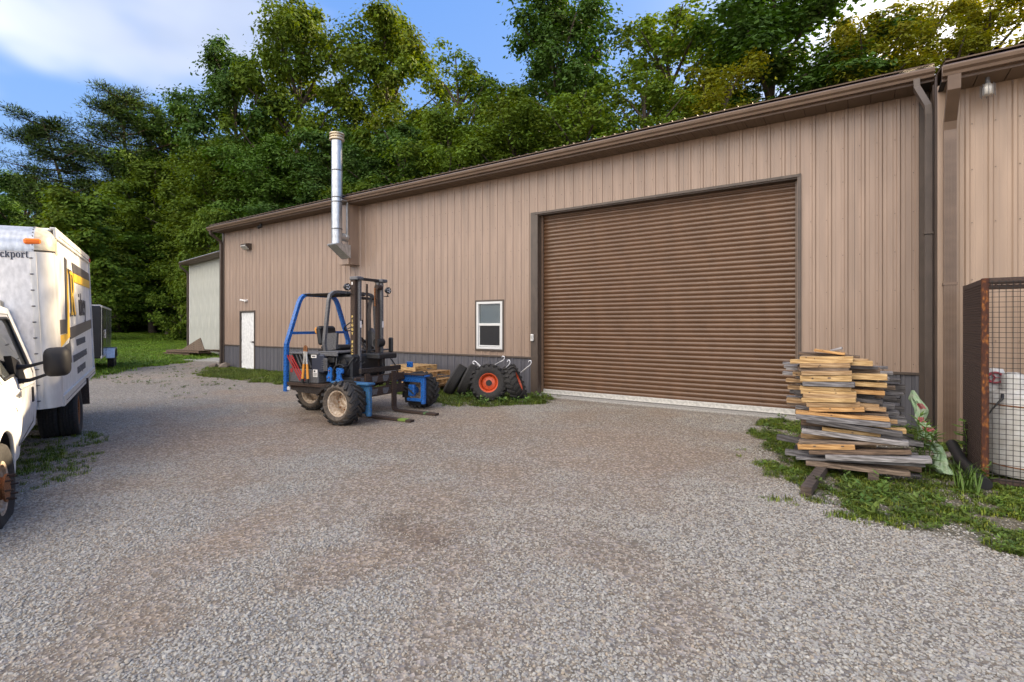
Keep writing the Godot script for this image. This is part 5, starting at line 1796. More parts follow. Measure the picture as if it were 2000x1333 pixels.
		part(rail, "rail_cap", MB.new().box(Vector3(-0.46, 2.43, mz), Vector3(0.20, 0.06, 0.16), 0.012), M.steelgrey)
		part(rail, "decal", MB.new().box(Vector3(-0.386, 1.62, mz - sd * 0.03), Vector3(0.003, 0.12, 0.04)), M.decal)
		if sd > 0:
			flat_text(rail, "mast_lettering", "P\nI\nG\nG\nY\n \nB\nA\nC\nK", 0.062, Vector3(-0.497, 1.42, mz + 0.063), Basis(), M.gold, "Droid Sans", 700)
			part(rail, "decal", MB.new().box(Vector3(-0.50, 2.34, mz + 0.064), Vector3(0.03, 0.05, 0.003)), M.decal)
		var lm := MB.new()
		lm.X = Transform3D(Basis(Vector3(0, 0, -1), Vector3(0, 1, 0), Vector3(1, 0, 0)), Vector3(-0.52, 2.27, c + sd * 0.53))
		lm.lathe([Vector2(0.0, -0.05), Vector2(0.035, -0.05), Vector2(0.06, -0.01), Vector2(0.065, 0.03), Vector2(0.056, 0.035)], 20)
		lm.X = Transform3D()
		lm.cyl(Vector3(-0.52, 2.20, c + sd * 0.53), Vector3(-0.52, 2.16, c + sd * 0.53), 0.012, 0.012, 6)
		lm.box(Vector3(-0.52, 2.155, c + sd * 0.48), Vector3(0.03, 0.012, 0.14))
		var wl := part(t, "work_lamp", lm, M.black)
		var ll := MB.new()
		ll.X = Transform3D(Basis(Vector3(0, 0, -1), Vector3(0, 1, 0), Vector3(1, 0, 0)), Vector3(-0.52, 2.27, c + sd * 0.53))
		for k in 5: ll.cyl(Vector3(cos(k * 1.2566) * 0.032, sin(k * 1.2566) * 0.032, 0.026), Vector3(cos(k * 1.2566) * 0.032, sin(k * 1.2566) * 0.032, 0.034), 0.015, 0.013, 8)
		part(wl, "lens", ll, M.decal)
	var hb := MB.new()
	hb.box(Vector3(-0.46, 2.43, c), Vector3(0.05, 0.05, 0.58), 0.006)
	hb.box(Vector3(-0.50, 2.09, c), Vector3(0.04, 0.05, 0.64), 0.006)
	hb.box(Vector3(-0.50, 0.60, c), Vector3(0.06, 0.14, 0.7), 0.006)
	hb.bar([Vector3(-0.54, 2.00, 0.28), Vector3(-0.75, 1.50, 0.10), Vector3(-0.62, 1.16, -0.30)], 0.035, 0.035, Vector3(0, 0, 1))
	part(t, "mast_cross_rail", hb, M.steel)
	var lc := MB.new()
	lc.cyl(Vector3(-0.42, 0.60, c - 0.13), Vector3(-0.42, 2.0, c - 0.13), 0.04, 0.04, 14)
	lc.cyl(Vector3(-0.42, 2.0, c - 0.13), Vector3(-0.42, 2.30, c - 0.13), 0.022, 0.022, 10)
	lc.cyl(Vector3(-0.40, 2.30, c - 0.20), Vector3(-0.40, 2.30, c - 0.08), 0.05, 0.05, 14)
	part(t, "lift_cylinder", lc, M.rustdark)
	var hk := MB.new()
	hk.tube([Vector3(-0.40, 2.28, c - 0.04), Vector3(-0.40, 2.05, c - 0.04), Vector3(-0.40, 1.95, c - 0.04)], [0.016, 0.012, 0.02], 8)
	part(t, "chain_anchor", hk, M.rust)
	var cx := MB.new()
	cx.box(Vector3(-0.46, 1.6, c + 0.10), Vector3(0.02, 1.5, 0.03))
	cx.box(Vector3(-0.46, 1.5, c + 0.20), Vector3(0.012, 1.4, 0.012))
	part(t, "lift_chain", cx, M.rustdark)
	var mh := MB.new()
	for k in 3:
		var hz := c + 0.02 + k * 0.035
		mh.tube([Vector3(-0.47, 0.75, hz + 0.1), Vector3(-0.43, 1.2, hz), Vector3(-0.44, 1.8, hz + 0.02), Vector3(-0.46, 2.1, hz - 0.05)], [0.011], 6)
	mh.tube([Vector3(-0.60, 1.0, 0.42), Vector3(-0.66, 0.86, 0.52), Vector3(-0.52, 0.72, 0.55), Vector3(-0.42, 0.9, 0.47)], [0.015], 6)
	part(t, "mast_hose", mh, M.black)
	# carriage with chipped grey plates, top bar, forks
	var cr := MB.new()
	cr.box(Vector3(-0.22, 0.64, c), Vector3(0.05, 0.14, 1.30), 0.01)
	cr.box(Vector3(-0.22, 0.42, c), Vector3(0.05, 0.16, 1.30), 0.01)
	for zz: float in [-0.55, -0.2, 0.2, 0.55]: cr.box(Vector3(-0.24, 0.53, c + zz), Vector3(0.03, 0.34, 0.07), 0.004)
	var car := part(t, "carriage", cr, M.rustdark)
	for k in 3:
		var zz := c + 0.46 - k * 0.28
		for yy: float in [0.645, 0.42]:
			var p := PackedVector2Array([Vector2(-0.08, 0.05), Vector2(0.08, 0.05), Vector2(0.075 - 0.02 * (k % 2), 0.0), Vector2(0.04, -0.05), Vector2(-0.01, -0.02 - 0.02 * k), Vector2(-0.06, -0.05), Vector2(-0.075, 0.0)])
			var pb := MB.new()
			pb.X = Transform3D(Basis(Vector3(0, 0, -1), Vector3(0, 1, 0), Vector3(1, 0, 0)), Vector3(-0.194, yy, zz))
			pb.prism(p, 0.0, 0.003)
			part(car, "paint_patch", pb, M.steelgrey)
	part(car, "top_bar", MB.new().box(Vector3(-0.22, 0.81, c), Vector3(0.06, 0.09, 1.06), 0.01), M.steel)
	for zz: float in [0.34, -0.36]:
		var f := MB.new()
		f.bar([Vector3(-0.17, 0.76, zz), Vector3(-0.17, 0.10, zz), Vector3(-0.155, 0.055, zz), Vector3(-0.10, 0.035, zz), Vector3(0.55, 0.03, zz), Vector3(0.80, 0.024, zz)], 0.11, 0.035, Vector3(0, 0, 1))
		var fo := part(t, "fork", f, M.rustdark)
		if zz > 0:
			part(fo, "tip_paint", MB.new().box(Vector3(0.62, 0.031, zz + 0.0), Vector3(0.16, 0.034, 0.113), 0.002), mat(0.16, 0.24, 0.04, 0.7))
		else:
			part(fo, "tip_paint", MB.new().box(Vector3(0.56, 0.032, zz + 0.0), Vector3(0.05, 0.034, 0.113), 0.002), mat(0.09, 0.17, 0.06, 0.7))
	# legs on both sides: C-shaped brackets carrying the drive wheels
	for sd: float in [1.0, -1.0]:
		var z := 0.72 if sd > 0 else -0.74
		var lg := MB.new()
		lg.box(Vector3(-0.12, 0.645, z + sd * 0.02), Vector3(0.84, 0.035, 0.16), 0.006)
		lg.box(Vector3(-0.14, 0.575, z), Vector3(0.74, 0.11, 0.06), 0.008)
		lg.box(Vector3(0.215, 0.37, z), Vector3(0.085, 0.48, 0.075), 0.01)
		lg.box(Vector3(0.02, 0.185, z), Vector3(0.36, 0.06, 0.06), 0.01)
		lg.box(Vector3(-0.05, 0.36, z), Vector3(0.14, 0.22, 0.10), 0.02)
		lg.cyl(Vector3(-0.08, 0.345, z - 0.04), Vector3(-0.08, 0.345, z + sd * 0.16), 0.07, 0.07, 14)
		lg.cyl(Vector3(0.215, 0.12, z), Vector3(0.215, 0.20, z), 0.045, 0.05, 12)
		part(t, "wheel_leg", lg, M.blueworn if sd > 0 else M.blue)
		var lh := MB.new()
		lh.tube([Vector3(-0.62, 0.50, z - sd * 0.06), Vector3(-0.35, 0.47, z - sd * 0.07), Vector3(-0.10, 0.40, z - sd * 0.06), Vector3(0.02, 0.30, z - sd * 0.05)], [0.016], 6)
		lh.tube([Vector3(-0.62, 0.46, z - sd * 0.06), Vector3(-0.35, 0.43, z - sd * 0.075), Vector3(-0.14, 0.34, z - sd * 0.06)], [0.014], 6)
		part(t, "leg_hose", lh, M.black)
	part(t, "leg_plate", MB.new().box(Vector3(-0.12, 0.67, -0.74), Vector3(0.80, 0.02, 0.20), 0.004), M.rustdark)
	# lifting hooks
	var hp := PackedVector2Array([Vector2(-0.58, 0.64), Vector2(-0.40, 0.64), Vector2(-0.46, 0.70), Vector2(-0.47, 0.76), Vector2(-0.45, 0.80), Vector2(-0.42, 0.78), Vector2(-0.41, 0.83), Vector2(-0.44, 0.87), Vector2(-0.56, 0.87), Vector2(-0.57, 0.80), Vector2(-0.55, 0.74), Vector2(-0.57, 0.70)])
	var hm := MB.new()
	hm.prism(hp, 0.64, 0.67)
	part(t, "lifting_hook", hm, M.blue)
	var hp2 := PackedVector2Array([Vector2(-0.79, 0.63), Vector2(-0.69, 0.63), Vector2(-0.67, 0.72), Vector2(-0.68, 0.84), Vector2(-0.72, 0.88), Vector2(-0.76, 0.86), Vector2(-0.76, 0.76), Vector2(-0.80, 0.72)])
	var hm2 := MB.new()
	hm2.prism(hp2, 0.64, 0.67)
	var h2 := part(t, "guard_bracket", hm2, M.blue)
	part(h2, "bolt", nut_b(), M.rust)
	part(t, "control_box", MB.new().box(Vector3(-0.40, 1.23, -0.54), Vector3(0.10, 0.28, 0.06), 0.02), M.black)
	part(t, "far_bracket", MB.new().box(Vector3(-0.20, 0.84, -0.86), Vector3(0.14, 0.11, 0.04), 0.01), M.blue)
	var lv := MB.new()
	lv.tube([Vector3(-0.42, 1.0, -0.52), Vector3(-0.30, 0.84, -0.56), Vector3(-0.28, 0.70, -0.60)], [0.012], 6)
	part(t, "side_hose", lv, M.black)

func nut_b() -> MB:
	var b := MB.new()
	for p: Vector2 in [Vector2(-0.72, 0.82), Vector2(-0.73, 0.70)]: b.cyl(Vector3(p.x, p.y, 0.67), Vector3(p.x, p.y, 0.685), 0.014, 0.012, 6)
	return b

func louvre() -> MB:
	var b := MB.new()
	b.box(Vector3(-0.86, 0.92, 0.655), Vector3(0.14, 0.22, 0.01), 0.003)
	for k in 5: b.box(Vector3(-0.86, 0.85 + k * 0.035, 0.664), Vector3(0.11, 0.012, 0.012), 0.0, Basis(Vector3.RIGHT, 0.5))
	return b

func build_cutters() -> void:
	var t := thing("bolt_cutters", "long bolt cutters with orange handles leaning upright on the forklift deck", "bolt cutters", Vector3(-6.95, 0, 3.72), deg_to_rad(7.2))
	for k in 2:
		var s := -1.0 if k == 0 else 1.0
		var x := -1.255 + s * 0.065
		var h := MB.new()
		h.tube([Vector3(x, 0.58, 0.725), Vector3(x + 0.005, 0.66, 0.725)], [0.024, 0.022], 10)
		part(t, "grip", h, M.black)
		var hh := MB.new()
		hh.tube([Vector3(x + 0.005, 0.66, 0.725), Vector3(-1.25 + s * 0.04, 0.92, 0.722)], [0.023, 0.020], 10)
		part(t, "handle", hh, M.handle)
		var a := MB.new()
		a.tube([Vector3(-1.25 + s * 0.04, 0.92, 0.722), Vector3(-1.25 + s * 0.022, 1.08, 0.72), Vector3(-1.25 + s * 0.03, 1.14, 0.72)], [0.02, 0.018, 0.022], 10)
		part(t, "arm", a, M.alu)
		var j := MB.new()
		j.X = Transform3D(Basis(), Vector3(-1.25, 1.14, 0.71))
		j.prism(PackedVector2Array([Vector2(s * 0.005, 0.0), Vector2(s * 0.05, 0.0), Vector2(s * 0.04, 0.08), Vector2(s * 0.01, 0.11), Vector2(s * 0.012, 0.06)]), 0, 0.02)
		part(t, "jaw", j, M.rust)

# ---------------------------------------------------------------- tyres, hooks, pallets
func build_tyres() -> void:
	var o := thing("loader_tyre", "big lugged tyre on a bright orange rim standing against the grey wainscot", "tyre", Vector3(-6.54, 0.375, 1.28))
	o.transform = Transform3D(Basis(Vector3.UP, 0.50) * Basis(Vector3.RIGHT, -0.16), Vector3(-6.54, 0.375, 1.28))
	var ty := part(o, "tyre", plain_tyre(0.375, 0.27, 0.20), M.rubber)
	lugs(ty, 0.372, 0.27, 20, 0.5, 0.045, M.rubber)
	var rm := part(o, "rim", rim_dish(0.205, 0.27, 0.02, 0.062), M.orange)
	var hub := MB.new()
	hub.lathe([Vector2(0.064, 0.03), Vector2(0.064, 0.052), Vector2(0.0, 0.053)], 24)
	part(rm, "hub_hole_shade", hub, M.dark)  # dark disc stands in for the shade inside the hub hole
	part(rm, "wheel_bolt", nut_ring(8, 0.10, 0.012, 0.011, 0.012), M.black)
	var o2 := thing("loader_tyre", "lugged tyre leaning in from the right against the orange-rimmed tyre, beside the door jamb", "tyre", Vector3.ZERO)
	o2.transform = Transform3D(Basis(Vector3(0, 0, 1), 0.42) * Basis(Vector3.UP, 2.0), Vector3(-6.18, 0.36, 0.85))
	var t2 := part(o2, "tyre", plain_tyre(0.375, 0.27, 0.20), M.rubber)
	lugs(t2, 0.372, 0.27, 20, 0.5, 0.045, M.rubber)
	part(o2, "rim", rim_dish(0.205, 0.27, -0.06, 0.06), M.orange)
	var spots := [[-7.38, 0.95, -0.55, 0.50, "plain dark tyre leaning left next to the orange-rimmed tyre"], [-7.68, 1.05, -0.60, 0.60, "outermost plain dark tyre leaning left, nearest the pallets"]]
	for s: Array in spots:
		var q := thing("bald_tyre", s[4], "tyre", Vector3.ZERO, 0, "tyres leaning against the wainscot")
		q.transform = Transform3D(Basis(Vector3(0, 0, 1), -s[3]) * Basis(Vector3.UP, 2.05), Vector3(s[0], 0.36, s[1]))
		part(q, "tyre", road_tyre(0.37, 0.22, 0.20), M.rubber)
		part(q, "rim", rim_dish(0.20, 0.22, 0.0, 0.06), M.steel)
	o.set_meta("group", "tyres leaning against the wainscot")
	o2.set_meta("group", "tyres leaning against the wainscot")
	# white ratchet-strap hooks hanging over the tyres
	var hooks := [[-7.12, 0.72, 0.90, 2.5, "white strap hook over the left dark tyres"], [-6.50, 0.80, 0.95, 0.45, "white strap hook standing up above the orange-rimmed tyre"], [-6.28, 0.70, 1.0, 0.8, "white strap end between the orange-rimmed and right tyre"], [-5.92, 0.70, 0.75, 0.65, "white strap hook above the rightmost leaning tyre"]]
	for h: Array in hooks:
		var b := MB.new()
		var B := Basis(Vector3(0, 0, 1), h[3])
		var c := Vector3(h[0], h[1], h[2])
		b.bar([c + B * Vector3(-0.20, 0, 0), c + B * Vector3(0.04, 0, 0)], 0.05, 0.012, Vector3(0, 0, 1))
		b.tube([c + B * Vector3(0.02, 0, 0), c + B * Vector3(0.10, 0.0, 0), c + B * Vector3(0.15, 0.02, 0), c + B * Vector3(0.165, 0.06, 0), c + B * Vector3(0.13, 0.085, 0), c + B * Vector3(0.10, 0.07, 0)], [0.011], 8)
		single("strap_hook", b, M.hook, h[4], "strap hook", Vector3.ZERO, 0, "white strap hooks over the tyres")

func make_pallet(label: String, at: Vector3, turn: float, tilt: float, L: float, W: float, m: Material, group: String) -> void:
	var o := thing("pallet", label, "pallet", at, turn, group)
	o.rotation.z = tilt
	var db := MB.new().box(Vector3.ZERO, Vector3(0.095, 0.016, W), 0.003).done()
	var n := int(L / 0.135)
	for k in n:
		part_mesh(o, "deck_board", db, m, Vector3(lerpf(-L / 2 + 0.05, L / 2 - 0.05, k / float(n - 1)), 0.118, 0))
	for k in 3:
		part_mesh(o, "bottom_board", db, m, Vector3(lerpf(-L / 2 + 0.05, L / 2 - 0.05, k / 2.0), 0.008, 0))
	var st := MB.new().box(Vector3.ZERO, Vector3(L, 0.09, 0.038), 0.003).done()
	for k in 3:
		part_mesh(o, "stringer", st, m, Vector3(0, 0.063, lerpf(-W / 2 + 0.02, W / 2 - 0.02, k / 2.0)))

func build_pallets() -> void:
	var g := "wooden pallets stacked behind the forklift"
	make_pallet("lowest wooden pallet of the stack behind the forklift", Vector3(-9.0, 0.0, 0.75), 0.05, 0.0, 1.1, 0.95, M.wood_p, g)
	make_pallet("tilted wooden pallet sticking out to the right of the stack behind the forklift", Vector3(-8.78, 0.17, 0.74), 0.0, 0.06, 1.15, 0.95, M.wood_p, g)
	make_pallet("second wooden pallet from the top of the stack behind the forklift", Vector3(-9.05, 0.35, 0.76), -0.03, 0.02, 1.1, 0.95, M.wood_p, g)
	make_pallet("topmost small pallet of the stack behind the forklift", Vector3(-9.30, 0.485, 0.76), 0.04, 0.0, 0.85, 0.8, M.wood_y, g)
	var g2 := "old grey pallets by the pale shed"
	make_pallet("weathered grey pallet lying on the grass before the pale shed", Vector3(-28.6, 0.10, -2.3), 0.2, 0.0, 2.0, 1.2, M.wood_b, g2)
	make_pallet("upper weathered grey pallet carrying a brown panel before the pale shed", Vector3(-28.0, 0.24, -2.35), 0.15, 0.0, 2.6, 1.2, M.wood_b, g2)
	var b := MB.new()
	b.prism(PackedVector2Array([Vector2(-0.95, 0), Vector2(0.75, 0), Vector2(0.45, 0.62), Vector2(0.15, 0.50)]), -0.02, 0.02)
	single("plywood_sheet", b, M.wood_b2, "broken brown plywood sheet propped on the old grey pallets", "plywood", Vector3(-27.6, 0.36, -2.2), 0.2)
	single("concrete_slab", MB.new().box(Vector3.ZERO, Vector3(2.6, 0.12, 1.6), 0.02), M.concrete, "pale concrete slab on the ground by the workshop's left corner", "slab", Vector3(-24.0, 0.01, -1.6), 0.2)
	for k in 2:
		var r := MB.new()
		r.X = Transform3D(Basis.from_euler(Vector3(0.4, 0.5 + k, 0.2)) * Basis.from_scale(Vector3(0.55, 0.3, 0.42) * (1.0 - 0.3 * k)), Vector3.ZERO)
		var sm: ArrayMesh = stone_mesh()
		var arr := sm.surface_get_arrays(0)
		for i in range(0, arr[0].size(), 3): r.tri(arr[0][i], arr[0][i + 1], arr[0][i + 2], arr[1][i])
		single("rock", r, M.rock, ["larger brown rock at the foot of the workshop's left downspout", "smaller brown rock beside the left downspout of the workshop"][k], "rock", Vector3(-19.55 - k * 0.55, 0.08, 0.35 + k * 0.1), 0, "rocks by the left downspout")

# ---------------------------------------------------------------- lumber
func board(x0: float, y0: float, x1: float, y1: float, th: float, z: float, col: String, label: String) -> void:
	var L := Vector2(x1 - x0, y1 - y0).length()
	var dp := rng.randf_range(0.085, 0.15)
	var b := MB.new()
	b.box(Vector3.ZERO, Vector3(L, th * 0.98, dp), 0.0035)
	var o := single("board", b, M["wood_" + col], label, "board", Vector3((x0 + x1) / 2, (y0 + y1) / 2 - th / 2, z - dp / 2), 0, "offcut boards in the lumber pile")
	o.rotation = Vector3(rng.randf_range(-0.03, 0.03), rng.randf_range(-0.05, 0.05), atan2(y1 - y0, x1 - x0))
	if col in ["y", "o", "t"]:
		for k in rng.randi_range(0, 2):
			var kn := MB.new()
			var kx := rng.randf_range(-0.42, 0.42) * L
			kn.X = Transform3D(Basis.from_scale(Vector3(rng.randf_range(1.0, 2.2), 1, 1)), Vector3(kx, rng.randf_range(-0.25, 0.25) * th, dp / 2 - 0.002))
			kn.cyl(Vector3.ZERO, Vector3(0, 0, 0.0035), th * 0.16, th * 0.15, 8)
			part(o, "knot", kn, M.wood_b)

func build_lumber() -> void:
	board(-0.440, 1.337, -0.148, 1.300, 0.028, 3.36, "o", "orange-tinged thin slat lying askew on top of the lumber pile")
	board(-0.286, 1.328, -0.177, 1.364, 0.028, 3.32, "w", "short pale splintered offcut tilted up on the very top of the lumber pile")
	board(-0.598, 1.294, -0.015, 1.267, 0.034, 3.28, "b", "long dull brown board lying across the back of the pile's top")
	board(-0.575, 1.249, -0.073, 1.267, 0.034, 3.42, "y", "pale yellow board, second from top in the front face of the lumber pile")
	board(-0.668, 1.214, -0.077, 1.241, 0.045, 3.46, "y", "pale yellow board, third from top in the front face of the lumber pile")
	board(-0.567, 1.175, -0.099, 1.195, 0.041, 3.52, "t", "tan board, fourth from top in the front face of the lumber pile")
	board(-0.578, 1.131, -0.108, 1.156, 0.042, 3.50, "b2", "greyed brown board, fifth from top in the front face of the lumber pile")
	board(-0.551, 1.092, -0.085, 1.121, 0.047, 3.53, "t", "tan board, sixth from top in the front face of the lumber pile")
	board(-0.562, 1.043, -0.085, 1.072, 0.066, 3.52, "y", "pale yellow board, seventh from top in the front face of the lumber pile")
	board(-0.535, 0.981, -0.058, 1.000, 0.049, 3.54, "g", "blue-grey board, eighth from top in the front face of the lumber pile")
	board(-0.567, 0.925, -0.090, 0.946, 0.042, 3.51, "y", "pale yellow board, ninth from top in the front face of the lumber pile")
	board(-0.557, 0.882, -0.045, 0.902, 0.039, 3.52, "y", "pale yellow board, tenth from top in the front face of the lumber pile")
	board(-0.530, 0.846, -0.045, 0.872, 0.044, 3.54, "t", "tan board, eleventh from top in the front face of the lumber pile")
	board(-0.544, 0.801, -0.049, 0.841, 0.047, 3.55, "y", "pale yellow board, twelfth from top in the front face of the lumber pile")
	board(-0.502, 0.752, -0.014, 0.793, 0.047, 3.53, "t", "tan board, thirteenth from top in the front face of the lumber pile")
	board(-0.472, 0.700, 0.026, 0.745, 0.046, 3.54, "o", "orange-yellow board, fourteenth from top in the front face of the lumber pile")
	board(-0.603, 0.655, 0.235, 0.651, 0.033, 3.55, "o", "orange-yellow board, fifteenth from top in the front face of the lumber pile")
	board(-0.597, 0.625, 0.242, 0.614, 0.054, 3.57, "g", "blue-grey board, sixteenth from top in the front face of the lumber pile")
	board(-0.498, 0.586, 0.340, 0.529, 0.048, 3.58, "dg", "dark weathered grey board, seventeenth from top in the front face of the lumber pile")
	board(-0.354, 0.494, 0.164, 0.484, 0.043, 3.50, "y", "pale yellow board, eighteenth from top in the front face of the lumber pile")
	board(-0.543, 0.462, 0.389, 0.447, 0.051, 3.57, "w", "light silver-grey board, nineteenth from top in the front face of the lumber pile")
	board(-0.571, 0.337, 0.385, 0.433, 0.035, 3.58, "b2", "greyed brown board, twentieth from top in the front face of the lumber pile")
	board(-0.579, 0.297, -0.058, 0.360, 0.055, 3.60, "o", "orange-yellow board, twenty-first from top in the front face of the lumber pile")
	board(-0.473, 0.245, 0.408, 0.362, 0.045, 3.59, "b", "dull brown board, twenty-second from top in the front face of the lumber pile")
	board(-0.319, 0.226, 0.562, 0.312, 0.052, 3.63, "w", "light silver-grey board, twenty-third from top in the front face of the lumber pile")
	board(-0.598, 0.149, 0.517, 0.235, 0.027, 3.56, "g", "blue-grey board, twenty-fourth from top in the front face of the lumber pile")
	board(-0.500, 0.129, 0.399, 0.148, 0.048, 3.61, "b2", "greyed brown board, twenty-fifth from top in the front face of the lumber pile")
	board(-0.324, 1.246, 0.067, 1.240, 0.022, 3.34, "t", "tan board, topmost from top in the right-hand column of the lumber pile")
	board(-0.337, 1.219, 0.098, 1.221, 0.055, 3.36, "y", "pale yellow board, second from top in the right-hand column of the lumber pile")
	board(-0.347, 1.149, 0.143, 1.154, 0.028, 3.31, "dg", "dark weathered grey board, third from top in the right-hand column of the lumber pile")
	board(-0.333, 1.077, 0.224, 1.088, 0.065, 3.38, "y", "pale yellow board, fourth from top in the right-hand column of the lumber pile")
	board(-0.324, 0.999, 0.220, 0.995, 0.049, 3.36, "y", "pale yellow board, fifth from top in the right-hand column of the lumber pile")
	board(-0.315, 0.909, 0.203, 0.906, 0.044, 3.34, "o", "orange-yellow board, sixth from top in the right-hand column of the lumber pile")
	board(-0.237, 0.828, 0.187, 0.803, 0.044, 3.30, "dg", "dark weathered grey board, seventh from top in the right-hand column of the lumber pile")
	board(-0.264, 0.764, 0.155, 0.762, 0.033, 3.34, "t", "tan board, eighth from top in the right-hand column of the lumber pile")
	board(-0.219, 0.729, 0.215, 0.735, 0.038, 3.38, "t", "tan board, ninth from top in the right-hand column of the lumber pile")
	board(-0.564, 0.636, 0.234, 0.673, 0.039, 3.34, "b2", "greyed brown board, tenth from top in the right-hand column of the lumber pile")
	board(-0.174, 0.603, 0.311, 0.611, 0.038, 3.34, "t", "tan board, eleventh from top in the right-hand column of the lumber pile")
	board(-0.130, 0.529, 0.381, 0.527, 0.048, 3.36, "y", "pale yellow board, twelfth from top in the right-hand column of the lumber pile")
	board(-0.674, 1.204, -0.294, 1.200, 0.035, 3.30, "b", "dull brown board end sticking out left of the lumber pile, topmost from top")
	board(-0.758, 1.129, -0.353, 1.132, 0.030, 3.20, "w", "light silver-grey board end sticking out left of the lumber pile, second from top")
	board(-0.653, 1.068, -0.316, 1.069, 0.046, 3.35, "t", "tan board end sticking out left of the lumber pile, third from top")
	board(-0.726, 0.983, -0.345, 0.988, 0.041, 3.30, "t", "tan board end sticking out left of the lumber pile, fourth from top")
	board(-0.710, 0.902, -0.349, 0.907, 0.047, 3.25, "t", "tan board end sticking out left of the lumber pile, fifth from top")
	board(-0.721, 0.752, -0.320, 0.757, 0.047, 3.30, "t", "tan board end sticking out left of the lumber pile, sixth from top")
	board(-0.713, 0.708, -0.318, 0.718, 0.035, 3.32, "b", "dull brown board end sticking out left of the lumber pile, seventh from top")
	board(-0.619, 0.688, -0.239, 0.681, 0.035, 3.38, "g", "blue-grey board end sticking out left of the lumber pile, eighth from top")
	board(-0.815, 0.328, -0.366, 0.295, 0.059, 3.35, "dg", "dark weathered grey board end sticking out left of the lumber pile, ninth from top")
	board(-0.725, 0.172, -0.238, 0.167, 0.052, 3.40, "g", "blue-grey board end sticking out left of the lumber pile, tenth from top")
	board(-0.805, 1.147, 0.245, 1.137, 0.029, 2.90, "g", "blue-grey board end, topmost from top in the rear right tiers of lumber")
	board(-0.762, 1.096, 0.288, 1.086, 0.034, 2.95, "w", "light silver-grey board end, second from top in the rear right tiers of lumber")
	board(-0.795, 1.036, 0.255, 1.026, 0.034, 3.00, "w", "light silver-grey board end, third from top in the rear right tiers of lumber")
	board(-0.681, 0.994, 0.369, 0.984, 0.035, 2.70, "dg", "dark weathered grey board end, fourth from top in the rear right tiers of lumber")
	board(-0.634, 0.929, 0.416, 0.919, 0.117, 2.60, "dg", "dark weathered grey board end, fifth from top in the rear right tiers of lumber")
	board(-0.737, 0.934, 0.313, 0.924, 0.040, 2.90, "b2", "greyed brown board end, sixth from top in the rear right tiers of lumber")
	board(-0.654, 0.839, 0.396, 0.829, 0.029, 2.70, "g", "blue-grey board end, seventh from top in the rear right tiers of lumber")
	board(-0.728, 0.822, 0.322, 0.812, 0.051, 2.90, "dg", "dark weathered grey board end, eighth from top in the rear right tiers of lumber")
	board(-0.679, 0.767, 0.371, 0.757, 0.047, 2.65, "dg", "dark weathered grey board end, ninth from top in the rear right tiers of lumber")
	board(-0.750, 0.747, 0.300, 0.737, 0.056, 3.00, "g", "blue-grey board end, tenth from top in the rear right tiers of lumber")
	board(-0.649, 0.677, 0.401, 0.667, 0.052, 2.70, "dg", "dark weathered grey board end, eleventh from top in the rear right tiers of lumber")
	board(-0.712, 0.660, 0.338, 0.650, 0.045, 2.95, "g", "blue-grey board end, twelfth from top in the rear right tiers of lumber")
	board(-0.643, 0.581, 0.407, 0.571, 0.052, 2.75, "g", "blue-grey board end, thirteenth from top in the rear right tiers of lumber")
	board(-0.638, 0.559, 0.412, 0.549, 0.051, 2.90, "w", "light silver-grey board end, fourteenth from top in the rear right tiers of lumber")
	board(-0.579, 0.406, 0.471, 0.396, 0.050, 2.95, "dg", "dark weathered grey board end, fifteenth from top in the rear right tiers of lumber")
	board(-0.505, 0.368, 0.545, 0.358, 0.049, 3.05, "g", "blue-grey board end, sixteenth from top in the rear right tiers of lumber")
	board(-0.555, 0.252, 0.495, 0.242, 0.038, 3.10, "g", "blue-grey board end, seventeenth from top in the rear right tiers of lumber")
	board(-0.533, 0.132, 0.517, 0.122, 0.053, 3.20, "b", "dull brown board end, eighteenth from top in the rear right tiers of lumber")
	board(-0.529, 0.048, 0.521, 0.038, 0.042, 3.20, "dg", "dark weathered grey board end, nineteenth from top in the rear right tiers of lumber")
	# hidden core that carries the front faces: shorter boards in even courses
	for i in 12:
		for k in 2:
			var z := 3.17 - k * 0.19
			var y := 0.10 + i * 0.087
			var b := MB.new()
			b.box(Vector3.ZERO, Vector3(rng.randf_range(0.62, 0.78), 0.085, 0.17), 0.004)
			single("board", b, M[["wood_b2", "wood_dg", "wood_t", "wood_b"][rng.randi() % 4]], "short board buried in the middle of the lumber pile behind its front face", "board", Vector3(-0.22 + rng.randf_range(-0.05, 0.05), y + 0.045, z - 0.02), rng.randf_range(-0.02, 0.02), "boards buried inside the lumber pile")
	for k in 2:
		var b := MB.new()
		var p := [Vector3(-0.43, 0.045, 4.48), Vector3(-0.24, 0.055, 2.3)] if k == 0 else [Vector3(0.10, 0.05, 3.62), Vector3(0.12, 0.05, 2.2)]
		b.bar(p, 0.09, 0.085, Vector3.RIGHT)
		single("timber_bearer", b, M.wood_beam, ["dark square timber poking out of the grass from under the lumber pile toward the yard", "short dark bearer end under the middle of the lumber pile"][k], "timber", Vector3.ZERO, 0, "bearers under the lumber pile")

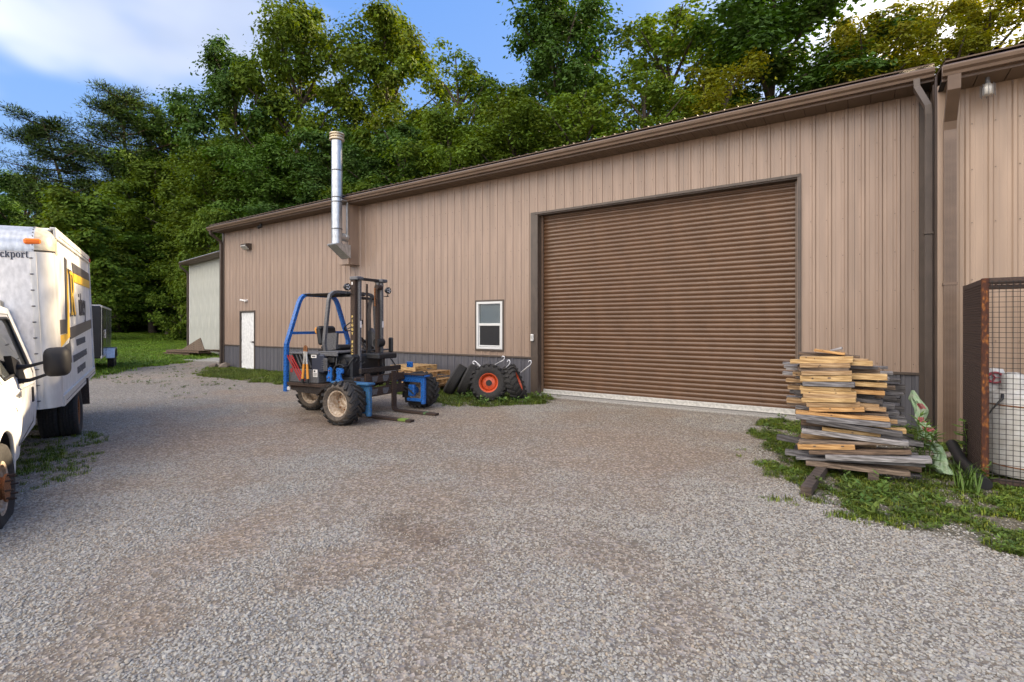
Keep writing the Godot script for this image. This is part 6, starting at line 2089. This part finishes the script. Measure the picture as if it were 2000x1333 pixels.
# ---------------------------------------------------------------- right corner
func build_cage() -> void:
	var t := thing("gas_cage", "rusty brown steel cage with wire mesh front standing against the right-hand building", "cage")
	var x0 := 1.02
	var x1 := 2.6
	var z0 := 1.98
	var z1 := 3.09
	var h := 2.07
	for q: Array in [[x0, z1], [x1, z1], [x0, z0], [x1, z0]]:
		part(t, "post", MB.new().box(Vector3(q[0], h / 2, q[1]), Vector3(0.055, h, 0.055), 0.004), M.cagepost if q[1] > 3 else M.cage)
	var rl := MB.new()
	for y: float in [0.06, h - 0.03]:
		rl.box(Vector3((x0 + x1) / 2, y, z1), Vector3(x1 - x0 - 0.055, 0.05, 0.05), 0.004)
		rl.box(Vector3(x0, y, (z0 + z1) / 2), Vector3(0.05, 0.05, z1 - z0 - 0.055), 0.004)
		rl.box(Vector3((x0 + x1) / 2, y, z0), Vector3(x1 - x0 - 0.055, 0.05, 0.05), 0.004)
	part(t, "rail", rl, M.cage)
	var rm := MB.new()
	var rx := x0 + 0.05
	while rx < x1:
		rm.box(Vector3(rx, h - 0.004, (z0 + z1) / 2), Vector3(0.006, 0.006, z1 - z0)); rx += 0.05
	var rz := z0 + 0.04
	while rz < z1:
		rm.box(Vector3((x0 + x1) / 2, h + 0.002, rz), Vector3(x1 - x0, 0.006, 0.006)); rz += 0.05
	part(t, "roof_mesh", rm, M.cage).set_meta("kind", "stuff")
	# front welded mesh
	var m := MB.new()
	var x := x0 + 0.05
	while x < x1:
		m.box(Vector3(x, h / 2, z1 + 0.028), Vector3(0.005, h - 0.06, 0.005)); x += 0.05
	var y := 0.08
	while y < h - 0.03:
		m.box(Vector3((x0 + x1) / 2, y, z1 + 0.033), Vector3(x1 - x0 - 0.03, 0.005, 0.005)); y += 0.05
	part(t, "front_mesh", m, M.dark).set_meta("kind", "stuff")
	# side: dense expanded mesh
	var s := MB.new()
	var z := z0 + 0.03
	while z < z1 - 0.02:
		s.box(Vector3(x0 - 0.022, h / 2, z), Vector3(0.004, h - 0.08, 0.011)); z += 0.022
	y = 0.09
	while y < h - 0.05:
		s.box(Vector3(x0 - 0.026, y, (z0 + z1) / 2), Vector3(0.004, 0.010, z1 - z0 - 0.05)); y += 0.026
	part(t, "side_mesh", s, M.cage).set_meta("kind", "stuff")
	# tank
	var k := thing("gas_tank", "tall white gas tank with rust streaks inside the rusty cage", "gas tank", Vector3(1.44, 0.06, 2.58))
	k.scale.y = 0.88
	var b := MB.new()
	b.X = Transform3D(Basis(Vector3.RIGHT, Vector3(0, 0, -1), Vector3(0, 1, 0)), Vector3.ZERO)
	b.lathe([Vector2(0.33, 0.0), Vector2(0.34, 0.02), Vector2(0.34, 0.08), Vector2(0.355, 0.10), Vector2(0.358, 0.14), Vector2(0.36, 0.78), Vector2(0.352, 0.86), Vector2(0.32, 0.93), Vector2(0.25, 0.985), Vector2(0.15, 1.01), Vector2(0.0, 1.02)], 48)
	part(k, "tank_body", b, M.tank)
	var sm := MB.new()
	sm.X = b.X
	for yy: float in [0.12, 0.82]:
		sm.lathe([Vector2(0.350, yy - 0.012), Vector2(0.3625, yy - 0.004), Vector2(0.3625, yy + 0.004), Vector2(0.350, yy + 0.012)], 48)
	part(k, "weld_seam", sm, M.rust)
	var cp := MB.new()
	cp.X = Transform3D(b.X.basis, Vector3(-0.14, 0.96, 0.10))
	cp.lathe([Vector2(0.095, 0.0), Vector2(0.095, 0.17), Vector2(0.085, 0.21), Vector2(0.05, 0.235), Vector2(0.0, 0.24)], 24)
	part(k, "valve_cover", cp, M.tank)
	var vb := MB.new()
	vb.X = Transform3D(b.X.basis, Vector3(-0.26, 0.95, -0.06))
	vb.lathe([Vector2(0.085, 0.0), Vector2(0.085, 0.22), Vector2(0.07, 0.27), Vector2(0.0, 0.28)], 24)
	var v := part(k, "valve_body", vb, M.white)
	var vw := MB.new()
	var pts := []
	for q in 20: pts.append(Vector3(-0.27 + cos(TAU * q / 20) * 0.062, 1.12 + sin(TAU * q / 20) * 0.062, 0.045))
	vw.tube(pts, [0.014], 7, true)
	for q in 3: vw.cyl(Vector3(-0.27, 1.12, 0.04), Vector3(-0.27 + cos(q * 2.1) * 0.06, 1.12 + sin(q * 2.1) * 0.06, 0.045), 0.008, 0.008, 6)
	part(v, "hand_wheel", vw, mat(0.32, 0.03, 0.05, 0.5))
	var dm := MB.new()
	dm.X = Transform3D(b.X.basis, Vector3(0.20, 0.98, 0.05))
	dm.lathe([Vector2(0.10, 0.0), Vector2(0.095, 0.07), Vector2(0.06, 0.10), Vector2(0.0, 0.11)], 20)
	part(k, "gauge_cap", dm, M.steelgrey)
	var gb := MB.new()
	gb.box(Vector3(-0.34, 1.05, -0.10), Vector3(0.14, 0.16, 0.10), 0.03)
	part(k, "regulator", gb, M.steelgrey)
	var hs := MB.new()
	hs.tube([Vector3(-0.24, 0.94, 0.20), Vector3(-0.26, 0.90, 0.30), Vector3(-0.33, 0.78, 0.30), Vector3(-0.40, 0.60, 0.25), Vector3(-0.40, 0.3, 0.2)], [0.016, 0.014, 0.008, 0.007, 0.007], 6)
	part(k, "gas_hose", hs, M.black)

func build_corner_bits() -> void:
	# black corrugated drain pipe
	var b := MB.new()
	var pts := []
	var rad := []
	for i in 90:
		var t := i / 89.0
		var p: Vector3
		if t < 0.35:
			p = Vector3(0.87, 0.22, 2.15).lerp(Vector3(0.90, 0.12, 2.60), t / 0.35)
		else:
			p = Vector3(0.90, 0.12, 2.60).lerp(Vector3(0.99, 0.06, 3.32), (t - 0.35) / 0.65)
		pts.append(p); rad.append(0.056 if i % 3 else 0.049)
	b.tube(pts, rad, 16)
	single("drain_pipe", b, M.pipe, "black corrugated drain pipe snaking from the downspout to the foot of the cage", "pipe")
	# woven sack draped over the end of the pile
	var s := MB.new()
	var line := [Vector3(0.48, 0.86, 2.62), Vector3(0.50, 0.76, 2.61), Vector3(0.56, 0.65, 2.63), Vector3(0.54, 0.53, 2.65), Vector3(0.60, 0.43, 2.66), Vector3(0.58, 0.33, 2.70), Vector3(0.655, 0.285, 2.78), Vector3(0.70, 0.21, 2.86), Vector3(0.69, 0.10, 2.92), Vector3(0.735, 0.03, 2.96)]
	var rr := [0.012, 0.045, 0.055, 0.04, 0.065, 0.048, 0.06, 0.045, 0.07, 0.055]
	var seg := 40
	var rings := []
	for i in line.size() * 4 - 3:
		var f := i / 4.0
		var a := int(f)
		var p: Vector3 = line[a].lerp(line[mini(a + 1, 9)], f - a)
		var r: float = lerpf(rr[a], rr[mini(a + 1, 9)], f - a)
		var ring := []
		for k in seg:
			var an := TAU * k / seg
			var w := 1.0 + 0.32 * n1.get_noise_3d(k * 15.0, i * 9.0, 3.0) + 0.22 * sin(an * 4.0 + i * 0.35) + 0.10 * sin(an * 9.0 - i * 0.8)
			ring.append(p + Vector3(cos(an) * r * w, sin(an) * r * w * 0.35, sin(an) * r * w))
		rings.append(ring)
	for i in rings.size() - 1:
		for k in seg:
			var l := (k + 1) % seg
			var q0: Vector3 = rings[i][k]; var q1: Vector3 = rings[i + 1][k]; var q2: Vector3 = rings[i + 1][l]; var q3: Vector3 = rings[i][l]
			var n := (q2 - q0).cross(q3 - q1).normalized()
			var ctr: Vector3 = (rings[i][0] + rings[i][seg / 2]) / 2.0
			if n.dot(q0 - ctr) < 0: n = -n
			s.quad(q0, q1, q2, q3, n)
	var so := single("feed_sack", s, M.sack, "crumpled pale green woven sack with red print hanging beside the lumber pile", "sack")
	for k in 4:
		var pm := MB.new()
		var i0: int = [6, 11, 15, 20][k]
		for i in range(i0, i0 + 2):
			for q in range(5, 13):
				var a: Vector3 = rings[i][q]; var d: Vector3 = rings[i + 1][q]; var e: Vector3 = rings[i + 1][q + 1]; var f: Vector3 = rings[i][q + 1]
				var n := (e - a).cross(f - d).normalized()
				if n.z < 0: n = -n
				pm.quad(a + n * 0.004, d + n * 0.004, e + n * 0.004, f + n * 0.004, n)
		part(so, "red_print", pm, M.sackred)
	# narrow-leaved weed in front of the sack
	var t := thing("tall_weed", "tall weed with narrow drooping leaves growing in front of the pale sack", "plant", Vector3(0.56, 0, 2.98))
	var st := MB.new()
	var lf := MB.new()
	for q in 3:
		var ln := [Vector3(q * 0.035 - 0.03, 0, 0), Vector3(q * 0.045 - 0.05, 0.3, 0.01), Vector3(q * 0.06 - 0.05, 0.62 - q * 0.09, 0.02)]
		st.tube(ln, [0.006, 0.005, 0.003], 6)
		for k in 46:
			var f := 0.15 + 0.85 * k / 45.0
			var p: Vector3 = ln[0].lerp(ln[1], f * 2) if f < 0.5 else ln[1].lerp(ln[2], f * 2 - 1)
			var az := k * 2.4
			var el := lerpf(-0.1, 0.55, f)
			var d := Vector3(cos(az) * cos(el), sin(el), sin(az) * cos(el))
			leaf_quad(lf, p, d, (Vector3.UP - d * d.y).normalized(), 0.16 * rng.randf_range(0.8, 1.15), 0.013)
	part(t, "stem", st, M.grass)
	part(t, "foliage", lf, M.grass)
	var u := thing("broadleaf_weed", "broad-leaved light green plant growing between the downspout and the cage", "plant", Vector3(0.985, 0, 2.2))
	var us := MB.new()
	var ul := MB.new()
	us.tube([Vector3.ZERO, Vector3(0.01, 0.25, 0.03), Vector3(-0.02, 0.52, 0.04)], [0.006, 0.005, 0.003], 6)
	for k in 22:
		var f := 0.15 + 0.85 * k / 21.0
		var az := k * 2.4 + 0.4
		var d := Vector3(cos(az) * 0.9, 0.25, sin(az) * 0.9).normalized()
		leaf_quad(ul, Vector3(0, 0.52 * f, 0.035 * f), d, (Vector3.UP - d * d.y).normalized(), 0.15 * rng.randf_range(0.75, 1.1), 0.05)
	part(u, "stem", us, M.grass)
	part(u, "foliage", ul, M.grass)
	var v := thing("grass_clump", "tall tuft of long grass blades beside the black drain pipe", "grass", Vector3(0.84, 0.0, 3.45))
	part_mesh(v, "blades", blade_tuft(60, 0.34, 0.006, 0.08, 0.7), M.grass)

func build_greens() -> void:
	var tuft := blade_tuft(11, 0.07, 0.0035, 0.035, 0.7)
	scatter("yard_grass", tuft, WALLSTRIP, 17000, 0.5, 1.5, Color(1.35, 1.2, 0.65), "uneven grass strip growing along the foot of the workshop wall", "grass", 0.45, -0.12)
	scatter("weed_bed", weed_mesh(12, 0.05, 0.042, 0.009), WEEDBED, 24000, 0.35, 1.1, Color(1.0, 1.0, 0.62), "low leafy weeds around the lumber pile and cage", "weeds", 0.4, -0.01)
	scatter("weed_grass", tuft, WEEDBED, 26000, 0.35, 1.0, Color(1.7, 1.4, 0.6), "yellow-green grass fringe between the weeds and the gravel", "grass", 0.9, 0.03)
	scatter("tall_weeds", weed_mesh(18, 0.16, 0.08, 0.016), WEEDBED, 420, 0.6, 1.3, Color(0.95, 1.0, 0.7), "taller leafy weeds standing in the low growth around the lumber pile", "weeds", 0.4, 0.12)
	scatter("truck_grass", tuft, TRUCKPATCH, 12000, 0.35, 0.95, Color(1.6, 1.4, 0.7), "thin grass patches in the gravel under and before the box truck", "grass", 0.4, 0.08)
	scatter("lawn", blade_tuft(14, 0.10, 0.007, 0.12, 0.8), LAWN, 110000, 0.8, 1.6, Color(2.0, 2.15, 0.8), "mown bright green lawn beyond the gravel", "lawn", 0.6, -2.0)
	scatter("wall_weeds", weed_mesh(12, 0.12, 0.09, 0.02), PackedVector2Array([Vector2(-7.3, 1.0), Vector2(-7.0, 2.1), Vector2(-6.2, 1.9), Vector2(-5.5, 1.1), Vector2(-5.4, 0.15), Vector2(-6.0, 0.1)]), 260, 0.5, 1.4, Color(0.85, 1.0, 0.8), "leafy weeds growing around the tyres", "weeds", 0.2, -0.1)
	scatter("undergrowth", weed_mesh(16, 0.8, 0.7, 0.16), PackedVector2Array([Vector2(-70, -10), Vector2(-56, -10.5), Vector2(-40, -9), Vector2(-22, -16.5), Vector2(12, -17), Vector2(12, -42), Vector2(-70, -42)]), 6000, 0.7, 1.8, Color(0.5, 0.6, 0.6), "dark undergrowth covering the floor of the wood", "undergrowth", 1.0, -2.0)
	# sparse sprouts in the gravel drive
	scatter("drive_sprouts", tuft, PackedVector2Array([Vector2(-19, 4.4), Vector2(-24, 0), Vector2(-20, 0.8), Vector2(-13, 2.4), Vector2(-12, 5)]), 5000, 0.4, 1.0, Color(0.9, 0.95, 0.7), "scattered grass sprouts in the gravel drive", "grass", 0.5, 0.3)

# ---------------------------------------------------------------- sky
func build_sky() -> Image:
	var w := 1024
	var h := 512
	var im := Image.create(w, h, false, Image.FORMAT_RGBAF)
	var cn := FastNoiseLite.new()
	cn.seed = 21
	cn.frequency = 1.3
	cn.fractal_octaves = 5
	cn.fractal_gain = 0.52
	var wn := FastNoiseLite.new()
	wn.seed = 5
	wn.frequency = 0.7
	wn.fractal_octaves = 2
	var sun := sun_dir()
	# a broad soft cloud stands up-left of the workshop
	var cl := Vector3(-0.848, 0.43, -0.32).normalized()
	for j in h:
		var th := PI * (j + 0.5) / h
		var y := cos(th)
		var st := sin(th)
		for i in w:
			var ph := TAU * (i + 0.5) / w
			var d := Vector3(sin(ph) * st, y, -cos(ph) * st)
			var up := maxf(y, 0.0)
			var c := Vector3(0.155, 0.235, 0.35).lerp(Vector3(0.038, 0.106, 0.285), pow(clampf(up * 1.25, 0, 1), 0.62))
			var ds := maxf(d.dot(sun), 0.0)
			c += Vector3(1.0, 0.85, 0.62) * (0.8 * pow(ds, 40.0) + 0.07 * pow(ds, 8.0))
			if y > -0.02:
				var q := Vector3(d.x, d.y * 2.2, d.z)
				var n := cn.get_noise_3dv(q * 1.6) + wn.get_noise_3dv(q) * 0.35
				n += 0.85 * smoothstep(0.0, 1.0, clampf(1.0 - Vector2((d - cl).length() * 2.6, (d.y - cl.y) * 5.0).length(), 0.0, 1.0))
				var away := clampf(-d.z * 0.5 + 0.5, 0.0, 1.0)
				n += 0.36 * (1.0 - away) - 0.50 * away
				var a := smoothstep(0.0, 0.62, n) * lerpf(0.5, 0.9, clampf(0.5 + d.z, 0.0, 1.0))
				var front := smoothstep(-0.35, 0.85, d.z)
				var lit := lerpf(0.30, 2.5, front) * (1.0 + 0.2 * cn.get_noise_3dv(q * 3.1))  # cloud cover and brightness raised behind the camera to light the shaded yard
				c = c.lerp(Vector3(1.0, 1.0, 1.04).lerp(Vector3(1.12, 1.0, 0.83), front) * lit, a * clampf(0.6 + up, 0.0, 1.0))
			else:
				c = Vector3(0.20, 0.19, 0.17)
			im.set_pixel(i, j, Color(c.x, c.y, c.z, 1.0))
	return im

func sun_dir() -> Vector3:
	var e := deg_to_rad(SUN_ELEV)
	return Vector3(0.185 * cos(e), sin(e), -0.983 * cos(e)).normalized()

func _ready() -> void:
	rng.seed = 4242
	n1.seed = 8
	n1.frequency = 0.02
	n2.seed = 19
	n2.frequency = 0.02
	n2.fractal_octaves = 3
	# camera: 1.6 m above the yard, looking along the wall; lens shifted so that verticals stay upright
	var cam := Camera3D.new()
	cam.name = "camera"
	cam.projection = Camera3D.PROJECTION_FRUSTUM
	cam.near = 0.05
	cam.far = 2000.0
	cam.size = 0.05 * 1.333
	cam.frustum_offset = Vector2(0, -0.0305 * 0.05)
	cam.position = Vector3(0, 1.6, 9.99)
	cam.rotation.y = deg_to_rad(34.34)
	add_child(cam)
	var sm := PanoramaSkyMaterial.new()
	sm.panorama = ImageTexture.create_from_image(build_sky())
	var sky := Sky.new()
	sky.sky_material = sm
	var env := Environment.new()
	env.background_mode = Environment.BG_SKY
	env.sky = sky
	env.tonemap_mode = Environment.TONE_MAPPER_LINEAR
	env.tonemap_exposure = 3.25
	env.sdfgi_enabled = true
	env.ssao_enabled = true
	env.ssil_enabled = true
	var we := WorldEnvironment.new()
	we.name = "environment"
	we.environment = env
	add_child(we)
	var sun := DirectionalLight3D.new()
	sun.name = "sun"
	sun.light_energy = 1.6
	sun.light_color = Color(1.0, 0.90, 0.74)
	sun.light_angular_distance = 0.5
	sun.shadow_enabled = true
	add_child(sun)
	sun.look_at_from_position(sun_dir() * 50.0, Vector3.ZERO)
	make_materials()
	# setting
	build_ground()
	build_workshop()
	build_annex()
	build_shed()
	# wood on the hillside
	make_protos()
	tree(0, -55.8, -12.4, 22.2, 3.60, "rounded green tree rising right of the tall pine beyond the lawn")
	tree(1, -45.8, -13.3, 26.3, 3.51, "tall open-crowned tree with ragged gaps left of the silver flue")
	tree(2, -41.5, -17.4, 30.3, 4.05, "very tall broad tree straight above the roof end left of the flue top")
	tree(3, -35.6, -21.4, 28.3, 4.37, "very tall tree with a lumpy sunlit top just right of the flue")
	tree(7, -27.6, -23.2, 21.9, 3.53, "lower sunlit tree in the dip of the skyline above the roof middle")
	tree(0, -22.1, -29.4, 26.5, 4.50, "tall dark-topped tree whose crown leaves the top of the frame right of the skyline dip")
	tree(7, -13.6, -34.0, 22.3, 4.75, "broad yellow-green backlit tree above the left half of the roll-up door")
	tree(1, -5.1, -35.0, 21.5, 6.00, "big dark spreading tree above the right half of the roll-up door")
	tree(7, 3.7, -38.5, 17.3, 3.04, "thin-crowned sunlit tree above the junction of the two buildings")
	tree(7, 8.3, -44.1, 16.8, 4.00, "yellow sunlit tree behind the right-hand building at the frame corner")
	tree(7, 12.8, -44.8, 15.6, 3.99, "sunlit tree behind the right-hand building partly outside the frame")
	tree(3, -52.6, -9.8, 15.4, 3.45, "mid-height bushy tree at the back of the lawn right of the pines")
	tree(2, -45.4, -11.1, 16.3, 3.10, "dense mid-height tree in front of the tall open-crowned tree")
	tree(4, -39.2, -12.9, 16.4, 3.28, "dense mid-height tree beside the left end of the roof")
	tree(0, -34.0, -15.2, 16.6, 3.20, "dark mid-height tree directly behind the silver flue")
	tree(1, -29.4, -17.1, 16.9, 3.12, "dark mid-height tree just right of the flue behind the roof")
	tree(3, -24.2, -18.3, 16.6, 3.03, "light green mid-height tree behind the roof middle")
	tree(2, -20.7, -20.7, 16.9, 3.15, "mid-height tree with loose branches right of the roof middle")
	tree(7, -16.9, -23.3, 16.4, 3.26, "mid-height tree behind the roof above the left door jamb")
	tree(7, -12.4, -25.1, 16.0, 3.24, "mid-height bright tree behind the roof above the door middle")
	tree(7, -8.3, -28.0, 15.9, 3.17, "mid-height tree overlapping the yellow-green backlit tree and the big dark tree")
	tree(7, 0.2, -35.0, 17.2, 3.33, "mid-height sunlit tree right of the big dark tree")
	tree(7, 5.5, -37.4, 13.8, 3.06, "mid-height yellow sunlit tree behind the right-hand gutter")
	tree(1, -53.9, -7.7, 9.9, 3.24, "low dark tree at the lawn edge behind the trailer")
	tree(4, -49.2, -9.7, 9.2, 3.08, "low leafy tree at the lawn edge midway between trailer and pale shed")
	tree(2, -41.2, -10.3, 10.5, 2.40, "low tree behind the pale shed beside the workshop corner")
	tree(1, -35.2, -11.9, 10.3, 2.85, "low tree peeping over the workshop roof left of the flue")
	tree(2, -30.0, -14.3, 12.2, 2.59, "low tree peeping over the workshop roof right behind the flue")
	tree(3, -67.0, -4.8, 15.3, 3.30, "dark tree under the leaning pine behind the box truck")
	tree(0, -85.9, -6.4, 16.4, 3.72, "distant pale tree at the left frame edge above the truck roof")
	tree(5, -44.0, -2.3, 10.2, 2.52, "light green bushy tree just above the box of the truck")
	tree(5, -36.9, -7.2, 9.3, 1.54, "light green young tree rising behind the pale shed")
	tree(6, -40.7, -7.0, 5.2, 1.26, "light green shrub at the left corner of the pale shed")
	tree(6, -55.6, -8.9, 2.8, 1.97, "low shrub at the lawn edge right of the trailer")
	tree(6, -56.9, -11.7, 2.1, 2.00, "low shrub at the foot of the dark wood behind the lawn middle")
	tree(6, -53.7, -6.6, 4.9, 1.76, "low leafy shrub just right of the truck box behind the trailer")
	pines()
	filler(4, -74.2, -6.4, 6.0, 4.74)
	filler(0, -68.5, -8.9, 6.8, 5.59)
	filler(1, -61.5, -10.8, 9.6, 4.80)
	filler(1, -57.4, -13.4, 13.2, 4.82)
	filler(3, -54.0, -16.4, 14.9, 4.61)
	filler(4, -54.1, -21.6, 20.1, 5.31)
	filler(0, -45.7, -21.7, 17.1, 4.63)
	filler(1, -42.1, -24.8, 15.9, 4.77)
	filler(1, -41.9, -31.3, 15.9, 5.12)
	filler(3, -37.5, -34.4, 12.6, 5.26)
	filler(1, -30.6, -33.9, 15.0, 4.83)
	filler(4, -58.8, -9.6, 5.0, 3.70)
	filler(2, -57.9, -11.9, 6.8, 4.16)
	filler(1, -53.8, -12.9, 9.0, 4.17)
	filler(0, -53.0, -15.3, 13.1, 4.78)
	filler(4, -49.1, -16.3, 13.7, 4.49)
	filler(0, -46.7, -18.0, 14.4, 4.16)
	filler(1, -45.5, -20.5, 15.0, 3.93)
	filler(3, -41.4, -21.1, 14.5, 4.01)
	filler(3, -39.3, -23.0, 14.0, 3.81)
	filler(2, -38.0, -25.8, 12.2, 3.86)
	filler(2, -35.8, -27.9, 11.3, 4.39)
	filler(2, -31.4, -27.4, 8.7, 4.54)
	filler(2, -29.2, -29.2, 9.8, 3.96)
	filler(2, -27.0, -31.3, 10.4, 4.69)
	filler(4, -23.1, -30.3, 12.5, 3.97)
	filler(0, -69.0, 5.0, 14.0, 4.60)
	filler(3, -73.0, 12.0, 17.0, 5.00)
	filler(2, -70.0, 19.0, 15.0, 4.80)
	filler(1, -75.0, 26.0, 17.0, 5.00)
	filler(4, -70.0, 34.0, 15.0, 5.00)
	# objects
	build_truck()
	build_trailer()
	build_forklift()
	build_cutters()
	build_tyres()
	build_pallets()
	build_lumber()
	build_cage()
	build_corner_bits()
	# small growth and stones
	build_gravel()
	build_greens()

func pines() -> void:
	var a := thing("leaning_pine", "half-bare pine leaning left with flat layered branches above the truck", "tree", Vector3(-55.1, gh(-55.1, -6.9), -6.9))
	var g := grow_pine(5, 18.8, 3.4, 0.42, 11, Vector3(-4.6, 0, 3.0), 34000)
	part_mesh(a, "trunk", g[0], M.pinebark)
	part_mesh(a, "crown", g[1], M.leaf[4])
	var b := thing("tall_pine", "tall upright pine with tufted crown between the leaning pine and the broadleaf wood", "tree", Vector3(-56.6, gh(-56.6, -9.5), -9.5))
	var h := grow_pine(9, 22.4, 3.8, 0.36, 17, Vector3(-0.8, 0, 0.4), 52000)
	part_mesh(b, "trunk", h[0], M.pinebark)
	part_mesh(b, "crown", h[1], M.leaf[4])
